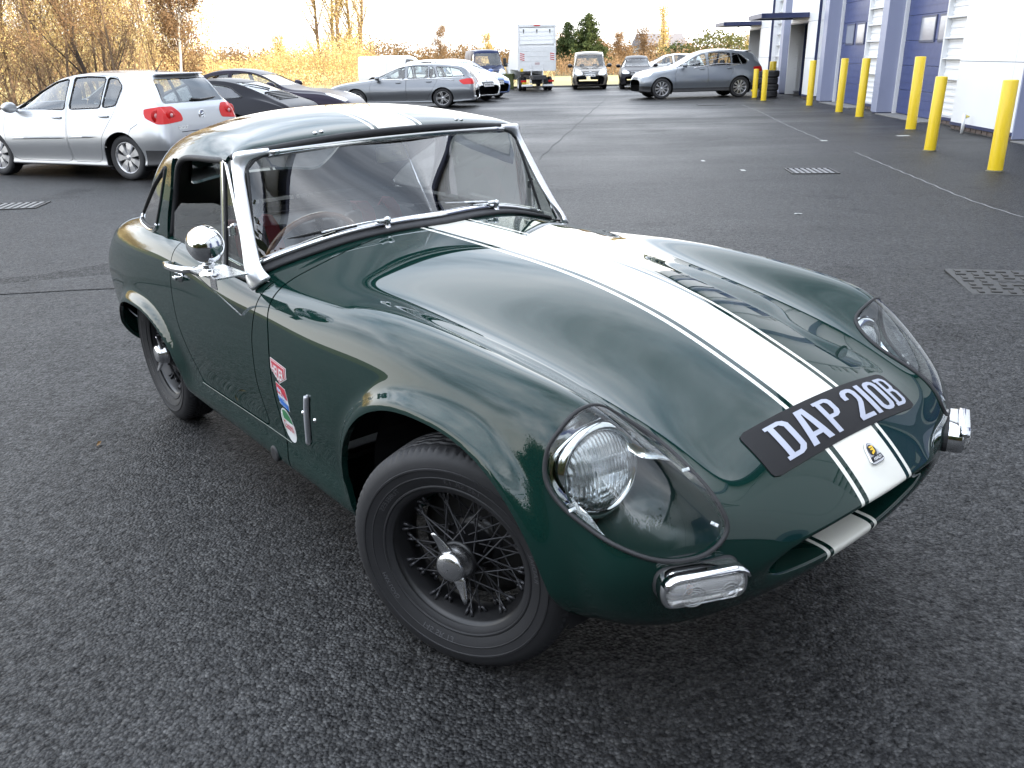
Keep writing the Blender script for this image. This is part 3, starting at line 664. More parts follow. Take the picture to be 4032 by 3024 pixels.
def conifer(name, seed, H, W, loc, label, m=CONIF, bark=BARKD, skirt=.12):
    rs = np.random.RandomState(seed); o = empty(name, loc, 0, label, 'tree'); mb = MB(); mb.tube([(0, 0, 0), (0, 0, H*.5), (0, 0, H*.97)], [H*.022, H*.014, .01], 8); mb.build('trunk', bark, o, True)
    P = []; 
    for i in range(150):
        f = rs.uniform(skirt, 1); a = rs.uniform(0, 6.3); R = W*(1-f)**.55*(1-max(0, .22-f)*2.2)*rs.uniform(.75, 1.12); n = max(2, int(R/.16))
        for q in range(1, n+1): P.append((R*q/n*cos(a), R*q/n*sin(a), H*f-.10*R*q/n+rs.uniform(-.05, .05)))
    V, F = leaf_quads(rs, np.array(P), H*.022, H*.022, 11); mesh('crown', V, F, m, o, False); return o
conifer('conifer_tree', 61, 5.2, 2.5, (8.0, 88, -.1), 'tall dark green conifer on the skyline right of the box truck')
conifer('conifer_tree', 62, 4.5, 2.0, (6.2, 90, -.1), 'shorter dark conifer left of the tall conifer beside the box truck')
def bushy(name, seed, H, W, loc, label, m, n=150, bark=BARKD, per=10, size=.06, cat='tree', flat=.5):
    rs = np.random.RandomState(seed); o = empty(name, loc, 0, label, cat); mb = MB(); mb.tube([(0, 0, 0), (.05, 0, H*.3), (0, .05, H*.55)], [H*.035, H*.025, H*.01], 8)
    for k in range(6): a = k*1.05; mb.tube([(0, 0, H*.25), (W*.3*cos(a), W*.3*sin(a), H*.55), (W*.55*cos(a), W*.55*sin(a), H*.75)], [H*.018, H*.01, .006], 5)
    mb.build('trunk', bark, o, True)
    q = rs.normal(0, 1, (n, 3)); q /= np.linalg.norm(q, axis=1)[:, None]; P = q*rs.uniform(.45, 1.05, (n, 1))**.6*np.array([W, W, H*flat]); P[:, 2] += H*(1-flat); P = P[P[:, 2] > H*.08]
    V, F = leaf_quads(rs, P, size*H, size*H*1.2, per); mesh('crown', V, F, m, o, False); return o
bushy('evergreen_tree', 71, 3.3, 2.9, (18.6, 80, -.1), 'rounded dark evergreen tree right above the silver SUV roof', OLIVE, 220, size=.045)
bushy('evergreen_tree', 75, 2.5, 1.7, (15.3, 82, -.1), 'smaller dark evergreen left of the rounded evergreen above the SUV', CONIF, 120, size=.045)
o = make_tree('poplar_tree', 47, 6.0, .10, GOLD, BARK, 3, .09, .25, branch=30, spread=.15, up=.72, first=.06, levels=3, wob=.02); o.location = (17.0, 98, -.1); tag(o, 'narrow golden poplar rising beside the rounded evergreen above the SUV', 'tree')
far = [(-7.6, 108, 4.7, RUST, 'brown bare tree on the skyline left of the navy blue van'), (-1.9, 112, 4.0, GOLD, 'golden rounded tree on the skyline above the navy blue van'), (2.2, 104, 4.3, GOLD, 'golden tree on the skyline directly left of the box truck'), (-17.5, 100, 3.1, OLIVE, 'small green bushy tree on the skyline right of the poplars'), (12.5, 96, 3.4, RUST, 'reddish bare tree on the skyline above the taupe van'), (15.4, 100, 3.9, RUST, 'reddish bare tree on the skyline above the black SUV'), (-22.5, 92, 3.6, GOLD, 'golden bushy tree left of the poplar clump'), (23.5, 88, 3.0, GOLD, 'golden tree on the skyline left of the far canopy'), (10.0, 93, 2.8, RUST, 'russet shrub beneath the tall conifer')]
for i, (x_, y_, H_, m_, lb) in enumerate(far):
    o = make_tree('skyline_tree', 80+i, H_, .09, m_, BARK, 12, .075, .20, branch=16, spread=.36, up=.5, first=.12, levels=3, tmin=.02); o.location = (x_, y_, -.1); tag(o, lb, 'tree')
# masses nobody could count: the wood behind, the reeds, the hedge along the far edge
def mass(name, seed, n, area, hgt, leaf, per, size, spr, stick=.012):
    rs = np.random.RandomState(seed); x_ = rs.uniform(area[0], area[1], n); y_ = rs.uniform(area[2], area[3], n); wave = .72+.28*np.sin(x_*.35+seed)*np.sin(x_*.11+1.3*seed); H_ = hgt*wave*rs.uniform(.55, 1.1, n)
    p0 = np.stack([x_, y_, np.full(n, -.1)], 1); ln = rs.normal(0, .12, (n, 2)); p1 = p0+np.stack([ln[:, 0]*H_, ln[:, 1]*H_, H_], 1)
    segs = np.concatenate([p0, p1, np.full((n, 1), stick), np.full((n, 1), stick*.3)], 1); V1, F1 = seg_mesh(segs, 3)
    f = rs.uniform(.15, 1, (n, 6, 1)); P = (p0[:, None]+(p1-p0)[:, None]*f).reshape(-1, 3); V2, F2 = leaf_quads(rs, P, size, spr, per)
    o = bpy.data.objects.new(name, None); 
    V = np.concatenate([V1, V2]); F = np.concatenate([F1, F2+len(V1)]); ob = mesh(name, V, F, None, None, False, None, [TWIG, leaf], np.r_[np.zeros(len(F1), int), np.ones(len(F2), int)]); bpy.data.objects.remove(o); return tag(ob, kind='stuff')
mass('woodland', 5, 5200, (-62, -17, 42, 56), 8.5, STRAW, 3, .09, .30)
mass('scrub', 15, 2200, (-36, -10, 60, 74), 3.5, GOLD, 3, .08, .25, .012)
mass('undergrowth', 6, 1000, (-34, -9, 24, 40), 1.5, STRAW, 3, .05, .22, .008)
mass('reeds', 7, 1500, (-40, 3, 52, 66), 1.3, STRAW, 2, .07, .15, .012)
BROWNW = leaf_mat('winter_wood', (.25, .155, .07), (.15, .095, .045)); mass('far_woodland', 8, 3600, (-70, 70, 112, 135), 4.4, BROWNW, 4, .17, .5, .03)
mass('woodland', 12, 3600, (-46, 7, -26, -11), 11.0, CONIF, 4, .32, .7, .05)
mass('far_hedge', 9, 1200, (2, 40, 70, 84), 1.8, RUST, 3, .09, .28, .015)
# verge and kerb beyond the tarmac, pale sunlit grass
VERGE = worn('dry_verge_grass', (.42, .34, .15), .85, 0, .3, 1.2)
mb = MB(); mb.add([(-60, 47.5, -.06), (40, 47.5, -.06), (40, 72, -.06), (-60, 72, -.06)], [(0, 1, 2, 3)]); tag(mb.build('verge', VERGE), kind='structure')
mb = MB(); mb.box((-2, 46.2, 0), (42, .14, .16), None, .02); tag(mb.build('kerb', CONC), kind='structure')
# a green cabinet by the truck and a far house
r = empty('green_cabinet', (.15, 45.3, 0), .1, 'small olive green cabinet at the tarmac edge left of the box truck wheels', 'cabinet'); mb = MB(); mb.box((0, 0, .34), (.46, .5, .66), None, .02); mb.build('casing', mat('olive_casing', (.10, .12, .04), .6), r); mb = MB(); mb.box((0, 0, .69), (.52, .56, .05), None, .015); mb.build('lid', mat('olive_lid', (.13, .15, .06), .6), r)
hs_ = empty('house', (20.5, 122, 0), .2, 'pale far house with a chimney between the bare trees left of the SUV', 'house'); mb = MB(); mb.box((0, 0, 1.1), (6.0, 4, 2.4)); mb.build('wall', mat('render_wall', (.52, .50, .47), .8), hs_)
mb = MB(); mb.prism([(-2.2, 2.3), (2.2, 2.3), (0, 3.9)], -3.2, 3.2, lambda a, b, h: (h, a, b)); rf_ = mb.build('roof', mat('slate', (.18, .17, .18), .7), hs_); mb = MB(); mb.box((1.6, 0, 4.1), (.6, .6, 1.3)); mb.build('chimney', mat('render_wall', (.5, .5, .5), .8), rf_)
wp_ = None
for a in (-1.9, 0, 1.9): mb = MB(); mb.box((a, -2.01, 1.3), (.9, .06, 1.0)); f_ = mb.build('window', mat('white_sash', (.7, .7, .7), .5), hs_); mb = MB(); mb.box((a, -2.045, 1.3), (.7, .03, .8)); mb.build('pane', mat('far_pane', (.03, .035, .04), .1), f_)

# ================================================================== PARKED VEHICLES
def car_paint(name, col, metal=.0, rough=.35, flake=0.):
    if name in MATS: return MATS[name]
    m = mat(name, col, rough, metal, 1., coat_rough=.03); N = NT(m); v = N.obj(); s = N.n('ShaderNodeSeparateXYZ', {0: v})
    d = N.ramp(N.m('ADD', s.outputs[2], N.m('MULTIPLY', N.noise(v, 5, 5), .25)), [(.25, 1.), (.75, 0.)])
    N.set('Base Color', N.mix(N.m('MULTIPLY', d, .18), col, (.10, .095, .085)))
    dk = max(col) < .07; N.set('Coat Weight', N.m('SUBTRACT', .10 if dk else 1., N.m('MULTIPLY', d, .08 if dk else .6)))
    if max(col) < .07: N.set('Coat Roughness', .2); N.set('Specular IOR Level', .08)
    return two_sided(name, m)
CARGLASS = thin_glass('car_glass', (.80, .85, .84), .09, .85, 2.6); DARKGLASS = thin_glass('privacy_glass', (.16, .17, .18), .10, .85, 2.6)
REDL = mat('tail_lamp_red', (.50, .008, .008), .3, 0, .15, spec=.3); CLEARL = mat('lamp_clear', (.62, .64, .66), .10, .25, .8); AMBERL = mat('lamp_amber', (.6, .2, .02), .15, 0, .6)
ALLOY = worn('alloy_silver', (.55, .55, .56), .32, .9, .08, 20); YPLATE = mat('plate_yellow', (.72, .52, .03), .4); WPLATE = mat('plate_white', (.74, .74, .74), .4); INK = mat('plate_ink', (.01, .01, .01), .5); CLADM = worn('grey_bumper_plastic', (.030, .030, .032), .55, 0, .2, 8)
SEATM = mat('seat_cloth', (.05, .05, .055), .8)
WPROTO = {}
def road_wheel(r, w, spokes, style, parent, loc, out_sign, rz=0.):
    """tyre, rim and spokes of a modern car wheel; +y is the outside"""
    key = (round(r, 3), round(w, 3), spokes, style)
    if key not in WPROTO:
        rr = r*.70; mb = MB(); mb.lathe([(rr*1.0, w*.42), (rr*.985, w*.46), (rr*.95, w*.44), (rr*.92, w*.36), (rr*.88, -.1*w), (rr*.88, -w*.45)], 40)
        wh = mb.build('wheel', ALLOY, None, True)
        mb = MB(); mb.lathe([(rr*.97, w*.45), (rr*1.05, w*.50), (r*.90, w*.52), (r*.965, w*.46), (r*.995, w*.36), (r, w*.2), (r, -w*.2), (r*.995, -w*.36), (r*.96, -w*.46), (rr, -w*.48)], 48); mb.build('tyre', TYRE_, wh, True)
        mb = MB(); mb.lathe([(rr*.9, -.05*w), (.02, -.05*w)], 24); mb.lathe([(rr*.62, 0), (rr*.60, .06*w), (.02, .06*w)], 24); mb.build('brake_disc', mat('brake_grey', (.04, .04, .042), .5, .6), wh, True)
        mb = MB(); mb.lathe([(rr*.24, w*.2), (rr*.22, w*.34), (rr*.17, w*.38), (.001, w*.39)], 20); mb.build('hub_cap', ALLOY, wh, True)
        p = None
        for k in range(spokes):
            if p is None:
                mb = MB()
                if style == 'broad': prof = [(.16, .10), (.55, .20), (.92, .30)]
                elif style == 'twin': prof = [(.16, .07), (.5, .055), (.93, .075)]
                else: prof = [(.16, .10), (.5, .10), (.93, .13)]
                offs = (-.09, .09) if style == 'twin' else (0,)
                for of in offs:
                    rings = []
                    for q, (rad, hw) in enumerate(prof):
                        x_ = rr*rad; h_ = rr*hw; yy = w*(.36-.0*q+ (.02 if q == 1 else 0)); cx = of*rr*(.6+.9*rad)
                        rings.append(np.array([(x_, yy-.03, cx-h_), (x_, yy, cx-h_*.8), (x_, yy, cx+h_*.8), (x_, yy-.03, cx+h_)]))
                    stack(mb, rings)
                p = mb.build('spoke', ALLOY, wh); c = p
            else: c = p.copy(); COL.objects.link(c); c.parent = wh
            c.rotation_euler = (0, k*2*pi/spokes, 0)
        WPROTO[key] = wh; wh.parent = parent; o = wh
    else: o = copy_tree(WPROTO[key], parent)
    o.location = loc; o.rotation_euler = (0, 0, (0 if out_sign > 0 else pi)+rz); return o
TYRE_ = worn('car_tyre', (.022, .022, .024), .65, 0, .25, 10)
def plate_part(parent, txt, c, nrm, w=.52, h=.11, m=None):
    """registration plate with raised ink, facing along nrm (horizontal)"""
    n = np.array([nrm[0], nrm[1], 0.]); n /= np.linalg.norm(n); t = np.array([-n[1], n[0], 0]); R = np.stack([t, n, [0, 0, 1.]], 1); c = np.array(c, float)
    mb = MB(); mb.box(c, (w, .012, h), R, .003); p = mb.build('number_plate', m or WPLATE, parent)
    P, Fc = fit_text(txt, -w*.45, w*.45, -h*.33, h*.33, .02); mesh('plate_lettering', [c+t*a+n*.0075+np.array([0, 0, b]) for a, b in P], Fc, INK, p, False)
    return p
def vehicle(name, label, cat, loc, theta, st, paint, sides=(), fronts=(), doors=(), lines=(), ax=(1.3, -1.3), wr=.32, ww=.21, tk=.76, arch=.37, spokes=7, style='plain', ground=None, glass=None, group=None, scale=1., ns=7, nv=7, clad=None, steer=0., seats=True, wheels=True, lift=0.):
    r = empty(name, (loc[0], loc[1], float(gz(loc[0], loc[1]))), theta, label, cat, group or 'vehicles parked around the yard'); r.scale = (scale,)*3
    rings = []
    for i, s in enumerate(st):
        x_, zt, yt, ze, yb, zb, ym, zm, yl, zl, zo = s[:11]
        mid = lambda a, b, t: a+(b-a)*t
        rings.append([(x_, 0, zt), (x_, .5*yt, zt-.10*(zt-ze)), (x_, .86*yt, zt-.45*(zt-ze)), (x_, yt, ze), (x_, mid(yt, yb, .55), mid(ze, zb, .5)), (x_, yb, zb), (x_, ym, zm), (x_, mid(ym, yl, .35), mid(zm, zl, .55)), (x_, yl, zl), (x_, yl-.10, zo), (x_, 0, zo)])
    S = ring_surface(rings, ns, nv); a, b = S.shape[:2]; u, w = np.meshgrid(np.arange(a)/ns, np.arange(b)/nv, indexing='ij')
    f = sheet(S, True, [u, w])
    if np.mean((f.A[:, 3:6]*(f.V-np.array([0, 0, .7]))).sum(1)) < 0: f.A[:, 3:6] *= -1; f.T = f.T[:, ::-1].copy()
    BVv = BVHTree.FromPolygons([tuple(v) for v in f.V], [tuple(t) for t in f.T])
    def cast(p, d, off=.002):
        h = BVv.ray_cast(Vector(p), Vector(d))
        if h[0] is None: h = BVv.find_nearest(Vector(p))
        return np.array(h[0])-np.array(d)*off
    x, y, z = f.V.T
    av = np.full(len(x), 1.)
    for axx in ax: av = np.minimum(av, np.where(np.abs(y) > tk-ww*1.25, np.where(z < wr, np.maximum(np.hypot(x-axx, z-wr)-arch, np.abs(x-axx)-arch), np.hypot(x-axx, z-wr)-arch), 1.))
    f = f.clip(av)
    mb = MB()
    for axx in ax:
        for sg in (-1, 1):
            c = [(axx+arch*1.0*cos(q), wr+arch*1.0*sin(q)) for q in np.linspace(-.5, pi+.5, 20)]
            P = [(p, sg*(tk+.03), q) for p, q in c]; Q = [(p, sg*(tk-ww*1.3), q) for p, q in c]; n = len(c)
            k = MB(); k.add(P+Q, [(i, i+1, n+i+1, n+i) for i in range(n-1)]); k.add(Q, [tuple(range(n))]); k.build('wheel_well', DARK, r)
    g = glass or CARGLASS
    # side glass
    for sp in sides:
        poly, gm, nm = sp if isinstance(sp, tuple) else (sp, g, 'side_window'); poly = rounded(poly, .05)
        val = np.where((np.abs(f.A[:, 1]) > .36) & (np.abs(f.A[:, 4]) > .2), poly_sd(f.A[:, [0, 2]], poly), -.4)
        w = f.clip(val); f = f.clip(-val)
        for sg in (-1, 1):
            q = w.sub((w.A[w.T, 1]*sg).min(1) > 0)
            if len(q.T): mesh(nm, q.V-q.A[:, 3:6]*.008, q.T, gm, r, True, q.A[:, 3:6])
            rim = [cast((p[0], sg*2., p[1]), (0, -sg, 0), .001) for p in poly[::2]]
            if gm in (g, DARKGLASS): mb = MB(); mb.tube(rim, .010, 5, closed=True); mb.build('window_seal', RUBBER, r, True)
    # glass and lamps seen from the front or back: (polygon in y,z ; x range ; material ; name)
    for poly, xr, gm, nm in fronts:
        poly = rounded(poly, .04); A = f.A
        fold = np.abs(A[:, 1])+np.maximum(0, (A[:, 0]-xr[2]) if len(xr) > 2 and xr[2] < 0 else 0)+np.maximum(0, (xr[2]-A[:, 0]) if len(xr) > 2 and xr[2] > 0 else 0)
        val = np.where((A[:, 0] > xr[0]) & (A[:, 0] < xr[1]) & (A[:, 5] > -.5), poly_sd(np.stack([fold if poly[:, 0].min() >= 0 else A[:, 1], A[:, 2]], 1), poly), -.4)
        w = f.clip(val); f = f.clip(-val); sh = -.006 if nm.endswith('window') or nm == 'windscreen' or nm == 'grille' else .003
        for sg in ((-1, 1) if poly[:, 0].min() >= 0 else (0,)):
            q = w if sg == 0 else w.sub((w.A[w.T, 1]*sg).min(1) > 0)
            if len(q.T): mesh(nm, q.V+q.A[:, 3:6]*sh, q.T, gm, r, True, q.A[:, 3:6])
    if clad:    # dark plastic below a given height profile
        zc = np.interp(f.A[:, 0], clad[0], clad[1]); v = f.A[:, 2]-zc; low = f.clip(-v); f = f.clip(v)
        if len(low.T): low.build('lower_trim', CLADM, r)
    for poly in doors:
        poly = rounded(poly, .06)
        val = np.where((np.abs(f.A[:, 1]) > .36), poly_sd(f.A[:, [0, 2]], poly), -.4); d = f.clip(val-.003); f = f.clip(-val-.003)
        for sg in (-1, 1):
            q = d.sub((d.A[d.T, 1]*sg).min(1) > 0)
            if len(q.T): q.build('door', paint, r, lip=.015)
    f.build('body', paint, r, lip=.012)
    for ln in lines:                                     # (points x,z ; radius ; material ; name) on both flanks
        pts, rad, m, nm = ln
        for sg in (-1, 1):
            mb = MB(); mb.tube([cast((p[0], sg*2., p[1]), (0, -sg, 0), -rad*.2) for p in dense(pts, .12)[:-1] if 1][:max(2, len(dense(pts, .12))-0)], rad, 6); mb.build(nm, m, r, True)
    if wheels:
        for i, axx in enumerate(ax):
            for sg in (-1, 1): road_wheel(wr, ww, spokes, style, r, (axx, sg*(tk-ww*.42), wr), sg, steer if i == 0 else 0)
    if seats:
        for sx in (.18, -.72):
            for sg in (-1, 1):
                mb = MB(); k = [(-.24, 0), (-.2, .06), (.2, .06), (.24, 0), (.2, -.06), (-.2, -.06)]
                stack(mb, [np.array([(sx-.14*q+dx*s_, sg*.36+dy*s_, .45+.62*q) for dy, dx in k]) for q, s_ in ((0, 1), (.6, 1), (.95, .8), (1, .5))]); stack(mb, [np.array([(sx-.17+dx*s_, sg*.36+dy*.5*s_, 1.05+.22*q) for dy, dx in k]) for q, s_ in ((0, .7), (.25, 1), (.8, 1), (1, .6))]); mb.build('seat', SEATM, r, True)
    return r, cast
def door_mirror(r, x_, y_, z_, paint, sg_all=(-1, 1), s=1.):
    for sg in sg_all:
        mb = MB(); a = np.arange(14)/14*2*pi
        stack(mb, [np.array([(x_+dx*s, sg*(y_+.10*s+wd*s*cos(q)), z_+hh*s*sin(q)) for q in a]) for dx, wd, hh in ((.09, .02, .02), (.06, .075, .055), (0, .10, .075), (-.05, .105, .078), (-.06, .10, .07), (-.058, .02, .02))]); mb.tube([(x_, sg*(y_-.04), z_-.05*s), (x_, sg*(y_+.05), z_-.03*s)], .022*s, 8); mb.build('door_mirror', paint, r, True)
def handle(r, cast, x_, z_, m, sgs=(-1, 1), L=.18):
    for sg in sgs:
        p = [cast((x_+d, sg*2., z_), (0, -sg, 0), o) for d, o in ((-L/2, .0), (-L/2+.02, .022), (0, .03), (L/2-.02, .022), (L/2, 0))]
        mb = MB(); mb.tube(p, .013, 8); mb.build('door_handle', m, r, True)
# ------------------------------------------------------------------ silver hatchback (near, left)
SILVER_P = car_paint('silver_metallic', (.44, .45, .465), .7, .36)
h_ = [ # x, zt, yt, ze, yb, zb, ym, zm, yl, zl, zo
 (2.13, .58, .40, .57, .52, .54, .56, .48, .52, .32, .24), (2.05, .70, .52, .69, .66, .63, .71, .50, .66, .28, .20), (1.80, .84, .60, .82, .76, .74, .82, .54, .78, .26, .18), (1.30, .96, .62, .94, .80, .84, .868, .58, .83, .26, .18), (.88, 1.03, .63, 1.00, .815, .90, .878, .60, .845, .25, .18),
 (.40, 1.24, .58, 1.20, .81, .925, .88, .62, .85, .25, .18), (0, 1.405, .55, 1.345, .805, .94, .88, .63, .85, .25, .18), (-.5, 1.475, .56, 1.405, .80, .955, .88, .64, .85, .25, .18), (-1.05, 1.475, .555, 1.40, .795, .975, .88, .65, .85, .25, .18), (-1.5, 1.445, .55, 1.37, .79, .99, .878, .66, .845, .26, .19),
 (-1.72, 1.385, .545, 1.325, .775, 1.0, .872, .67, .84, .27, .20), (-1.90, 1.09, .61, 1.075, .745, .96, .852, .66, .825, .28, .21), (-2.00, .90, .62, .89, .72, .84, .82, .62, .80, .29, .22), (-2.065, .66, .58, .65, .67, .62, .755, .54, .73, .31, .24), (-2.075, .52, .45, .51, .55, .50, .62, .46, .58, .34, .27)]
CAP = mat('black_gloss', (.01, .01, .011), .12, 0, .5)
golf, gcast = vehicle('hatchback', 'silver five door hatchback with red tail lamps parked on the left behind the green car', 'car', (-6.28, 13.74), radians(157.5), h_, SILVER_P,
 sides=[[(.82, .965), (.40, 1.20), (.08, 1.335), (-.20, 1.385), (-.24, .965)], [(-.33, .97), (-.31, 1.395), (-.60, 1.405), (-.92, 1.395), (-.92, .99)], [(-.96, .99), (-.96, 1.392), (-1.12, 1.375), (-1.25, 1.27), (-1.21, 1.02)]],
 fronts=[([(-.55, 1.05), (-.49, 1.33), (.49, 1.33), (.55, 1.05)], (.1, .95), CARGLASS, 'windscreen'), ([(-.63, 1.035), (-.53, 1.36), (.53, 1.36), (.63, 1.035)], (-2.2, -1.4), CARGLASS, 'rear_window'), ([(.40, .80), (.40, .90), (.50, 1.0), (.75, 1.0), (1.02, .97), (1.02, .86), (.80, .77)], (-2.2, -1.3, -1.93), REDL, 'tail_lamp'), ([(.34, .62), (.36, .72), (.60, .80), (.78, .80), (.70, .62)], (1.6, 2.3, 2.0), CLEARL, 'headlamp'), ([(-.32, .45), (-.30, .62), (.30, .62), (.32, .45)], (1.9, 2.3), CAP, 'grille')],
 doors=[[(.93, .30), (1.0, .70), (.92, .96), (.40, 1.28), (.06, 1.385), (-.26, 1.415), (-.28, .25), (.80, .25)], [(-.30, .25), (-.28, 1.415), (-.6, 1.43), (-1.12, 1.40), (-1.27, 1.22), (-1.18, .92), (-.95, .60), (-.84, .25)]],
 lines=[([(.82, .56), (-.26, .585)], .016, SILVER_P, 'rubbing_strip'), ([(-.31, .59), (-.86, .605)], .016, SILVER_P, 'rubbing_strip'), ([(-1.42, .60), (-1.50, .72), (-1.62, .78)], .004, DARK, 'panel_line')],
 ax=(1.29, -1.29), wr=.315, ww=.205, tk=.80, arch=.36, spokes=7, style='broad', clad=([-2.1, -1.68, -1.66, 2.2], [.43, .43, 0, 0]))
door_mirror(golf, .72, .83, 1.0, SILVER_P); handle(golf, gcast, -.10, .86, SILVER_P); handle(golf, gcast, -1.0, .88, SILVER_P)
for sg in (-1, 1):
    for yy, rr in ((.60, .070), (.78, .085)):
        p = gcast((-3, sg*yy, .885), (1, 0, 0), .004); mb = MB(); mb.lathe([(rr, 0), (rr*.9, -.008), (rr*.5, -.010), (.001, -.010)], 20, 'x', p); mb.build('lamp_ring', REDL, golf, True)
        mb = MB(); mb.lathe([(rr*.42, -.008), (rr*.38, -.013), (.001, -.014)], 16, 'x', p); mb.build('lamp_centre', mat('lamp_pink', (.55, .25, .25), .15, 0, .6), golf, True)
p = gcast((-3, 0, .86), (1, 0, 0), .004); mb = MB(); mb.tube([p+np.array([-.004, .062*cos(q), .062*sin(q)]) for q in np.arange(24)/24*2*pi], .007, 6, closed=True)
for aa, bb in (((-.038, .045), (-.013, -.012)), ((-.013, -.012), (0, .02)), ((0, .02), (.013, -.012)), ((.013, -.012), (.038, .045)), ((-.05, .02), (-.022, -.05)), ((-.022, -.05), (0, -.012)), ((0, -.012), (.022, -.05)), ((.022, -.05), (.05, .02))): mb.tube([p+np.array([-.004, -aa[0], aa[1]]), p+np.array([-.004, -bb[0], bb[1]])], .0055, 5)
mb.lathe([(.062, .002), (.001, .002)], 20, 'x', p); mb.build('emblem', CHROME, golf, True)
P_, F_ = fit_text('GOLF', 0, .20, 0, .045, .02); mesh('boot_lettering', [gcast((-3, .55-a, .69+b), (1, 0, 0), .003) for a, b in P_], F_, CHROME, golf, False)
mb = MB(); mb.tube([gcast((-3, .06, 1.075), (1, 0, 0), .012), gcast((-3, -.10, 1.06), (1, 0, 0), .016), gcast((-3, -.46, 1.085), (1, 0, 0), .014)], [.018, .014, .007], 8); mb.build('rear_wiper', BLACK, golf, True)
mb = MB(); mb.tube([(-1.30, 0, 1.46), (-1.46, 0, 1.62)], [.009, .003], 6); mb.lathe([(.022, 0), (.014, .02), (.001, .022)], 10, 'z', (-1.30, 0, 1.452)); mb.build('aerial', BLACK, golf, True)
mb = MB(); mb.sweep([gcast((-3, yy, 1.40), (1, 0, 0), .0)+np.array([-.02, 0, .012]) for yy in np.linspace(-.46, .46, 9)], rrect(.10, .026, .010, 3), (.2, 0, 1)); mb.build('roof_spoiler', SILVER_P, golf, True)
mb = MB(); mb.sweep([gcast((-3, yy, .40), (1, 0, 0), .0)+np.array([-.004, 0, 0]) for yy in np.linspace(-.66, .66, 11)], rrect(.02, .20, .01, 3), (0, 0, 1)); mb.build('bumper_insert', CLADM, golf, True)
mb = MB(); mb.sweep([gcast((-3, yy, .655), (1, 0, 0), -.001) for yy in np.linspace(-.50, .50, 9)], rrect(.006, .012, .002, 2), (0, 0, 1)); mb.build('tailgate_gap', DARK, golf)
# ------------------------------------------------------------------ black rear-engined coupe
BLACK_P = car_paint('black_paint', (.012, .012, .016), 0, .3); VIOLET_P = car_paint('dark_violet_paint', (.022, .018, .030), .3, .3)
def coupe_st(): return [(2.15, .45, .45, .44, .6, .42, .65, .40, .6, .28, .2), (2.02, .62, .60, .60, .74, .54, .78, .45, .74, .24, .18), (1.6, .74, .62, .76, .80, .70, .86, .52, .80, .22, .16), (1.1, .82, .62, .82, .80, .74, .87, .55, .82, .22, .16), (.72, .89, .62, .87, .78, .79, .86, .55, .82, .22, .16), (.30, 1.10, .54, 1.06, .76, .82, .85, .56, .82, .22, .16), (-.10, 1.24, .50, 1.18, .75, .84, .85, .57, .82, .22, .16), (-.6, 1.275, .50, 1.21, .75, .86, .87, .58, .83, .22, .16), (-1.05, 1.21, .49, 1.15, .75, .87, .91, .60, .85, .23, .17), (-1.5, 1.05, .50, 1.01, .74, .86, .925, .60, .86, .25, .19), (-1.85, .90, .56, .88, .72, .80, .89, .58, .83, .28, .22), (-2.10, .79, .58, .78, .70, .70, .80, .54, .76, .32, .25), (-2.2, .62, .5, .61, .6, .58, .66, .50, .6, .36, .30)]
cp, ccast = vehicle('coupe', 'black sports coupe with slatted engine lid parked just beyond the silver hatchback', 'car', (-5.85, 17.3), radians(166), coupe_st(), BLACK_P,
 sides=[[(.62, .90), (.30, 1.06), (0, 1.17), (-.45, 1.20), (-.45, .90)], [(-.52, .90), (-.52, 1.19), (-.95, 1.13), (-1.28, .95)]],
 fronts=[([(-.55, .93), (-.45, 1.15), (.45, 1.15), (.55, .93)], (0, .8), CARGLASS, 'windscreen'), ([(-.47, .99), (-.42, 1.20), (.42, 1.20), (.47, .99)], (-1.7, -.85), CARGLASS, 'rear_window'), ([(.30, .66), (.30, .74), (.72, .72), (.86, .62)], (-2.3, -1.8, -2.0), REDL, 'tail_lamp')],
 doors=[[(.66, .26), (.66, .88), (.28, 1.09), (-.02, 1.19), (-.48, 1.225), (-.50, .9), (-.56, .26)]], ax=(1.16, -1.18), wr=.32, ww=.26, tk=.80, arch=.365, spokes=5, style='twin', seats=False)
handle(cp, ccast, -.36, .74, BLACK_P); door_mirror(cp, .5, .78, .93, BLACK_P)
for i in range(6):
    xx = -1.56-.055*i; mb = MB(); mb.sweep([ccast((xx, yy, 2), (0, 0, -1), .006) for yy in np.linspace(-.36, .36, 7)], rrect(.030, .012, .004, 3), (-.35, 0, 1)); mb.build('engine_lid_slat', BLACK, cp, True)
mb = MB(); mb.tube([ccast((-1.46, 0, 2), (0, 0, -1), .012), ccast((-1.30, .18, 2), (0, 0, -1), .016), ccast((-1.12, .38, 2), (0, 0, -1), .016)], [.014, .011, .007], 8); mb.build('rear_wiper', BLACK, cp, True)
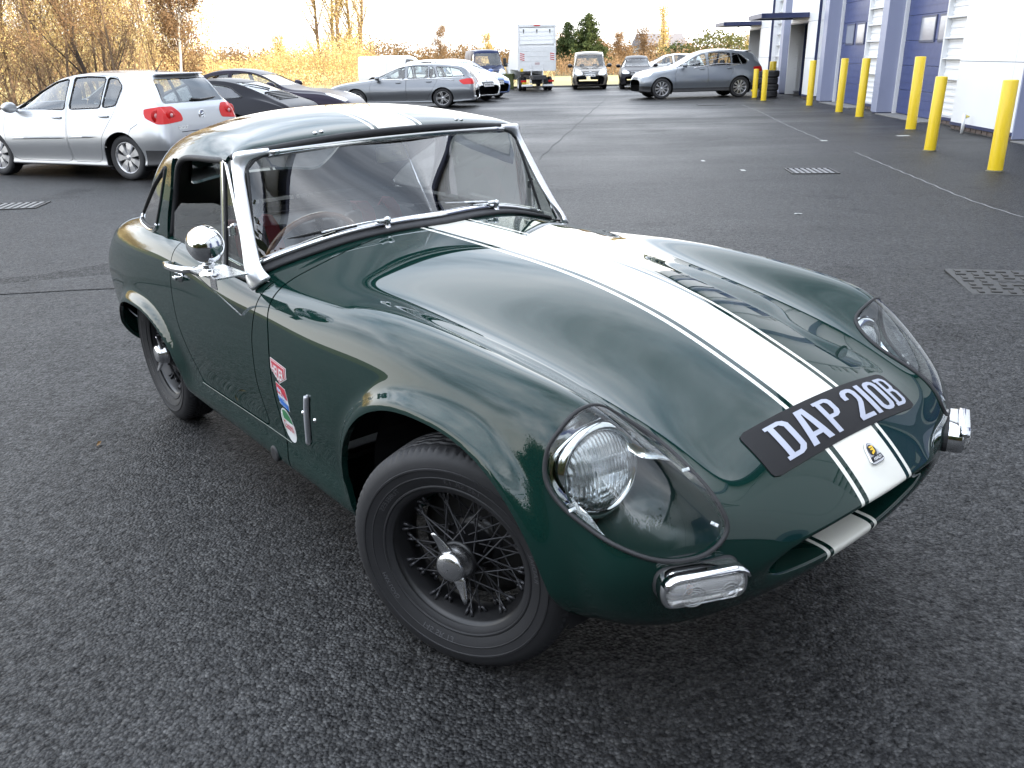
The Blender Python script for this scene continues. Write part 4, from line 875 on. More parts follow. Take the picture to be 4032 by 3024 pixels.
# dark coupe facing the other way
vc, vcast = vehicle('coupe', 'dark violet coupe facing right, its sloping windscreen and long bonnet seen beyond the black coupe', 'car', (-5.85, 21.8), radians(-6), coupe_st(), VIOLET_P,
 sides=[[(.62, .90), (.30, 1.06), (0, 1.17), (-.45, 1.20), (-.45, .90)], [(-.52, .90), (-.52, 1.19), (-.95, 1.13), (-1.28, .95)]],
 fronts=[([(-.55, .93), (-.46, 1.15), (.46, 1.15), (.55, .93)], (0, .8), CARGLASS, 'windscreen'), ([(-.47, .99), (-.42, 1.20), (.42, 1.20), (.47, .99)], (-1.7, -.85), CARGLASS, 'rear_window'), ([(.50, .62), (.52, .74), (.66, .76), (.74, .68), (.68, .58)], (1.3, 2.2), CLEARL, 'headlamp')],
 doors=[[(.66, .26), (.66, .88), (.28, 1.09), (-.02, 1.19), (-.48, 1.225), (-.50, .9), (-.56, .26)]], ax=(1.16, -1.18), wr=.32, ww=.24, tk=.79, arch=.365, spokes=5, style='twin', scale=1.10, seats=False)
door_mirror(vc, .5, .78, .93, VIOLET_P)
# ------------------------------------------------------------------ silver-grey estate car
GREY_P = car_paint('silver_grey_metallic', (.15, .16, .175), .5, .34)
e_ = [(2.42, .56, .42, .55, .6, .53, .64, .46, .6, .30, .22), (2.32, .72, .56, .70, .74, .64, .80, .50, .75, .27, .2), (1.95, .84, .62, .82, .82, .76, .88, .55, .83, .25, .18), (1.35, .93, .64, .91, .84, .84, .915, .58, .86, .24, .18), (.85, .99, .64, .97, .835, .90, .92, .60, .88, .24, .18), (.38, 1.19, .58, 1.15, .82, .93, .92, .60, .88, .24, .18), (-.05, 1.38, .55, 1.32, .81, .945, .92, .62, .88, .24, .18), (-.65, 1.455, .56, 1.385, .81, .955, .92, .62, .88, .24, .18), (-1.3, 1.445, .55, 1.375, .80, .965, .92, .63, .88, .24, .18), (-1.85, 1.40, .54, 1.33, .785, .975, .91, .65, .87, .25, .19), (-2.15, 1.30, .53, 1.24, .755, .98, .89, .66, .85, .27, .21), (-2.34, 1.06, .56, 1.04, .72, .94, .86, .64, .82, .28, .22), (-2.44, .82, .56, .81, .68, .78, .78, .58, .75, .30, .24), (-2.48, .56, .46, .55, .55, .53, .6, .48, .55, .34, .28)]
es, ecast = vehicle('estate_car', 'silver grey estate car seen side on beyond the dark coupes, nose to the left', 'car', (-3.42, 30.35), radians(175.5), e_, GREY_P,
 sides=[[(.86, .965), (.36, 1.19), (0, 1.325), (-.18, 1.36), (-.18, .965)], [(-.28, .97), (-.28, 1.365), (-.75, 1.375), (-.95, 1.36), (-.95, .98)], [(-1.0, .98), (-1.0, 1.355), (-1.12, 1.33), (-1.24, 1.0)], [(-1.33, 1.0), (-1.20, 1.35), (-1.7, 1.32), (-1.98, 1.25), (-2.16, 1.02)]],
 fronts=[([(-.56, 1.02), (-.48, 1.30), (.48, 1.30), (.56, 1.02)], (.1, .95), CARGLASS, 'windscreen'), ([(-.58, 1.0), (-.48, 1.26), (.48, 1.26), (.58, 1.0)], (-2.45, -1.95), CARGLASS, 'rear_window'), ([(.46, .78), (.46, .92), (.75, .96), (1.12, .90), (1.0, .76)], (-2.6, -1.9, -2.25), REDL, 'tail_lamp')],
 doors=[[(.94, .30), (.98, .70), (.90, .94), (.38, 1.22), (0, 1.36), (-.22, 1.395), (-.22, .26), (.86, .26)], [(-.24, .26), (-.24, 1.395), (-.75, 1.41), (-1.10, 1.385), (-1.30, 1.0), (-1.16, .72), (-.96, .40), (-.90, .26)]],
 lines=[([(.84, .955), (-.2, .957), (-1.2, .975), (-2.15, 1.0)], .009, CHROME, 'window_trim'), ([(-.0, 1.43), (-.6, 1.475), (-1.3, 1.47), (-1.85, 1.425)], .014, ALLOY, 'roof_rail')], ax=(1.45, -1.42), wr=.325, ww=.24, tk=.84, arch=.365, spokes=5, style='twin')
es.scale = (1, 1, .945)
door_mirror(es, .68, .86, 1.0, GREY_P); handle(es, ecast, .02, .85, GREY_P); handle(es, ecast, -.98, .87, GREY_P)
mb = MB(); mb.sweep([ecast((-3, yy, .36), (1, 0, 0), .01) for yy in np.linspace(-.7, .7, 9)], rrect(.03, .05, .01, 3), (0, 0, 1)); mb.build('bumper_trim', CHROME, es, True)
plate_part(es, 'E28 KVA', ecast((-3, 0, .72), (1, 0, 0), .01), (-1, 0), m=YPLATE) if 0 else None
# ------------------------------------------------------------------ silver SUV in front of the building
SUV_P = car_paint('silver_blue_metallic', (.20, .22, .245), .45, .32)
q_ = [(2.22, .66, .45, .65, .60, .62, .66, .55, .62, .36, .26), (2.12, .82, .58, .80, .74, .74, .82, .58, .76, .32, .24), (1.8, .95, .64, .93, .82, .86, .90, .62, .85, .30, .22), (1.25, 1.03, .66, 1.01, .84, .93, .93, .65, .89, .29, .22), (.85, 1.10, .66, 1.08, .84, .99, .935, .67, .90, .29, .22), (.42, 1.32, .60, 1.27, .83, 1.03, .935, .68, .90, .29, .22), (.05, 1.52, .56, 1.45, .82, 1.045, .935, .69, .90, .29, .22), (-.5, 1.635, .58, 1.55, .82, 1.06, .935, .70, .90, .29, .22), (-1.1, 1.635, .57, 1.55, .815, 1.08, .935, .71, .90, .29, .22), (-1.6, 1.59, .56, 1.50, .80, 1.10, .93, .72, .89, .30, .23), (-1.95, 1.50, .55, 1.42, .77, 1.12, .91, .73, .87, .32, .25), (-2.18, 1.20, .58, 1.18, .73, 1.05, .87, .71, .83, .34, .27), (-2.30, .92, .56, .91, .68, .86, .78, .64, .75, .36, .29), (-2.34, .66, .46, .65, .55, .62, .6, .55, .56, .40, .33)]
au, acast = vehicle('suv', 'silver blue SUV parked side on by the stack of tyres, nose left', 'car', (6.90, 33.05), radians(186.3), q_, SUV_P,
 sides=[[(.84, 1.075), (.42, 1.28), (.08, 1.43), (-.16, 1.50), (-.16, 1.075)], [(-.26, 1.08), (-.26, 1.51), (-.75, 1.53), (-1.06, 1.50), (-1.06, 1.10)], [(-1.12, 1.10), (-1.12, 1.50), (-1.40, 1.45), (-1.70, 1.22), (-1.60, 1.13)]],
 fronts=[([(-.56, 1.13), (-.48, 1.46), (.48, 1.46), (.56, 1.13)], (.1, .95), CARGLASS, 'windscreen'), ([(-.6, 1.14), (-.5, 1.43), (.5, 1.43), (.6, 1.14)], (-2.4, -1.85), CARGLASS, 'rear_window'), ([(.46, .88), (.46, 1.0), (.75, 1.04), (1.05, 1.02), (1.05, .92), (.8, .86)], (-2.5, -1.8, -2.1), REDL, 'tail_lamp'), ([(.42, .72), (.44, .82), (.66, .90), (.98, .92), (.92, .80), (.7, .72)], (1.5, 2.3, 1.95), CLEARL, 'headlamp'), ([(-.27, .50), (-.30, .74), (.30, .74), (.27, .50)], (2.0, 2.4), CAP, 'grille')],
 doors=[[(.95, .38), (1.0, .80), (.88, 1.05), (.42, 1.31), (.05, 1.475), (-.20, 1.54), (-.20, .34), (.88, .34)], [(-.22, .34), (-.22, 1.54), (-.75, 1.565), (-1.10, 1.54), (-1.22, 1.10), (-1.08, .80), (-.92, .45), (-.88, .34)]],
 lines=[([(.82, 1.065), (-.2, 1.065), (-1.1, 1.09), (-1.6, 1.12), (-1.74, 1.24), (-1.42, 1.47)], .010, CHROME, 'window_trim'), ([(.3, 1.50), (-.2, 1.625), (-.8, 1.655), (-1.5, 1.615)], .018, ALLOY, 'roof_rail')], ax=(1.45, -1.42), wr=.355, ww=.24, tk=.86, arch=.40, spokes=10, style='plain', clad=([-2.5, -1.9, -1.7, 1.7, 1.9, 2.4], [.42, .42, .36, .36, .44, .46]))
door_mirror(au, .68, .87, 1.12, SUV_P); handle(au, acast, -.0, .98, SUV_P); handle(au, acast, -1.0, 1.0, SUV_P)
mb = MB(); mb.sweep([acast((-3, yy, 1.54), (1, 0, 0), 0)+np.array([-.04, 0, .02]) for yy in np.linspace(-.5, .5, 7)], rrect(.16, .03, .01, 3), (.1, 0, 1)); mb.build('roof_spoiler', SUV_P, au, True)
# ------------------------------------------------------------------ small cars behind the estate
WHITE_CP = car_paint('white_car_paint', (.74, .75, .75), 0, .3); BLUE_CP = car_paint('blue_car_paint', (.03, .10, .33), .3, .3)
def small_front(name, label, loc, th, paint, txt, green=False, sc=1.):
    r, c = vehicle(name, label, 'car', loc, th, h_, paint, sides=[[(.90, .965), (.38, 1.25), (.08, 1.355), (-.12, 1.385), (-.12, .965)], [(-.24, .97), (-.24, 1.395), (-.55, 1.405), (-.95, 1.36), (-1.0, .99)]],
     fronts=[([(-.58, 1.05), (-.50, 1.34), (.50, 1.34), (.58, 1.05)], (.1, .95), CARGLASS, 'windscreen'), ([(-.56, 1.03), (-.47, 1.335), (.47, 1.335), (.56, 1.03)], (-2.2, -1.4), CARGLASS, 'rear_window'), ([(.36, .66), (.40, .76), (.62, .84), (.95, .86), (.80, .72), (.6, .64)], (1.5, 2.3, 1.9), CLEARL, 'headlamp'), ([(-.30, .58), (-.33, .70), (.33, .70), (.30, .58)], (1.8, 2.3), CAP, 'grille'), ([(-.45, .30), (-.48, .42), (.48, .42), (.45, .30)], (1.8, 2.3), CAP, 'grille')], ax=(1.29, -1.29), wr=.315, ww=.205, tk=.80, arch=.36, spokes=5, scale=sc)
    p = c((3, 0, .50), (-1, 0, 0), .012); plate_part(r, txt, p, (1, 0)); door_mirror(r, .72, .83, 1.0, paint)
    p = c((3, 0, .73), (-1, 0, 0), .004); mb = MB(); mb.lathe([(.05, 0), (.045, .01), (.001, .012)], 16, 'x', p); mb.build('emblem', CHROME, r, True)
    return r
small_front('hatchback', 'white car with a black grille poking out from behind the silver grey estate', (-2.20, 34.3), radians(-42), WHITE_CP, 'WC66 DLJ')
small_front('hatchback', 'bright blue car, farther right and behind the white car, facing the open yard', (-1.75, 36.7), radians(-46), BLUE_CP, 'KJ05 PLO')
# ------------------------------------------------------------------ vans
def van_st(H=1.95): return [(2.42, .72, .55, .70, .70, .66, .75, .55, .7, .34, .25), (2.36, .86, .66, .84, .82, .78, .90, .58, .84, .30, .22), (2.1, 1.0, .70, .98, .86, .90, .95, .60, .90, .28, .2), (1.7, 1.14, .72, 1.12, .90, 1.02, .97, .62, .92, .28, .2), (1.35, 1.45, .70, 1.42, .90, 1.07, .97, .64, .93, .28, .2), (1.0, H-.13, .70, H-.20, .89, 1.10, .97, .66, .93, .28, .2), (.6, H-.02, .74, H-.12, .89, 1.10, .97, .68, .93, .28, .2), (0, H, .76, H-.10, .90, 1.10, .97, .68, .93, .28, .2), (-1.2, H, .76, H-.10, .90, 1.10, .97, .68, .93, .28, .2), (-2.2, H-.01, .75, H-.11, .89, 1.10, .96, .68, .92, .29, .2), (-2.36, H-.05, .72, H-.15, .87, 1.08, .94, .68, .90, .30, .22), (-2.42, H-.35, .6, H-.4, .75, 1.0, .8, .68, .76, .4, .3)]
def van(label, loc, th, paint, H, sc, txt, grille=True, glass=CARGLASS, name='van'):
    r, c = vehicle(name, label, 'van', loc, th, van_st(H), paint, sides=[[(1.45, 1.15), (1.05, H-.26), (.62, H-.22), (.55, 1.13), (1.2, 1.12)]],
     fronts=[([(-.74, 1.20), (-.66, H-.20), (.66, H-.20), (.74, 1.20)], (.9, 1.75), glass, 'windscreen'), ([(.42, .74), (.44, .88), (.62, .98), (.94, 1.02), (.90, .82), (.7, .72)], (1.7, 2.6, 2.25), CLEARL, 'headlamp')]+([([(-.36, .74), (-.42, .90), (.42, .90), (.36, .74)], (1.9, 2.6), CAP, 'grille'), ([(-.55, .36), (-.6, .50), (.6, .50), (.55, .36)], (1.9, 2.6), CLADM, 'lower_grille')] if grille else []),
     lines=[([(.55, 1.85 if H > 2 else 1.55), (.52, .36)], .006, DARK, 'door_gap'), ([(-.6, H-.2), (-.62, .36)], .006, DARK, 'door_gap')], ax=(1.55, -1.45), wr=.34, ww=.22, tk=.88, arch=.39, spokes=5, scale=sc)
    if txt: plate_part(r, txt, c((4, 0, .60), (-1, 0, 0), .014), (1, 0))
    door_mirror(r, 1.25, .93, 1.2, BLACK, s=1.35)
    for sg in (-1, 1):
        mb = MB(); mb.tube([c((1.95, sg*.1, 3), (0, 0, -1), .02), c((1.62, sg*.55, 3), (0, 0, -1), .02)], .012, 6); mb.build('wiper', BLACK, r, True)
    return r, c
TAUPE_P = car_paint('taupe_metallic', (.115, .10, .082), .2, .5); NAVY_P = car_paint('navy_paint', (.012, .020, .060), .1, .3)
vit, vc_ = van('taupe van facing the camera between the box truck and the black SUV', (4.06, 44.2), radians(-93), TAUPE_P, 1.92, .87, 'HF59 VJL')
p = vc_((4, 0, .83), (-1, 0, 0), .008); mb = MB(); mb.tube([p+np.array([0, .085*cos(q), .085*sin(q)]) for q in np.arange(20)/20*2*pi], .011, 6, closed=True)
for q in (pi/2, pi*7/6, pi*11/6): mb.tube([p, p+np.array([0, .08*cos(q), .08*sin(q)])], .009, 5)
mb.build('emblem', CHROME, vit, True)
mb = MB()
for zz in (.78, .86): mb.sweep([vc_((4, yy, zz), (-1, 0, 0), .006) for yy in np.linspace(-.36, .36, 7)], rrect(.012, .02, .004, 2), (0, 0, 1))
mb.build('grille_bar', CHROME, vit, True)
van('navy blue van with pale roof behind the estate, facing the camera', (-1.12, 48.3), radians(-80), NAVY_P, 2.05, .92, None)
van('plain white panel van beyond the silver grey estate, nose to the right', (-5.75, 49.0), radians(-3), WHITE_CP, 1.95, .86, None, grille=True)
# black SUV
ks, kcast = vehicle('suv', 'black SUV facing the camera, parked right of the taupe van', 'car', (6.25, 43.3), radians(-96), q_, BLACK_P,
 sides=[[(.84, 1.075), (.42, 1.28), (.08, 1.43), (-.16, 1.50), (-.16, 1.075)], [(-.26, 1.08), (-.26, 1.51), (-.75, 1.53), (-1.4, 1.46), (-1.55, 1.12)]],
 fronts=[([(-.62, 1.13), (-.52, 1.46), (.52, 1.46), (.62, 1.13)], (.1, .95), CARGLASS, 'windscreen'), ([(.42, .78), (.44, .86), (.70, .94), (.98, .94), (.92, .84), (.7, .76)], (1.5, 2.3, 1.95), CLEARL, 'headlamp'), ([(-.36, .74), (-.38, .86), (.38, .86), (.36, .74)], (1.8, 2.4), CAP, 'grille'), ([(-.5, .40), (-.52, .52), (.52, .52), (.5, .40)], (1.8, 2.4), CLADM, 'lower_grille')], ax=(1.40, -1.36), wr=.35, ww=.24, tk=.86, arch=.395, spokes=6, scale=.88)
plate_part(ks, 'YA63 XHB', kcast((4, 0, .64), (-1, 0, 0), .012), (1, 0)); door_mirror(ks, .68, .87, 1.14, BLACK_P, s=1.2)
P_, F_ = fit_text('KIA', -.12, .12, -.03, .03, .02); mesh('emblem', [kcast((4, a, .82+b), (-1, 0, 0), .008) for a, b in P_], F_, CHROME, ks, False)
mb = MB(); 
for sg in (-1, 1): mb.sweep([kcast((4, yy, .80+sg*.055), (-1, 0, 0), .006) for yy in np.linspace(-.37, .37, 7)], rrect(.012, .016, .004, 2), (0, 0, 1))
mb.build('grille_bar', CHROME, ks, True)
small_front('hatchback', 'pale silver car almost hidden behind the black SUV and the silver SUV bonnet', (9.3, 50.5), radians(200), SILVER_P, 'LM11 OAK') if 0 else vehicle('hatchback', 'pale silver car, only its roof showing above the silver blue SUV bonnet', 'car', (9.1, 51.5), radians(190), h_, SILVER_P, sides=[[(.90, .965), (.38, 1.25), (.08, 1.355), (-.12, 1.385), (-.12, .965)], [(-.24, .97), (-.24, 1.395), (-.55, 1.405), (-.95, 1.36), (-1.0, .99)]], fronts=[([(-.58, 1.05), (-.50, 1.34), (.50, 1.34), (.58, 1.05)], (.1, .95), CARGLASS, 'windscreen')], ax=(1.29, -1.29), wr=.315, ww=.205, tk=.80, arch=.36)
# ------------------------------------------------------------------ box truck seen from behind
tr = empty('box_truck', (1.46, 41.7, 0), radians(90+6.0), 'white box truck seen from behind with a folded tail lift', 'truck', 'vehicles parked around the yard'); tr.scale = (.84,)*3
TW = worn('truck_white', (.84, .85, .85), .35, 0, .06, 1.2); TAL = worn('truck_aluminium', (.72, .73, .735), .4, .2, .12, 5); BARN = worn('dirty_chassis', (.03, .03, .032), .6, 0, .3, 10)
mb = MB(); mb.box((2.2, 0, 2.22), (4.2, 2.06, 2.28), None, .03); box_ = mb.build('cargo_box', TW, tr)
mb = MB()
for sy in (-1, 1): mb.box((.07, sy*.99, 2.22), (.10, .11, 2.34), None, .01)
mb.box((.07, 0, 3.33), (.10, 2.06, .13), None, .01); mb.box((.07, 0, 1.10), (.10, 2.06, .10), None, .01); mb.build('rear_frame', TAL, box_)
p = None
for k in range(4):
    if p is None: mb = MB(); mb.box((0, 0, 0), (.03, 1.86, .195), None, .008); p = mb.build('shutter_slat', TW, box_); c = p
    else: c = p.copy(); COL.objects.link(c); c.parent = box_
    c.location = (.045, 0, 2.50+.205*k)
for k in range(5):
    mb = MB(); mb.box((-.02, 0, 1.16+.25*k), (.05, 2.0, .244), None, .008); mb.build('tail_lift_panel', TAL, tr)
for sy in (-.72, 0, .74):
    mb = MB(); mb.box((.015, sy*.98, 3.10), (.03, .06, .10), None, .01); mb.tube([(0, sy*.98, 3.12), (-.01, sy*.98, 2.95)], .014, 6); mb.build('latch', BARN, box_)
RSTR = mat('warning_red', (.45, .03, .03), .4)
for sy in (-.82, .82):
    mb = MB(); mb.box((-.05, sy, 1.76), (.01, .24, .42)); w_ = mb.build('warning_board', WPLATE, tr); mb = MB()
    for k in range(4): mb.add([(-.056, sy-.12, 1.57+.10*k), (-.056, sy+.12, 1.57+.10*k+.10*np.sign(sy)*0+.05), (-.056, sy+.12, 1.57+.10*k+.10), (-.056, sy-.12, 1.57+.10*k+.05)], [(0, 1, 2, 3)])
    mb.build('warning_stripe', RSTR, w_)
    mb = MB(); mb.box((-.03, sy*.93, .52), (.03, .30, .10), None, .008); mb.build('tail_lamp', REDL, tr)
    mb = MB(); mb.box((-.06, sy*.70, .30), (.05, .62, .10), None, .01); mb.build('rear_bumper', TW, tr)
mb = MB(); mb.box((.01, 0, 3.335), (.02, .34, .05)); mb.build('marker_lamp', REDL, box_)
for sy in (-.30, .34): mb = MB(); mb.box((-.06, sy, 1.10), (.05, .05, .58), None, .01); mb.box((.2, sy, .62), (.5, .07, .40), None, .02); mb.build('lift_arm', TAL, tr)
mb = MB(); mb.box((2.0, 0, .72), (5.8, .75, .22), None, .02); mb.box((.12, 0, .50), (.16, .55, .26), None, .02); mb.build('chassis', BARN, tr)
mb = MB(); mb.box((-.05, 0, 1.42), (.01, .26, .12)); mb.build('rear_sign', mat('faded_sign', (.5, .40, .40), .5), tr); mb = MB(); mb.box((-.05, .86, 1.10), (.01, .16, .16)); mb.build('hazard_label', YPLATE, tr)
plate_part(tr, 'VX62 BTO', (-.055, .0, 1.03), (-1, 0), .36, .10, mat('dark_plate', (.04, .05, .05), .4)) if 0 else plate_part(tr, 'VX62 BTO', (-.03, .72, .40), (-1, 0), .26, .16, YPLATE)
mb = MB(); stack(mb, [np.array([(x_, s*w_, z_) for s, w_, z_ in ((-1, .96, .5), (-1, 1.0, 1.2), (-1, .9, zt-.15), (-1, .7, zt), (1, .7, zt), (1, .9, zt-.15), (1, 1.0, 1.2), (1, .96, .5))]) for x_, zt in ((4.45, 2.3), (5.0, 2.35), (5.5, 2.2), (5.9, 1.5), (6.6, 1.2), (6.75, .9))]); cab = mb.build('cab', TW, tr, angle=30)
for sg in (-1, 1):
    mb = MB(); mb.box((5.55, sg*1.20, 1.55), (.10, .20, .36), None, .03); mb.tube([(5.55, sg*.95, 1.4), (5.55, sg*1.2, 1.5)], .02, 6); mb.build('cab_mirror', BLACK, tr)
for axx in (1.05, 5.6):
    for sg in (-1, 1):
        road_wheel(.36, .21, 6, 'plain', tr, (axx, sg*.84, .36), sg)
        if axx < 2: road_wheel(.36, .21, 6, 'plain', tr, (axx, sg*.60, .36), sg)
# ------------------------------------------------------------------ stack of old tyres
pt = None
for k in range(4):
    r_ = empty('tyre', (9.32+[.0, .02, -.015, .01][k], 31.95+[0, .01, .02, -.01][k], .115+.222*k), k*1.3, ['worn black tyre at the bottom of the stack beside the slim yellow bollard', 'worn black tyre second from the bottom of the stack by the entrance', 'worn black tyre third from the bottom of the stack by the entrance', 'worn black tyre on top of the stack beside the slim yellow bollard'][k], 'tyre', 'stack of old tyres')
    R_ = .335; prof = [(R_*.60, -.10), (R_*.66, -.112), (R_*.86, -.114), (R_*.97, -.09), (R_, -.06), (R_, -.03), (R_*.985, -.028), (R_*.985, -.02), (R_, -.018), (R_, .018), (R_*.985, .02), (R_*.985, .028), (R_, .03), (R_, .06), (R_*.97, .09), (R_*.86, .114), (R_*.66, .112), (R_*.60, .10), (R_*.64, .085), (R_*.9, .06), (R_*.9, -.06), (R_*.64, -.085), (R_*.60, -.10)]
    mb = MB(); mb.lathe(prof, 48, 'z'); mb.build('carcass', TYRE_, r_, True)
mb = MB()

# ================================================================== THE GREEN ROADSTER
# car coordinates: x forward from the front axle, y to the car's left, z up from the ground it stands on
BODY_RINGS=[
 # tail cap
 [(-2.665,0,.60),(-2.665,.14,.60),(-2.665,.28,.60),(-2.662,.38,.595),(-2.658,.46,.585),(-2.652,.52,.565),(-2.645,.555,.53),(-2.64,.565,.48),(-2.63,.55,.42),(-2.60,.50,.37),(-2.57,.40,.34),(-2.56,.2,.33),(-2.56,0,.33)],
 [(-2.60,0,.70),(-2.60,.15,.70),(-2.60,.30,.70),(-2.60,.41,.70),(-2.60,.49,.695),(-2.60,.555,.675),(-2.605,.595,.62),(-2.615,.615,.55),(-2.62,.61,.45),(-2.59,.58,.35),(-2.53,.46,.28),(-2.50,.25,.26),(-2.50,0,.26)],
 [(-2.44,0,.765),(-2.44,.15,.765),(-2.44,.31,.765),(-2.44,.42,.767),(-2.44,.51,.765),(-2.445,.575,.745),(-2.45,.62,.69),(-2.46,.645,.59),(-2.47,.645,.46),(-2.46,.625,.33),(-2.43,.52,.25),(-2.42,.3,.23),(-2.42,0,.23)],
 [(-2.2,0,.805),(-2.2,.15,.805),(-2.2,.31,.803),(-2.2,.43,.80),(-2.2,.53,.795),(-2.2,.60,.775),(-2.2,.642,.72),(-2.2,.667,.62),(-2.2,.678,.47),(-2.2,.667,.32),(-2.2,.58,.22),(-2.2,.3,.2),(-2.2,0,.2)],
 [(-1.95,0,.83),(-1.95,.15,.83),(-1.95,.31,.825),(-1.95,.43,.815),(-1.95,.535,.805),(-1.95,.61,.785),(-1.95,.652,.735),(-1.95,.675,.63),(-1.95,.686,.47),(-1.95,.675,.32),(-1.95,.60,.21),(-1.95,.3,.19),(-1.95,0,.19)],
 [(-1.65,0,.85),(-1.65,.15,.85),(-1.65,.31,.84),(-1.65,.43,.825),(-1.65,.535,.81),(-1.65,.612,.785),(-1.65,.652,.735),(-1.65,.672,.63),(-1.65,.682,.47),(-1.65,.672,.32),(-1.65,.62,.205),(-1.65,.3,.18),(-1.65,0,.18)],
 [(-1.3,0,.86),(-1.3,.15,.858),(-1.3,.31,.845),(-1.3,.43,.82),(-1.3,.53,.795),(-1.3,.605,.765),(-1.3,.645,.72),(-1.3,.667,.63),(-1.3,.677,.47),(-1.3,.668,.32),(-1.3,.62,.20),(-1.3,.3,.18),(-1.3,0,.18)],
 [(-1.05,0,.855),(-1.05,.15,.852),(-1.05,.30,.837),(-1.05,.42,.81),(-1.05,.51,.785),(-1.05,.585,.757),(-1.05,.635,.715),(-1.05,.662,.63),(-1.05,.673,.46),(-1.05,.665,.31),(-1.05,.62,.2),(-1.05,.3,.18),(-1.05,0,.18)],
 [(-.85,0,.849),(-.85,.15,.845),(-.85,.30,.828),(-.85,.42,.80),(-.85,.505,.778),(-.85,.575,.755),(-.85,.63,.715),(-.85,.66,.63),(-.85,.672,.46),(-.85,.664,.31),(-.85,.62,.2),(-.85,.3,.18),(-.85,0,.18)],
 [(-.62,0,.841),(-.62,.15,.836),(-.62,.30,.816),(-.62,.41,.794),(-.62,.49,.776),(-.62,.565,.764),(-.62,.625,.72),(-.62,.660,.63),(-.62,.672,.46),(-.62,.665,.31),(-.62,.62,.2),(-.62,.3,.18),(-.62,0,.18)],
 [(-.4,0,.831),(-.4,.14,.824),(-.4,.285,.800),(-.4,.39,.778),(-.4,.47,.771),(-.4,.55,.776),(-.4,.617,.735),(-.4,.658,.63),(-.4,.672,.46),(-.4,.665,.31),(-.4,.62,.2),(-.4,.3,.18),(-.4,0,.18)],
 [(-.15,0,.810),(-.15,.14,.802),(-.15,.275,.770),(-.15,.38,.746),(-.15,.46,.751),(-.15,.543,.773),(-.15,.612,.735),(-.15,.654,.63),(-.15,.668,.46),(-.15,.66,.31),(-.15,.60,.21),(-.15,.3,.18),(-.15,0,.18)],
 [(.10,0,.766),(.10,.135,.757),(.10,.265,.726),(.10,.37,.707),(.10,.45,.721),(.10,.533,.755),(.10,.602,.715),(.10,.646,.60),(.10,.66,.45),(.10,.645,.31),(.10,.56,.225),(.10,.3,.18),(.10,0,.18)],
 [(.30,0,.703),(.30,.132,.697),(.298,.26,.672),(.295,.36,.662),(.293,.435,.679),(.29,.512,.722),(.285,.585,.68),(.275,.632,.56),(.265,.640,.43),(.26,.61,.31),(.265,.50,.24),(.28,.28,.195),(.28,0,.19)],
 [(.475,0,.634),(.472,.13,.629),(.465,.265,.610),(.455,.36,.600),(.45,.42,.617),(.44,.485,.640),(.425,.562,.585),(.40,.612,.48),(.385,.612,.39),(.385,.57,.305),(.405,.45,.25),(.43,.25,.22),(.435,0,.215)],
 [(.585,0,.563),(.58,.13,.559),(.565,.255,.550),(.555,.345,.545),(.55,.405,.545),(.54,.465,.535),(.52,.532,.495),(.495,.57,.44),(.485,.565,.385),(.49,.52,.33),(.505,.40,.285),(.515,.22,.265),(.515,0,.262)],
 [(.643,0,.505),(.638,.125,.503),(.625,.225,.492),(.61,.295,.475),(.598,.345,.455),(.588,.385,.437),(.578,.415,.415),(.57,.425,.392),(.565,.41,.368),(.565,.37,.346),(.568,.28,.322),(.572,.15,.308),(.573,0,.305)],
 [(.656,0,.485),(.652,.12,.483),(.641,.205,.472),(.626,.262,.457),(.613,.297,.438),(.603,.315,.420),(.595,.320,.403),(.589,.317,.388),(.586,.302,.373),(.586,.265,.358),(.589,.19,.345),(.593,.10,.338),(.594,0,.336)],
 [(.648,0,.474),(.644,.115,.473),(.632,.19,.463),(.616,.245,.449),(.602,.28,.432),(.592,.296,.417),(.585,.302,.403),(.580,.299,.390),(.577,.285,.378),(.577,.25,.366),(.580,.18,.355),(.584,.095,.349),(.585,0,.347)],
 [(.58,0,.470),(.578,.105,.469),(.57,.175,.460),(.56,.225,.447),(.55,.258,.432),(.542,.273,.418),(.535,.278,.404),(.53,.275,.391),(.527,.262,.379),(.527,.23,.368),(.53,.165,.358),(.534,.088,.353),(.535,0,.352)],
 [(.36,0,.47),(.36,.10,.469),(.36,.17,.460),(.36,.215,.447),(.36,.25,.432),(.36,.265,.418),(.36,.27,.404),(.36,.267,.391),(.36,.255,.379),(.36,.22,.368),(.36,.16,.358),(.36,.085,.353),(.36,0,.352)],
]
def make_green():
    m = mat('racing_green_paint', (.008, .032, .026), .6, 0, 1., spec=.0, coat_rough=.01); N = NT(m); v = N.obj()
    s = N.n('ShaderNodeSeparateXYZ', {0: v}); y = N.m('ABSOLUTE', s.outputs[1])
    main = N.m('LESS_THAN', y, .0735); thin = N.m('MULTIPLY', N.m('GREATER_THAN', y, .0875), N.m('LESS_THAN', y, .0985))
    stripe = N.m('MAXIMUM', main, thin)
    # no stripe below the mouth's chin, on the floor or inside the tunnel
    stripe = N.m('MULTIPLY', stripe, N.m('GREATER_THAN', s.outputs[2], .303))
    edge = N.noise(v, 2.2, 3)
    g = N.mix(edge, (.0030, .0185, .0150), (.0040, .0225, .0180))
    N.set('Base Color', N.mix(stripe, g, (.74, .725, .655)))
    N.set('Roughness', N.m('ADD', .33, N.m('MULTIPLY', N.noise(v, 9, 4), .12)))
    N.set('Coat Roughness', .004)
    return m
GREEN = make_green()
GREEN_PLAIN = mat('green_inner_paint', (.006, .024, .020), .45, 0, .3)
root = empty('sports_car'); root.matrix_world = CAR_M
tag(root, 'dark green classic coupe with white stripes, wire wheels and plate DAP 210B in the foreground', 'car')

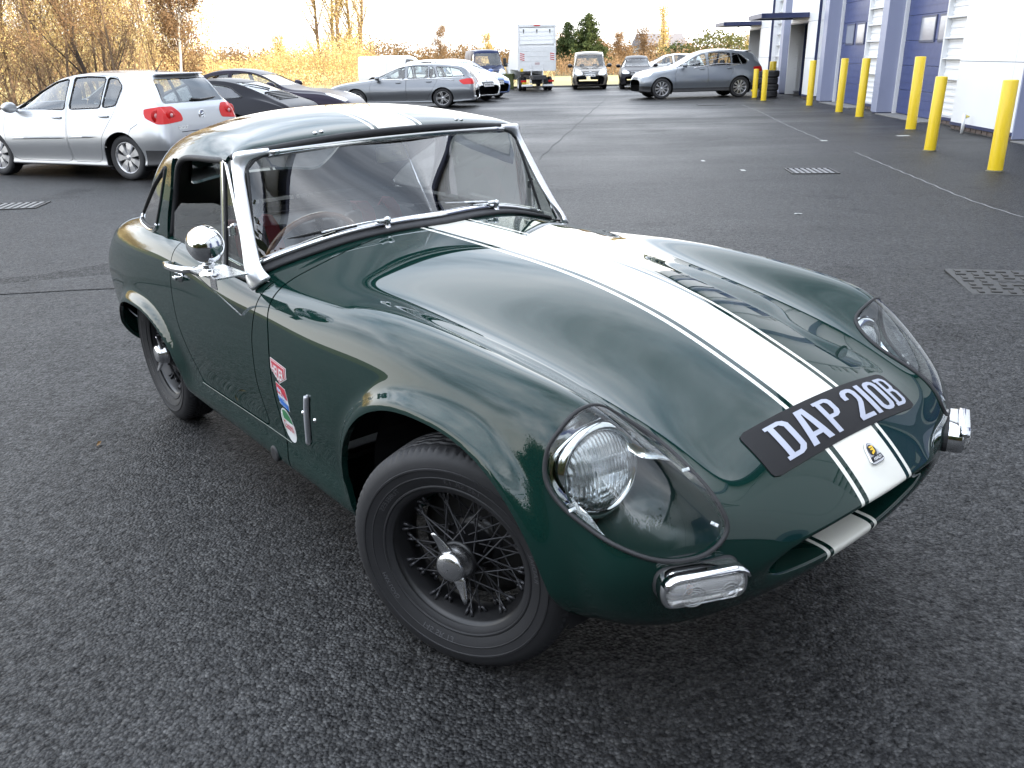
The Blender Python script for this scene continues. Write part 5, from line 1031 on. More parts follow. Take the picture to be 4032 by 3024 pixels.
NS, NV = 14, 14
S = ring_surface(BODY_RINGS, NS, NV)
AF = (-.04, .27, .375, .357, 2.35); AR = (-1.985, .25, .36, .256, 2.4)     # wheel arches: x, z, half length, height, power
def arch_val(x, z, a):
    """>0 outside the arch opening, roughly in metres"""
    ax, az, rx, rz, p = a
    dx = np.abs(x-ax)/rx; dz = np.maximum(z-az, 0)/rz
    return ((dx**p+dz**p)**(1/p)-1)*min(rx, rz)
def flare(S, a, h, w):
    d = arch_val(S[..., 0], S[..., 2], a); side = np.abs(S[..., 1]) > .42
    top = np.clip((S[..., 2]-.24)/.12, 0, 1)
    amt = h*np.exp(-(np.maximum(d, 0)/w)**2)*top*side*np.clip((.72-S[..., 2])/.08, 0, 1)
    S[..., 1] += np.sign(S[..., 1])*amt; S[..., 2] += amt*.35*np.clip((S[..., 2]-.45)/.1, 0, 1)
flare(S, AF, .028, .030); flare(S, AR, .026, .028)
ns_, nv_ = S.shape[:2]
sp, vp = np.meshgrid(np.arange(ns_)/NS, np.arange(nv_)/NV, indexing='ij')
full = sheet(S, True, [sp, vp])
if np.mean((full.A[:, 3:6]*(full.V-np.array([0, 0, .45]))).sum(1)) < 0:
    full.A[:, 3:6] *= -1; full.T = full.T[:, ::-1].copy()
BV = BVHTree.FromPolygons([tuple(v) for v in full.V], [tuple(t) for t in full.T])
def onto(P, d, off=0.):
    """slide point P along d on to the body skin"""
    P = Vector(P); d = Vector(d).normalized(); h = BV.ray_cast(P-d*.25, d)
    if h[0] is None: h = BV.find_nearest(P)
    n = h[1]; n = n if n.dot(d) < 0 else -n
    return np.array(h[0]+n*off), np.array(n)
x, y, z = full.V.T; ay = np.abs(y)
# ---- headlamp apertures
COVER = np.array([(.308, -.49, .712), (.303, -.535, .713), (.297, -.569, .692), (.289, -.592, .664), (.286, -.605, .64), (.293, -.617, .6), (.319, -.619, .568), (.353, -.613, .544), (.391, -.604, .527), (.436, -.592, .51), (.486, -.569, .495), (.523, -.532, .483), (.549, -.483, .48), (.562, -.445, .491), (.566, -.42, .509), (.562, -.410, .527), (.55, -.408, .545), (.523, -.408, .573), (.468, -.406, .605), (.39, -.405, .638), (.335, -.428, .672), (.314, -.455, .697)])
cc = COVER.mean(0); _u, _s, _vt = np.linalg.svd(COVER-cc); CN = _vt[2]*np.sign(_vt[2][0]); CU = _vt[0]*np.sign(_vt[0][0]); CW = np.cross(CN, CU)
COV2 = smooth_closed(np.stack([(COVER-cc)@CU, (COVER-cc)@CW], 1), 4)
def cover_val(P):
    """>0 inside the lamp aperture (either side)"""
    Q = P*np.array([1, -1, 1])*np.where(P[:, 1:2] > 0, 1, -1); Q = np.where(P[:, 1:2] > 0, P*np.array([1, -1, 1]), P)
    out = np.full(len(P), -1.); near = (np.linalg.norm(Q-cc, axis=1) < .33) & (((Q-cc)@CN) > -.12)
    out[near] = poly_sd(np.stack([(Q[near]-cc)@CU, (Q[near]-cc)@CW], 1), COV2); return out
def gap_x(A):
    """where the bonnet meets the scuttle and the doors' front wings, by height"""
    return np.interp(A[:, 2], [0, .30, .316, .49, .60, .64, .675, .707, .735, .77, .80, .84, .9], [-.80, -.803, -.805, -.832, -.838, -.842, -.852, -.862, -.872, -.885, -.89, -.893, -.893])
def smooth_min(a, b): return np.minimum(a, b)
shell = full.clip(np.where(np.abs(full.A[:, 1]) > .34, np.minimum(arch_val(x, z, AF), arch_val(x, z, AR)), np.abs(full.A[:, 1])*0+.05))
# the arch cut needs a clean inner limit as well
g = shell.A[:, 0]-gap_x(shell.A)
bon = shell.clip(g-.0038); tub = shell.clip(-g-.0038)
GAPSHADE = mat('gap_shade_black', (.006, .006, .006), .8, spec=.1)  # near-black colour standing in for the shade inside the panel gaps
_gs = shell.clip(.022-np.abs(g)); _gs = _gs.clip(_gs.A[:, 2]-.28); _gs.build('bonnet_gap_shade', GAPSHADE, root, shift=-.011)  # added dark sheet behind the bonnet gap, painting its shade black
cover = bon.clip(cover_val(bon.V)-.004)
bon = bon.clip(-cover_val(bon.V))
# side vents in the bonnet flanks
VENT = rounded([(-.600, .530), (-.585, .522), (-.628, .362), (-.646, .368)], .006)
_v = np.where(np.abs(bon.A[:, 1]) > .6, -poly_sd(bon.A[:, [0, 2]], VENT), .1); bon = bon.clip(_v)
# mouth tunnel stays with the bonnet; fold all free edges inward
tun = lambda A: ~((A[:, 6] > len(BODY_RINGS)-1.4))
in_dir = lambda P: np.stack([P[:, 0]*0, -np.sign(P[:, 1]), P[:, 0]*0], 1)
bonnet = bon.build('bonnet', GREEN, root, lip=.016, where=tun)
# ---- doors out of the tub
DOOR = rounded([(-.945, .80), (-.938, .70), (-.955, .6), (-.948, .473), (-.912, .330), (-1.445, .330), (-1.52, .423), (-1.583, .528), (-1.611, .626), (-1.619, .704), (-1.60, .80)], .03)
DOOR[:, 1] = np.where(DOOR[:, 1] > .77, .90, DOOR[:, 1])
def door_val(A): return np.where(np.abs(A[:, 1]) > .56, poly_sd(A[:, [0, 2]], DOOR), -.3)
# cockpit opening
COCK = np.array([(-.935-.15*(abs(t)/.56)**1.3, t) for t in np.linspace(-.585, .585, 25)]+[(-1.25, .600), (-1.6, .605), (-1.9, .59), (-2.08, .50), (-2.14, .3), (-2.15, 0), (-2.14, -.3), (-2.08, -.50), (-1.9, -.59), (-1.6, -.605), (-1.25, -.600)])
ck = np.where(tub.A[:, 2] > .66, -poly_sd(tub.A[:, :2], COCK), .2); tub = tub.clip(ck)
dv = door_val(tub.A); _ds = tub.clip(.016-np.abs(dv)); _ds.build('door_gap_shade', GAPSHADE, root, shift=-.011); door = tub.clip(dv-.0028); tub = tub.clip(-dv-.0028)  # dark sheet set behind the door gaps in place of real shade
tub.build('body', GREEN, root, lip=.014)
for sgn in (-1, 1):
    d = door.sub((door.A[door.T, 1]*sgn).min(1) > 0); o = d.build('door', GREEN, root, lip=.02)
    if sgn < 0: DOOR_R = o
    else: DOOR_L = o
# ---- wheel wells, inner structure
def arch_curve(a, n=40):
    ax, az, rx, rz, p = a; t = np.linspace(0, pi, n); c = np.cos(t); s_ = np.sin(t)
    k = (np.abs(c)**p+np.abs(s_)**p)**(-1/p)
    q = [(ax+rx*c[i]*k[i], az+rz*s_[i]*k[i]) for i in range(n)]
    return [(ax+rx, .262)]+q[1:-1]+[(ax-rx, .262)]
for a, yo in ((AF, .60), (AR, .62)):
    cur = arch_curve(a)
    for sg in (-1, 1):
        P = [(u, sg*yo, w) for u, w in cur]; Q = [(u, sg*.345, w) for u, w in cur]; n = len(P)
        mb = MB(); mb.add(P+Q, [(i, i+1, n+i+1, n+i) for i in range(n-1)]+[tuple(range(n, 2*n))]); mb.build('wheel_well', DARK, root, smooth=False)

# ---- headlamps under clear covers
CLEAR = thin_glass('clear_cover', (.94, .97, .965), .045, .85, 3.2)
LENS = mat('ribbed_lamp_glass', (.93, .95, .96), .05, 0, 1.)
_n = NT(LENS); _v = _n.obj(); _s = _n.n('ShaderNodeSeparateXYZ', {0: _v})
_w = _n.m('ADD', _n.m('MULTIPLY', _n.m('SINE', _n.m('MULTIPLY', _s.outputs[1], 720.)), .5), _n.m('MULTIPLY', _n.m('SINE', _n.m('MULTIPLY', _s.outputs[2], 260.)), .35))
_n.bump(_w, .5, .004); _n.set('Transmission Weight', .80); _n.set('Metallic', .12)
AMBER = mat('amber_bulb', (.7, .22, .03), .3)
outline = []
for q in smooth_closed(COVER, 6): outline.append(onto(q, -CN)[0])
outline = np.array(outline)
for sg in (1, -1):
    f = (lambda P: np.asarray(P)*MIR) if sg < 0 else (lambda P: np.asarray(P))
    o = np.array(outline); cen = o.mean(0)
    mb = MB(); stack(mb, [f(cen+(o-cen)*k-CN*d) for k, d in ((.992, .004), (.985, .03), (.95, .07), (.86, .12), (.6, .16), (.1, .17))], False, True)
    bucket = mb.build('headlamp_bucket', GREEN_PLAIN, root, True)
    mb = MB(); mb.tube(f(o+CN*.0005), .0048, 8, closed=True); mb.build('cover_gasket', RUBBER, root, True)
    ro = [q for q in range(len(o)) if o[q][0] < .46]; k0 = next(i for i in range(len(ro)) if (ro[i]-1) % len(o) not in ro) if len(ro) < len(o) else 0; ro = ro[k0:]+ro[:k0]
    mb = MB(); wt = np.clip((.46-o[ro][:, 0])/.10, 0, 1)[:, None]; wt = wt*wt*(3-2*wt); stack(mb, [f(cen+(o[ro]-cen)*(.975-(.975-k)*wt)-CN*(.010+(d-.010)*wt)) for k, d in ((.975, .010), (.93, .030), (.86, .048), (.70, .060))], False, False, False); mb.build('lamp_surround', CHROME, root, True)
    lc = np.array([.300, -.487, .570]); ld = np.array([.955, -.10, .10]); ld /= np.linalg.norm(ld)
    e1 = np.cross(ld, [0, 0, 1.]); e1 /= np.linalg.norm(e1); e2 = np.cross(e1, ld)
    def disc(prof, n=40): return [f(lc+ld*h+r*(np.cos(a)*e1+np.sin(a)*e2)) for r, h in prof for a in [0]] if 0 else [np.array([f(lc+ld*h+r*1.0*(np.cos(a)*e1+np.sin(a)*e2)) for a in np.arange(n)/n*2*pi]) for r, h in prof]
    mb = MB(); stack(mb, disc([(.113, -.07), (.116, -.03), (.111, -.010), (.103, .006), (.095, .017), (.088, .018), (.083, .010)]), False, False)
    lamp = mb.build('headlamp', CHROME, root, True)
    mb = MB(); stack(mb, disc([(.083, .008), (.075, .020), (.06, .029), (.04, .035), (.02, .038), (.002, .0385)]), False, True)
    mb.build('lens', LENS, lamp, True)
    mb = MB(); stack(mb, disc([(.083, .0), (.07, -.02), (.05, -.035), (.02, -.045), (.002, -.046)]), False, True); mb.build('reflector', CHROME, lamp, True)
    side = cover.sub((cover.A[cover.T, 1]*sg).max(1) < 0)
    mesh('headlamp_cover', side.V+side.A[:, 3:6]*.002, side.T, CLEAR, root, True, side.A[:, 3:6])
    for k in ((.353, -.612, .545), (.548, -.424, .520), (.468, -.409, .606)):
        p, nn = onto(k, -CN); p = p+CN*.004; t = cen-p; t -= CN*(t@CN); t /= np.linalg.norm(t)
        mb = MB(); R = np.stack([t, np.cross(CN, t), CN], 1)
        mb.box(p+t*.007, (.015, .007, .003), R, .0012); mb.box(p+t*.009, (.006, .006, .005), R, .002)
        c_ = mb; c_.V = [f(v) for v in c_.V]; c_.build('cover_clip', mat('steel_clip', (.45, .46, .47), .3, .8), root)
# ---- indicators on the nose
LENS2 = mat('clear_ribbed_plastic', (.90, .90, .89), .10, 0, .6, trans=.75, ior=1.3)
for sg in (-1, 1):
    n = np.array([.905, sg*.425, 0]); t = np.array([-n[1], n[0], 0]); up = np.array([0, 0, 1.])
    b0, _ = onto((.552, sg*.478, .440), -n); b0 = np.array([b0[0], b0[1], .437])-n*.004
    K = .86; P = lambda q, d, dz=0.: np.array([b0+t*a*K+up*((b+dz)*K*.98+.006*(1-(a/.1)**2)*(b > 0)) +n*d*.9 for a, b in q])
    mb = MB(); stack(mb, [P(rrect(.197, .077, .034), -.03), P(rrect(.197, .077, .034), .004), P(rrect(.192, .072, .032), .008)], False, True)
    ind = mb.build('indicator', RUBBER, root, True)
    mb = MB(); stack(mb, [P(rrect(.194, .074, .032), .004), P(rrect(.196, .076, .033), .026), P(rrect(.194, .074, .032), .040), P(rrect(.186, .066, .029), .045), P(rrect(.176, .058, .026), .042)], False, False)
    q = rrect(.19, .07, .03); q = q[q[:, 1] > .012]; q = q[np.argsort(q[:, 0])]
    mb.sweep([b0+t*a*1.01*K+up*((b+.003)*K*.98+.006*(1-(a/.1)**2))+n*.036 for a, b in q], [(-.008, -.003), (.014, -.003), (.014, .002), (-.008, .004)], up)
    mb.build('bezel', CHROME, ind, True)
    mb = MB(); stack(mb, [P(rrect(.178, .060, .026), .036), P(rrect(.176, .058, .026), .046), P(rrect(.164, .048, .022), .054), P(rrect(.12, .03, .012), .058), P(rrect(.03, .008, .003), .059)], False, True); mb.build('lens', LENS2, ind, True)
    for c, rr in ((-.035*1, (.008, .014, .020, .026)), (.046, (.012, .020))):
        for r in rr: mb = MB(); mb.tube([b0+t*(c+r*cos(a))*K+up*r*sin(a)*K*.9+n*.0530 for a in np.arange(24)/24*2*pi], .0013, 5, closed=True); mb.build('lens_ring', LENS2, ind, True)
    mb = MB(); stack(mb, [P(rrect(.180, .060, .028), .020), P(rrect(.170, .052, .025), .018)], False, True); mb.build('reflector', CHROME, ind)
    mb = MB(); mb.lathe([(.001, -.004), (.006, -.002), (.007, .002), (.001, .004)], 12, 'x', b0-t*.030+n*.026); mb.build('bulb', AMBER, ind, True)
# ---- hardtop
HT = []
def ht(xs, zs, ys=(0, .15, .30, .42, .50, .558, .580, .600, .618)): HT.append(list(zip(xs, ys, zs)))
ht([-1.126, -1.130, -1.140, -1.152, -1.166, -1.185, -1.19, -1.2, -1.2], [1.140, 1.138, 1.130, 1.120, 1.112, 1.098, 1.05, .92, .78])
ht([-1.17, -1.173, -1.18, -1.19, -1.20, -1.215, -1.22, -1.22, -1.22], [1.157, 1.155, 1.146, 1.134, 1.122, 1.097, 1.05, .92, .78])
ht([-1.30]*9, [1.182, 1.180, 1.168, 1.150, 1.130, 1.095, 1.045, .92, .78])
ht([-1.50]*9, [1.200, 1.197, 1.183, 1.161, 1.136, 1.092, 1.04, .92, .78])
ht([-1.72]*9, [1.193, 1.190, 1.174, 1.148, 1.116, 1.064, 1.01, .90, .785])
ht([-1.92]*9, [1.160, 1.156, 1.138, 1.108, 1.068, 1.000, .95, .87, .79], (0, .15, .30, .415, .495, .553, .572, .592, .606))
ht([-2.10]*9, [1.095, 1.090, 1.068, 1.030, .978, .900, .868, .83, .79], (0, .15, .295, .40, .475, .533, .555, .575, .588))
ht([-2.24, -2.24, -2.24, -2.235, -2.23, -2.22, -2.21, -2.20, -2.2], [1.00, .995, .97, .93, .88, .826, .81, .80, .79], (0, .15, .28, .37, .44, .505, .53, .55, .565))
ht([-2.40, -2.40, -2.395, -2.38, -2.35, -2.31, -2.29, -2.27, -2.26], [.88, .877, .865, .85, .83, .805, .80, .79, .785], (0, .14, .26, .34, .40, .46, .485, .505, .52))
ht([-2.50, -2.495, -2.48, -2.45, -2.41, -2.36, -2.34, -2.32, -2.31], [.76, .76, .76, .765, .77, .775, .777, .78, .78], (0, .13, .24, .32, .38, .43, .455, .475, .49))
A = np.array(HT, float); hfull = np.concatenate([A[:, ::-1]*MIR, A[:, 1:]], 1)
HS = bspl(bspl(hfull, 12, False).transpose(1, 0, 2), 12, False).transpose(1, 0, 2)
hn, hv = HS.shape[:2]; hs, hp = np.meshgrid(np.arange(hn)/12, np.arange(hv)/12-8, indexing='ij')
top = sheet(HS, False, [hs, hp])
if top.A[:, 5].mean() < 0: top.A[:, 3:6] *= -1; top.T = top.T[:, ::-1].copy()
DW = rounded([(-.95, .60), (-1.05, 1.02), (-1.10, 1.083), (-1.30, 1.086), (-1.50, 1.080), (-1.60, 1.066), (-1.655, 1.02), (-1.72, .86), (-1.745, .60)], .03)
QW = rounded([(-1.735, 1.035), (-1.79, 1.005), (-1.93, .945), (-2.06, .872), (-2.15, .812), (-2.10, .800), (-1.95, .793), (-1.865, .805), (-1.80, .90)], .035)
sdw = lambda Sh, Q: np.where(np.abs(Sh.A[:, 1]) > .40, poly_sd(Sh.A[:, [0, 2]], Q), -.3)
top = top.clip(-sdw(top, DW))
front_ok = np.where((top.A[:, 0] > -1.68) & (top.A[:, 2] < 1.062), -1., 1.); top = top.clip(front_ok)
qg = top.clip(sdw(top, QW)+.004); top = top.clip(-sdw(top, QW))
RWIN = rounded([(-.36, 2.05), (.36, 2.05), (.30, 2.36), (-.30, 2.36)], .06)
rw = lambda Sh: np.where(Sh.A[:, 5] > .2, poly_sd(np.stack([Sh.A[:, 1], -Sh.A[:, 0]], 1), RWIN), -.3)
rg = top.clip(rw(top)+.004); top = top.clip(-rw(top))
TOP = two_sided('hardtop_paint', GREEN.copy(), (.06, .055, .05))
hard = top.build('hardtop', TOP, root, lip=.012)
TINT = thin_glass('quarter_glass', (.72, .74, .70), .25, .75, 2)
GLASS = thin_glass('window_glass', (.86, .89, .87), .055, .85, 3.2)
SCREEN = thin_glass('windscreen_glass', (.66, .67, .68), .10, .80, 2.3)
for sg in (-1, 1):
    q = qg.sub((qg.A[qg.T, 1]*sg).min(1) > 0); mesh('quarter_window', q.V-q.A[:, 3:6]*.003, q.T, TINT, root, True, q.A[:, 3:6])
    rim = []
    TV = BVHTree.FromPolygons([tuple(v) for v in HS.reshape(-1, 3)], [tuple(t) for t in grid_tris(hn, hv, False)])
    for a, b in rounded(QW, .03, 3):
        h = TV.ray_cast(Vector((a, sg*1.2, b)), Vector((0, -sg, 0)));
        if h[0] is not None: rim.append(h[0])
    mb = MB(); mb.tube(rim, .006, 6, closed=True); mb.build('window_seal', RUBBER, root, True)
    low = [p for p in rim if p.z < .83]; low.sort(key=lambda p: p.x)
    mb = MB(); mb.tube([np.array(p)+[0, sg*.004, -.009] for p in low], .007, 6); mb.build('window_trim', CHROME, root, True)
mesh('rear_window', rg.V-rg.A[:, 3:6]*.003, rg.T, GLASS, root, True, rg.A[:, 3:6])
for sy in (-.284, -.262, .262, .284):
    mb = MB(); h = TV.ray_cast(Vector((-1.158, sy, 1.5)), Vector((0, 0, -1)))[0]; mb.lathe([(.0075, 0), (.0065, .004), (.001, .006)], 10, 'z', h); mb.build('roof_screw', STEEL, root, True)
# rubber strip under the roof's front edge and along the gutters
fr = [(HS[0, k]+np.array([.004, 0, -.011])) for k in range(hv) if abs(HS[0, k, 1]) < .56 and HS[0, k, 2] > 1.08]
mb = MB(); mb.tube(fr, .011, 8); mb.build('roof_seal', RUBBER, root, True)
for sg in (-1, 1):
    g = [(x_, sg*y_, z_) for x_, y_, z_ in [(-1.215, .560, 1.080), (-1.30, .567, 1.078), (-1.5, .567, 1.072), (-1.60, .566, 1.055), (-1.655, .568, 1.01), (-1.70, .58, .90), (-1.73, .60, .79)]]
    mb = MB(); mb.tube(smooth_open(g, 6), .010, 8); mb.build('door_seal', RUBBER, root, True)
# ---- windscreen
def wbase(t):
    xb = -.915-.15*(abs(t)/.56)**1.3; p, _ = onto((xb, t, .9), (0, 0, -1)); return np.array([xb, t, p[2]])
def wtop(t): return np.array([-1.131-.012*(t/.456)**2, t, 1.103-.013*(t/.456)**2])
ys = np.linspace(-.575, .575, 41); B0 = np.array([wbase(t) for t in ys])
mb = MB(); mb.sweep(B0+[.022, 0, .004], [(-.026, -.006), (.026, -.006), (.022, .005), (-.022, .010)], (0, 0, 1)); mb.build('screen_rubber', RUBBER, root, True)
mb = MB(); mb.sweep(B0+[-.006, 0, .020], rrect(.024, .018, .006, 3), (.45, 0, 1)); screen = mb.build('windscreen_frame', CHROME, root, True)
# glass: bottom edge, up the pillars, along the header
gs = []
for i, t in enumerate(np.linspace(-1, 1, 41)):
    a = wbase(t*.572)+np.array([-.008, 0, .024]); ty = t*.523; b = np.array([-1.131-.015*(ty/.456)**2, ty, 1.104-.013*(ty/.456)**2-.03*max(0, (abs(t)-.9)/.1)**2])
    gs.append([a+(b-a)*w+np.array([.004*sin(pi*w), 0, .002*sin(pi*w)]) for w in np.linspace(0, 1, 12)])
gs = np.array(gs); mesh('windscreen_glass', gs.reshape(-1, 3), grid_tris(41, 12, False), SCREEN, root, True)
mb = MB(); edge = np.concatenate([gs[:, 0], gs[-1, 1:], gs[::-1, -1], gs[0, ::-1][1:-1]]); mb.tube(edge, .0055, 6, closed=True); mb.build('screen_gasket', RUBBER, root, True)
hy = np.linspace(-.456, .456, 25); mb = MB(); mb.sweep([wtop(t)+[0, 0, .006] for t in hy], rrect(.020, .019, .006, 3), (.3, 0, 1)); mb.build('header_rail', CHROME, screen, True)
PI_ = [(-1.143, -.452, 1.094), (-1.148, -.490, 1.086), (-1.153, -.516, 1.072), (-1.150, -.531, 1.044), (-1.13, -.542, 1.000), (-1.08, -.560, .906), (-1.03, -.577, .838), (-.985, -.589, .796), (-.955, -.580, .768)]
PO_ = [(-1.143, -.452, 1.112), (-1.155, -.515, 1.110), (-1.170, -.549, 1.104), (-1.18, -.560, 1.075), (-1.15, -.573, 1.015), (-1.095, -.598, .910), (-1.05, -.617, .825), (-1.012, -.632, .754), (-.987, -.627, .730)]
for sg in (1, -1):
    I = smooth_open(PI_, 5); O = smooth_open(PO_, 5)
    if sg < 0: I = I*MIR; O = O*MIR
    rings = []; n_ = len(I)
    for i in range(n_):
        c_ = (I[i]+O[i])/2; w_ = (O[i]-I[i])/2; T_ = (I[min(i+1, n_-1)]+O[min(i+1, n_-1)])-(I[max(i-1, 0)]+O[max(i-1, 0)]); nn = np.cross(w_, T_); nn /= np.linalg.norm(nn)
        if nn[0] < 0: nn = -nn
        a_ = np.arange(14)/14*2*pi; rings.append(c_+np.cos(a_)[:, None]*w_+np.sin(a_)[:, None]*nn*.011)
    mb = MB(); stack(mb, rings); mb.build('windscreen_pillar', mat('polished_aluminium', (.88, .89, .90), .34, .9), screen, True)
mb = MB(); mb.tube([(-1.128, .012, 1.095), (-.945, -.006, .870)], .0036, 8); mb.build('centre_rod', CHROME, screen, True)
mb = MB(); mb.box((-1.2, .018, 1.047), (.018, .128, .052), None, .012); mb.tube([(-1.19, .018, 1.05), (-1.15, .018, 1.05)], .008, 8); mb.build('interior_mirror', mat('mirror_back', (.30, .28, .17), .35), root, True)
# ---- wipers
for sp_, tipd, bl in ((-.183, (-.075, -.24, -.02), .21), (.265, (-.02, -.25, .022), .21)):
    b, _ = onto((-.935 if sp_ < 0 else -.955, sp_, .9), (0, 0, -1))
    mb = MB(); mb.lathe([(.017, 0), (.016, .008), (.010, .012), (.009, .028), (.012, .032), (.011, .042), (.001, .046)], 16, 'z', b)
    wip = mb.build('wiper', CHROME, root, True)
    p0_ = b+np.array([0, 0, .036]); p1_ = p0_+np.array([tipd[0], tipd[1]*.8, tipd[2]]); mb = MB(); mb.sweep([p0_, p0_+(p1_-p0_)*.3+[.004, 0, .004], p1_], rrect(.011, .005, .002, 3), (0, 0, 1)); mb.box(p0_+(p1_-p0_)*.1, (.02, .035, .012), None, .004); mb.build('arm', CHROME, wip, True)
    d_ = p1_-p0_; d_ /= np.linalg.norm(d_); q0 = p1_-d_*bl*.55; q1 = p1_+d_*bl*.5; mb = MB(); mb.sweep([q0+[-.012, 0, -.004], p1_+[-.010, 0, -.001], q1+[-.012, 0, -.006]], rrect(.010, .009, .002, 3), (0, 0, 1)); mb.build('blade', BLACK, wip, True)

# ---- side windows, quarter lights, door furniture
def wy(zz): return .612-(zz-.76)*.135      # the window plane leans inward
for sg in (-1, 1):
    D = DOOR_R if sg < 0 else DOOR_L
    f = lambda a, b: (a, sg*wy(b), b)
    pane = [(-1.66, .74), (-1.228, .74), (-1.222, 1.0), (-1.220, 1.072), (-1.50, 1.075), (-1.60, 1.06), (-1.645, 1.02)]
    if sg < 0: pane = [(-1.70, .74), (-1.228, .74), (-1.224, .945), (-1.30, .948), (-1.52, .925), (-1.60, .918), (-1.67, .88)]
    mb = MB(); mb.prism(pane, 0, .004, lambda a, b, h: (a, sg*(wy(b)-h), b)); g = mb.build('door_glass', GLASS, D)
    mb = MB(); mb.prism([(-1.205, .75), (-1.03, .75), (-1.10, .90), (-1.195, 1.07)], 0, .004, lambda a, b, h: (a, sg*(wy(b)-h), b)); mb.build('quarter_light', GLASS, D)
    mb = MB(); mb.sweep([f(-1.222, .745), f(-1.212, 1.078)], rrect(.016, .022, .004, 3), (1, 0, 0)); mb.sweep([f(-1.212, 1.078), f(-1.195, 1.075), f(-1.115, .92), f(-1.03, .76)], rrect(.010, .008, .002, 3), (0, sg, 0))
    mb.build('quarter_light_frame', CHROME, D, angle=40)
    mb = MB(); mb.sweep([f(-1.208, .755), f(-1.200, 1.07)], rrect(.010, .012, .003, 3), (1, 0, 0)); mb.sweep([f(-1.19, .752), f(-1.02, .752)], rrect(.016, .01, .003, 3), (0, 0, 1)); mb.build('quarter_light_seal', RUBBER, D)
    mb = MB(); mb.box(f(-1.16, .88), (.014, .02, .030), None, .004); mb.tube([f(-1.16, .895), f(-1.135, .902)], .005, 6); mb.build('quarter_light_catch', CHROME, D)
    # chrome and rubber along the top of the door
    top_ = [onto((a, sg*.63, .9), (0, -sg*.22, -1))[0]+[0, -sg*.030, .004] for a in np.linspace(-1.59, -1.00, 14)]
    mb = MB(); mb.sweep(top_, rrect(.018, .010, .003, 3), (0, 0, 1)); mb.build('door_top_trim', CHROME, D)
    mb = MB(); mb.sweep([p+[0, -sg*.012, .004] for p in top_], rrect(.016, .012, .003, 3), (0, 0, 1)); mb.build('door_top_rubber', RUBBER, D)
    # handle: pull bar on two feet with a push button, and the lock below
    hp_ = [onto((a, sg*.9, b), (0, -sg, 0))[0] for a, b in ((-1.60, .722), (-1.545, .724), (-1.48, .727), (-1.415, .731), (-1.39, .733))]
    mb = MB(); o_ = np.array([0, sg, 0]); mb.tube([hp_[0]+o_*.004, hp_[0]+o_*.024, hp_[1]+o_*.036, hp_[2]+o_*.037, hp_[3]+o_*.030, hp_[4]+o_*.018, hp_[4]+o_*.002], [.009, .011, .012, .013, .012, .010, .010], 10)
    h = mb.build('door_handle', CHROME, D, True)
    p = onto((-1.355, sg*.9, .735), (0, -sg, 0))[0]; mb = MB(); mb.lathe([(.017, -.004*sg), (.017, .006*sg), (.012, .010*sg), (.010, .022*sg), (.001, .024*sg)], 16, 'y', p); mb.build('push_button', CHROME, h, True)
    p = onto((-1.515, sg*.9, .688), (0, -sg, 0))[0]; mb = MB(); mb.lathe([(.016, -.004*sg), (.016, .005*sg), (.011, .008*sg), (.010, .020*sg), (.001, .021*sg)], 16, 'y', p); mb.box(p+[0, sg*.022, 0], (.028, .008, .012), None, .003); mb.build('lock', CHROME, D, True)
    # bright line low on the flank
    q = [onto((a, sg*.9, b), (0, -sg, 0), .0012)[0] for a, b in [(-1.45, .3275), (-1.2, .3272), (-.95, .3268), (-.77, .325)]]
    mb = MB(); mb.tube(smooth_open(q, 4), .0009, 5); mb.build('sill_line', mat('sill_bead', (.20, .22, .20), .4), root)
    p = onto((-.90, sg*.9, .245), (0, -sg, 0))[0]; mb = MB(); mb.lathe([(.026, -.01*sg), (.026, .004*sg), (.018, .006*sg), (.001, .004*sg)], 16, 'y', p); mb.build('jacking_plug', RUBBER, root, True)
# ---- bullet mirror on its bracket (driver's door only)
c0 = np.array([-.985, -.742, .884])
ax_ = np.array([-.97, .2, .1]); ax_ /= np.linalg.norm(ax_); e1 = np.cross(ax_, [0, 0, 1.]); e1 /= np.linalg.norm(e1); e2 = np.cross(e1, ax_)
a_ = np.arange(32)/32*2*pi; prof = [(.001, -.054), (.016, -.0525), (.030, -.046), (.041, -.034), (.048, -.018), (.050, 0), (.0505, .018), (.050, .028), (.048, .031), (.045, .029)]
mb = MB(); stack(mb, [np.array([c0+ax_*h+r*(np.cos(q)*e1+np.sin(q)*e2) for q in a_]) for r, h in prof], True, False)
mirror = mb.build('door_mirror', CHROME, root, True)
mb = MB(); stack(mb, [np.array([c0+ax_*.029+r*(np.cos(q)*e1+np.sin(q)*e2) for q in a_]) for r in (.046, .001)], False, True); mb.build('mirror_glass', mat('mirror_face', (.7, .72, .75), .02, 1.), mirror)
mb = MB(); mb.lathe([(.030, 0), (.029, .006), (.017, .014), (.014, .024), (.018, .026), (.018, .030), (.012, .034), (.012, .05)], 20, 'z', (c0[0]-.006, c0[1], .800)); mb.build('mirror_stem', CHROME, mirror, True)
W_ = lambda a, off: onto((a[0], -.9, a[1]), (0, 1, 0))[0]+[0, -off, 0]
mb = MB(); s1 = np.array([-1.10, -.760, .797]); s2 = np.array([-.93, -.752, .799]); i1 = np.array([-1.10, -.660, .765]); i2 = np.array([-.93, -.655, .765])
mb.prism([tuple(s1[:2]), tuple(s2[:2]), (-.93, -.655), (-1.10, -.66)], .793, .797)
tipb = W_((-1.03, .655), .004)
mb.add([s1, s1+[.022, 0, 0], tipb+[.012, 0, 0], tipb, s1+[0, .003, -.004], s1+[.022, .003, -.004], tipb+[.012, .003, 0], tipb+[0, .003, 0]], [(0, 1, 2, 3), (7, 6, 5, 4), (0, 4, 5, 1), (1, 5, 6, 2), (2, 6, 7, 3), (3, 7, 4, 0)])
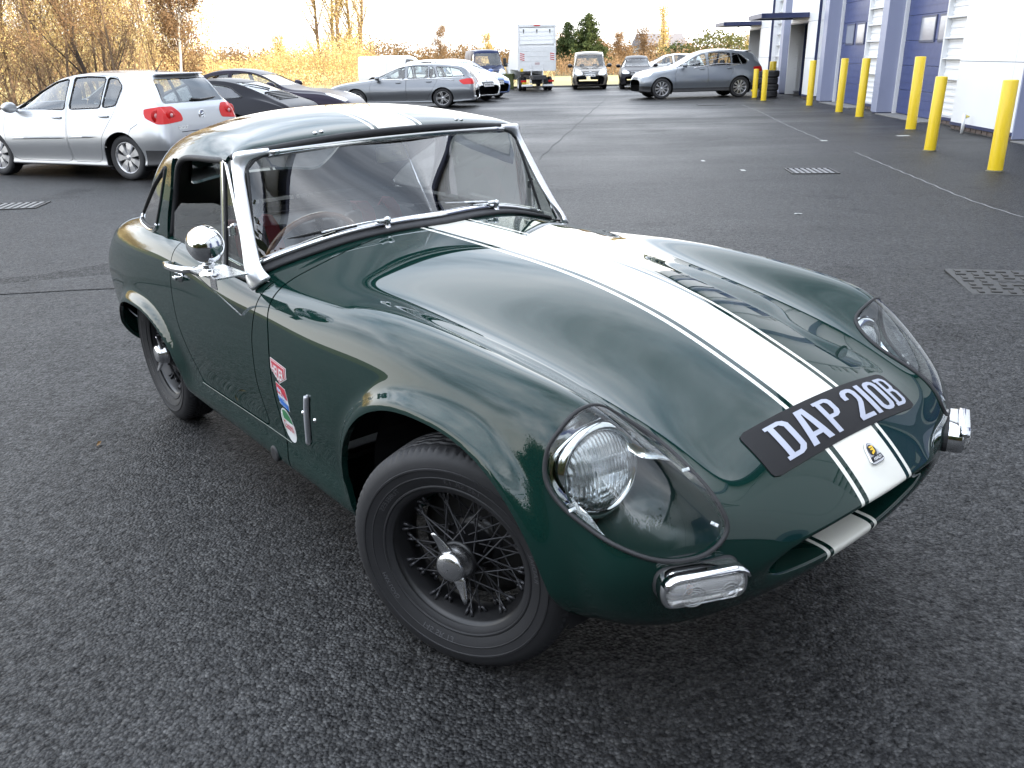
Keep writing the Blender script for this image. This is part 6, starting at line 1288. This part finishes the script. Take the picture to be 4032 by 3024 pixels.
mb.box(s2+[-.02, .002, -.016], (.045, .003, .034), None, .001)
mb.build('mirror_bracket', STEEL, mirror)
# ---- side vents
for sg in (-1, 1):
    q = [onto((a, sg*.9, b), (0, -sg, 0))[0] for a, b in ((-.600, .519), (-.608, .490), (-.620, .44), (-.632, .395), (-.640, .367))]
    mb = MB(); mb.sweep(smooth_open(np.array(q)+[-.006, sg*.002, 0], 4), rrect(.010, .016, .004, 3), (0, sg, 0)); mb.tube([q[0]+[-.008, -sg*.004, -.004], q[0]+[-.004, sg*.002, .004]], [.007, .002], 8); mb.tube([q[-1]+[-.008, -sg*.004, .004], q[-1]+[-.004, sg*.006, -.004]], [.008, .004], 8); v = mb.build('side_vent_trim', mat('vent_alloy', (.55, .55, .58), .4, .5), root, True)
    mb = MB(); mb.box((-.615, sg*.635, .445), (.09, .004, .19)); mb.build('vent_backing', DARK, root)
    for a, b in ((-.645, .459), (-.576, .458)):
        p = onto((a, sg*.9, b), (0, -sg, 0))[0]; mb = MB(); mb.lathe([(.0075, -.002*sg), (.006, .003*sg), (.001, .005*sg)], 10, 'y', p); mb.build('rivet', CHROME, root, True)
# ---- flat print laid on the skin
def decal(name, shapes, place, parent, thick=.0009):
    """shapes = (loops or (points, faces), material); place maps 2-D to (point, direction)"""
    V = []; F = []; I = []; ms = []; n = 0
    for L, (sh, m) in enumerate(shapes):
        P, T = sh if isinstance(sh, tuple) else tess(sh)
        for p in P:
            a, d = place(p[0], p[1]); V.append(onto(a, d, thick+.0007*L)[0])
        for t in T: F.append(tuple(int(i)+n for i in t)); I.append(m)
        n += len(P)
    names = []
    for m in I:
        if m not in names: names.append(m)
    return mesh(name, np.array(V), F, None, parent, False, None, names, [names.index(m) for m in I])
WHITE_P = mat('print_white', (.78, .78, .78), .35, 0, .4); RED_P = mat('print_red', (.55, .035, .06), .35, 0, .4); BLUE_P = mat('print_blue', (.02, .16, .55), .35, 0, .4); GREEN_P = mat('print_green', (.03, .20, .07), .35, 0, .4)
PALE_P = mat('print_pale_blue', (.42, .52, .72), .35, 0, .4); BLACK_P = mat('print_black', (.012, .012, .013), .4, 0, .3); YELLOW_P = mat('print_yellow', (.80, .50, .03), .35, 0, .4)
def side_place(cx, cz, tx=0.):
    return lambda a, b: ((cx+a+b*tx, -.9 if 1 else 0, cz+b-a*.09), (0, 1, 0))
for sgn in (1,):
    # red and white shield
    pl = lambda a, b: ((-.779+a*.100, -.75, .540+b*.064-a*.010), (0, 1, 0))
    pent = lambda k: [(-.5*k, .46*k), (.5*k, .46*k), (.5*k, -.02*k-.02), (.02, -.5*k), (-.42*k-.08*k, -.02*k-.02)]
    tv, tf = fit_text('HEUER', -.36, .36, 0, 1, .02)
    low_ = lambda a: -.36+abs(a-.02)*.62
    tv = np.array([(p[0], low_(p[0])+p[1]*(.25-low_(p[0]))) for p in tv])
    decal('sticker', [([pent(1)], WHITE_P), ([pent(.92)], RED_P), ([pent(.86)], WHITE_P), ([pent(.80)], RED_P), ((tv, tf), WHITE_P)], pl, root)['label'] = 'red and white shield sticker reading HEUER'
    # red, white and blue badge
    pl = lambda a, b: ((-.768+a*.066+b*-.010, -.75, .470+b*.064-a*.012), (0, 1, 0))
    outl = [(-.46, .52), (.40, .52), (.50, .1), (.42, -.5), (-.40, -.5), (-.5, .1)]
    k9 = [(a*.94, b*.94) for a, b in outl]
    redp = [p for p in [(-.432, .49), (.376, .49), (.465, .12), (.455, .02), (-.455, .02), (-.465, .12)]]
    blup = [(-.42, -.20), (.43, -.20), (.395, -.47), (-.376, -.47)]
    ring_ = lambda cx, cy, r: [(cx+r*cos(q), cy+r*sin(q)) for q in np.arange(12)/12*2*pi]
    sh = [([outl], WHITE_P), ([redp], RED_P), ([blup], BLUE_P), ([ring_(-.25, .24, .11)], PALE_P), ([[(.08, .22), (.36, .06), (.36, .0), (.14, .10)]], PALE_P), (fit_text('9', -.08, .07, .08, .36, .02), WHITE_P), (fit_text('BMC', -.34, .34, -.16, -.02, .02), BLUE_P), (fit_text('SPECIAL TUNING', -.32, .33, -.36, -.29), WHITE_P)]
    decal('sticker', sh, pl, root)['label'] = 'red, white and blue sticker reading BMC'
    # green oval
    pl = lambda a, b: ((-.766+a*.080-b*.012, -.75, .382+b*.102-a*.010), (0, 1, 0))
    ov = lambda k: [(.5*k*cos(q), .5*k*sin(q)) for q in np.arange(28)/28*2*pi]
    def oclip(lo, hi, x0=-9):
        o = []
        for q in np.arange(96)/96*2*pi:
            a, b = .455*cos(q), .455*sin(q); o.append((max(a, x0), min(max(b, lo), hi)))
        return o
    sh = [([ov(1)], WHITE_P), ([oclip(.14, 1, -.26)], GREEN_P), ([oclip(-1, -.16, -.26)], GREEN_P), ([[(-.33, .27), (-.29, .27), (-.29, -.27), (-.33, -.27)]], GREEN_P), (fit_text('Castrol', -.30, .40, -.13, .12, .018), RED_P)]
    decal('sticker', sh, pl, root)['label'] = 'green and white oval sticker reading Castrol'
# ---- number plate across the nose
PC = [np.array(q) for q in ((.553, -.255, .560), (.554, .287, .554), (.459, .288, .608), (.456, -.250, .617))]
def plate_at(u, v): return ((PC[0]*(1-u)+PC[1]*u)*(1-v)+(PC[3]*(1-u)+PC[2]*u)*v, (-.45, 0, -.89))
gu, gvv = 30, 10; r_ = .035; V = []; ok = {}
P2 = np.array([(i/gu, j/gvv) for i in range(gu+1) for j in range(gvv+1)])
PLATE = mat('plate_black', (.009, .0085, .0098), .55, spec=.3); SILVER = mat('plate_silver', (.42, .44, .52), .42, .25)
def corner(u, v):   # round the corners
    du = .026; dvv = .13; cx = min(max(u, du), 1-du); cy = min(max(v, dvv), 1-dvv); a, b = (u-cx)/du, (v-cy)/dvv; L = math.hypot(a, b)
    if L > 1: return cx+a/L*du, cy+b/L*dvv
    return u, v
top_v = []; bot_v = []
for u, v in P2:
    u, v = corner(u, v); a, d = plate_at(u, v); p, n_ = onto(a, d, .003); top_v.append(p); bot_v.append(p-n_*.0028)
T = []; 
for i in range(gu):
    for j in range(gvv): k = i*(gvv+1)+j; T.append((k, k+gvv+1, k+gvv+2, k+1))
rimI = [i*(gvv+1) for i in range(gu+1)]+[gu*(gvv+1)+j for j in range(1, gvv+1)]+[i*(gvv+1)+gvv for i in range(gu-1, -1, -1)]+[j for j in range(gvv-1, 0, -1)]
n_ = len(top_v); T += [(rimI[i-1], rimI[i-1]+n_, rimI[i]+n_, rimI[i]) for i in range(len(rimI))]
plate = mesh('number_plate', np.array(top_v+bot_v), T, PLATE, root, False)
GLY = {
 'D': (.50, [[(-.07, 1), (.30, 1), (.42, .95), (.50, .84), (.50, .16), (.42, .05), (.30, 0), (-.07, 0), (-.07, .10), (0, .10), (0, .90), (-.07, .90)], [(.14, .89), (.28, .89), (.36, .80), (.36, .20), (.28, .11), (.14, .11)]]),
 'A': (.56, [[(0, 0), (.16, 1), (.40, 1), (.56, 0), (.41, 0), (.38, .20), (.18, .20), (.15, 0)], [(.20, .32), (.36, .32), (.29, .86), (.27, .86)]]),
 'P': (.48, [[(0, 0), (0, .90), (-.05, .90), (-.05, 1), (.32, 1), (.43, .95), (.48, .86), (.48, .56), (.43, .46), (.32, .41), (.14, .41), (.14, 0)], [(.14, .89), (.28, .89), (.34, .82), (.34, .60), (.28, .52), (.14, .52)]]),
 '2': (.48, [[(0, 0), (0, .12), (.30, .52), (.34, .62), (.34, .80), (.29, .88), (.19, .88), (.14, .80), (.14, .68), (0, .68), (0, .84), (.06, .95), (.16, 1), (.33, 1), (.43, .95), (.48, .84), (.48, .58), (.43, .46), (.18, .12), (.48, .12), (.48, 0)]]),
 '1': (.14, [[(0, 0), (0, 1), (.14, 1), (.14, 0)]]),
 '0': (.48, [[(0, .16), (0, .84), (.06, .95), (.16, 1), (.32, 1), (.42, .95), (.48, .84), (.48, .16), (.42, .05), (.32, 0), (.16, 0), (.06, .05)], [(.14, .20), (.19, .12), (.29, .12), (.34, .20), (.34, .80), (.29, .88), (.19, .88), (.14, .80)]]),
 'B': (.50, [[(-.06, 1), (.31, 1), (.42, .95), (.48, .86), (.48, .62), (.42, .53), (.50, .43), (.50, .14), (.43, .05), (.31, 0), (-.06, 0), (-.06, .10), (0, .10), (0, .90), (-.06, .90)], [(.14, .90), (.28, .90), (.34, .84), (.34, .64), (.28, .58), (.14, .58)], [(.14, .47), (.29, .47), (.36, .40), (.36, .17), (.29, .10), (.14, .10)]])}
for ch, u0, u1 in (('D', .105, .225), ('A', .245, .375), ('P', .395, .505), ('2', .575, .682), ('1', .703, .738), ('0', .757, .862), ('B', .872, .968)):
    w_, loops = GLY[ch]; lo = min(p[0] for p in loops[0])
    L2 = [dense([((p[0]-lo)/(w_-lo), p[1]) for p in L], .12) for L in loops]; P, Tt = tess(L2); V = []
    for a, b in P:
        q, d = plate_at(u0+(u1-u0)*a, .13+.74*b); V.append(onto(q, d, .0046)[0])
    mesh('plate_letter' if ch.isalpha() else 'plate_digit', np.array(V), Tt, SILVER, plate, False)
# ---- maker's badge on the stripe
bc = np.array([.605, .012, .545]); bd = (-.6, 0, -.8)
def badge_at(a, b): return (bc+np.array([-b*.052*.55+.0, a*.042, b*.030]), bd)
shape = smooth_closed([(-.50, -.40), (-.32, -.5), (0, -.5), (.32, -.5), (.50, -.40), (.46, -.15), (.36, .22), (.20, .46), (0, .53), (-.20, .46), (-.36, .22), (-.46, -.15)], 3)
bo = []; bi = []
for k, off in ((1.12, .0004), (1.12, .004), (1.02, .0055), (.96, .0045)):
    bo.append(np.array([onto(*badge_at(a*k, b*k), off)[0] for a, b in shape]))
mb = MB(); stack(mb, bo); badge = mb.build('badge', CHROME, root, True)
ov2 = [(.30*cos(q), .13+.30*sin(q)) for q in np.arange(20)/20*2*pi]
band = [(-.47, -.42), (.47, -.42), (.44, -.16), (-.44, -.16)]
yl = [(-.15, .36), (.17, .36), (.13, .02), (-.15, -.08), (-.20, .02), (.03, .12), (-.14, .16), (-.16, .22), (.06, .24), (.06, .28), (-.16, .28)]
decal('badge_print', [([[(.93*a, .93*b) for a, b in shape]], mat('badge_grey', (.5, .5, .52), .3, .5)), ([ov2], BLACK_P), ([band], BLACK_P), ([yl], YELLOW_P), (fit_text('ASHLEY', -.36, .36, -.37, -.22, .02), WHITE_P)], badge_at, badge, .0046)
# ---- cockpit
TRIM = worn('black_vinyl', (.010, .010, .011), .55, 0, .3, 20)
mb = MB(); mb.box((-1.45, 0, .20), (1.3, 1.16, .02)); mb.box((-2.12, 0, .48), (.02, 1.1, .55)); mb.box((-.86, 0, .48), (.02, 1.12, .50)); mb.box((-1.45, 0, .30), (1.2, .22, .18), None, .04)
mb.build('cockpit_floor', TRIM, root)
for sg in (-1, 1):
    mb = MB(); mb.box((-1.28, sg*.60, .53), (.66, .012, .38), None, .005); mb.build('door_card', TRIM, root)
mb = MB(); mb.box((-2.0, 0, .73), (.36, 1.04, .03), None, .012); mb.build('rear_shelf', TRIM, root)
mb = MB(); mb.sweep([(-1.07, -.57, .72), (-1.05, -.4, .765), (-1.03, 0, .79), (-1.05, .4, .765), (-1.07, .57, .72)], rounded([(-.08, -.10), (.08, -.10), (.08, .03), (-.08, .03)], .03, 4), (0, 0, 1)); mb.build('dashboard', TRIM, root, True)
for sg in (-1, 1):
    cy = sg*.275; mb = MB()
    stack(mb, [np.array([(-1.30-.40*w+dx, cy+yy, .36+.04*w-hh) for yy, hh, dx in [(-.20, .02, 0), (-.14, 0, 0), (0, .012, 0), (.14, 0, 0), (.20, .02, 0), (.20, .12, 0), (-.20, .12, 0)]]) for w in (0, .1, .5, 1)])
    seat = mb.build('seat', TRIM, root, True)
    sec = [(-.205, .0), (-.20, .045), (-.14, .055), (0, .035), (.14, .055), (.20, .045), (.205, 0), (.15, -.04), (-.15, -.04)]
    mb = MB(); stack(mb, [np.array([(-1.655-.16*w+dx*k, cy+yy*k, .34+.42*w) for yy, dx in sec]) for w, k in ((0, 1), (.4, 1.02), (.75, .98), (.92, .88), (1.0, .66), (1.02, .3))]); mb.build('backrest', TRIM, seat, True)
    for s2 in (-.062, .062):
        mb = MB(); mb.sweep([(-1.885, cy+s2*.8, .70), (-1.845, cy+s2, .785), (-1.80, cy+s2, .795), (-1.755, cy+s2, .765), (-1.735, cy+s2*1.05, .70), (-1.70, cy+s2*1.1, .58)], rrect(.058, .010, .004, 3), (.6, 0, .8)); mb.build('harness_strap', mat('red_webbing', (.24, .012, .018), .7), seat)
sw = np.array([-1.335, -.255, .705]); sn = np.array([-.90, 0, .43]); sn /= np.linalg.norm(sn); e1 = np.array([0, 1., 0]); e2 = np.cross(sn, e1); e2 *= np.sign(e2[2])
mb = MB(); mb.tube([sw+.182*(cos(q)*e1+sin(q)*e2) for q in np.arange(40)/40*2*pi], .0105, 8, closed=True); wheel_ = mb.build('steering_wheel', worn('varnished_wood', (.20, .085, .03), .3, 0, .3, 30, 1.), root, True)
mb = MB(); 
for q in (pi/2, pi*7/6, pi*11/6): mb.sweep([sw-sn*.03+.02*(cos(q)*e1+sin(q)*e2), sw+.178*(cos(q)*e1+sin(q)*e2)], rrect(.026, .004, .001, 2), sn)
mb.tube([sw-sn*.03, sw-sn*.26], .018, 10); mb.build('wheel_spokes', STEEL, wheel_)
# ---- wire wheels (axle along y, +y is the outside)
def tyre_mesh(R=.282, hw=.0725, n=288):
    prof = [(.172, .050), (.180, .0565), (.186, .058), (.188, .0615), (.191, .0615), (.193, .0600), (.205, .0660), (.214, .0690), (.215, .0705), (.217, .0705), (.218, .0695), (.234, .0725), (.235, .0745), (.239, .0745), (.240, .0725), (.252, .0705), (.262, .066), (.2685, .0605), (.2745, .0565), (.2785, .052), (.2805, .046)]
    k = np.linspace(.041, -.041, 30); tread = [(R-.0008*(q/.041)**2, q) for q in k]
    prof = prof+tread+[(r, -w) for r, w in prof[::-1]]
    a = np.arange(n)/n*2*pi; V = []
    for r, w in prof:
        rr = np.full(n, r); yy = np.full(n, w)
        if r > .2795 and abs(w) <= .0412:
            zig = .0032*np.abs(((a*46/(2*pi)) % 1)*2-1)*2-.0032
            g = np.zeros(n)
            for c in (-.028, -.0095, .0095, .028): g = np.maximum(g, (np.abs(w-c-zig) < .0026))
            rr = rr-.005*g
        if .2735 < r < .281: rr = rr-.0045*(((a*92/(2*pi)) % 1) < .38)
        V.append(np.stack([rr*np.cos(a), yy, rr*np.sin(a)], 1))
    V = np.concatenate(V); m = len(prof); i = np.arange(m*n).reshape(m, n); A_ = i[:-1]; B_ = i[1:]
    return V, np.stack([A_, np.roll(A_, -1, 1), np.roll(B_, -1, 1), B_], -1).reshape(-1, 4)
TYRE = worn('tyre_rubber', (.014, .014, .0158), .62, 0, .22, 14, bump=.06)
RIMB = worn('black_wheel_paint', (.010, .010, .011), .34, 0, .2, 20)
mb = MB(); mb.lathe([(.176, .051), (.1835, .0565), (.185, .0535), (.1815, .049), (.175, .0455), (.1685, .041), (.1660, .034), (.156, .016), (.1535, .006), (.1535, -.020), (.164, -.034), (.168, -.046), (.182, -.054), (.178, -.05)], 96)
wire = mb.build('wheel', RIMB, root, True)
tv_, tf_ = tyre_mesh(); tyre = mesh('tyre', tv_, tf_, TYRE, wire, True)
tyre.data.set_sharp_from_angle(angle=radians(35))
def arc_text(mb, txt, r, ang, h, w):
    P, Fc = fit_text(txt, -w/2, w/2, 0, h, .0)
    V = []
    for a, b in P:
        q = ang-a/r; rad = r+b; V.append((rad*cos(q), .0, rad*sin(q)))
    out_ = []
    for v in V:
        rr = math.hypot(v[0], v[2]); out_.append((v[0], float(np.interp(rr, [.188, .193, .205, .214, .217, .234], [.0615, .0600, .0660, .0690, .0705, .0725]))+.0009, v[2]))
    mb.add(out_, Fc)
for tx, rr, an, hh, ww_ in (('145 SR 13', .202, 100, .012, .085), ('TUBELESS', .202, 40, .011, .08), ('RADIAL', .202, 168, .012, .07), ('145 SR 13', .202, 285, .012, .08), ('MAX LOAD', .202, 330, .009, .07)):
    mb = MB(); arc_text(mb, tx, rr, radians(an), hh, ww_); mb.build('tyre_lettering', mat('tyre_raised', (.075, .075, .080), .5), wire)
mb = MB(); mb.lathe([(.075, -.05), (.072, -.038), (.058, -.036), (.050, -.03), (.046, .0), (.043, .03), (.047, .036), (.047, .044), (.040, .048), (.030, .050)], 40); mb.build('hub', RIMB, wire, True)
mb = MB(); mb.lathe([(.147, -.085), (.147, -.056), (.125, -.050), (.10, -.044), (.06, -.040), (.02, -.040)], 40); mb.build('brake_drum', worn('dull_iron', (.020, .019, .018), .6, .3, .3, 20), wire, True)
# knock-off spinner
mb = MB(); mb.lathe([(.040, .046), (.041, .054), (.036, .060), (.034, .072), (.031, .080), (.026, .084), (.012, .0865), (.001, .087)], 32)
for sg in (1, -1):
    rings = []
    for t, wd, hh, off in ((.020, .026, .014, 0), (.040, .022, .012, .002), (.058, .016, .009, .006), (.074, .011, .006, .012), (.084, .006, .004, .016)):
        a_ = np.arange(10)/10*2*pi; rings.append(np.array([(wd*.5*2*.7*cos(q)+sg*0, .064+off+hh*.6*sin(q), sg*t) for q in a_]))
    stack(mb, rings)
mb.V = [v*np.array([1.08, 1.05, 1.08]) for v in mb.V]; sp = mb.build('spinner', worn('dull_chrome', (.70, .70, .71), .24, 1., .12, 40), wire, True); sp.rotation_euler = (0, radians(24), 0)
def spoke_mesh(a_hub, r_hub, y_hub, a_rim, r_rim, y_rim):
    h = np.array([r_hub*cos(a_hub), y_hub, r_hub*sin(a_hub)]); r = np.array([r_rim*cos(a_rim), y_rim, r_rim*sin(a_rim)]); d = r-h; L = np.linalg.norm(d); d /= L
    m = MB(); m.tube([h, r-d*.016], .0021, 5, cap=False); m.tube([r-d*.017, r+d*.002], .0040, 6); return m
SPK = mat('black_spoke', (.040, .040, .044), .32, .3); protos = []
for hub_r, hub_y, rim_r, rim_y, tw in ((.045, .040, .155, .012, .75), (.045, .040, .155, .012, -.75), (.066, -.034, .160, .026, .42), (.066, -.034, .160, .026, -.42), (.050, .010, .154, -.012, .6), (.050, .010, .154, -.012, -.6)):
    protos.append(spoke_mesh(tw, hub_r, hub_y, 0, rim_r, rim_y).build('spoke', SPK, wire, True))
sp_list = []
for i in range(10):
    for j, p in enumerate(protos):
        c = p if i == 0 else p.copy()
        if i: COL.objects.link(c); c.parent = wire
        c.rotation_euler = (0, -(i+j*.1667)/10*2*pi, 0)
wire.location = (-.018, -.592, .282); wire.rotation_euler = (0, 0, pi+radians(24.2))
for loc, rz, ry in (((0, .592, .282), radians(22), 40), ((-2.03, -.565, .282), pi, 0), ((-2.03, .565, .282), 0, 110)):
    w = copy_tree(wire, root); w.location = loc; w.rotation_euler = (0, 0, rz)
    for ch in w.children:
        if ch.name.startswith('spinner'): ch.rotation_euler = (0, radians(-24+ry), 0)
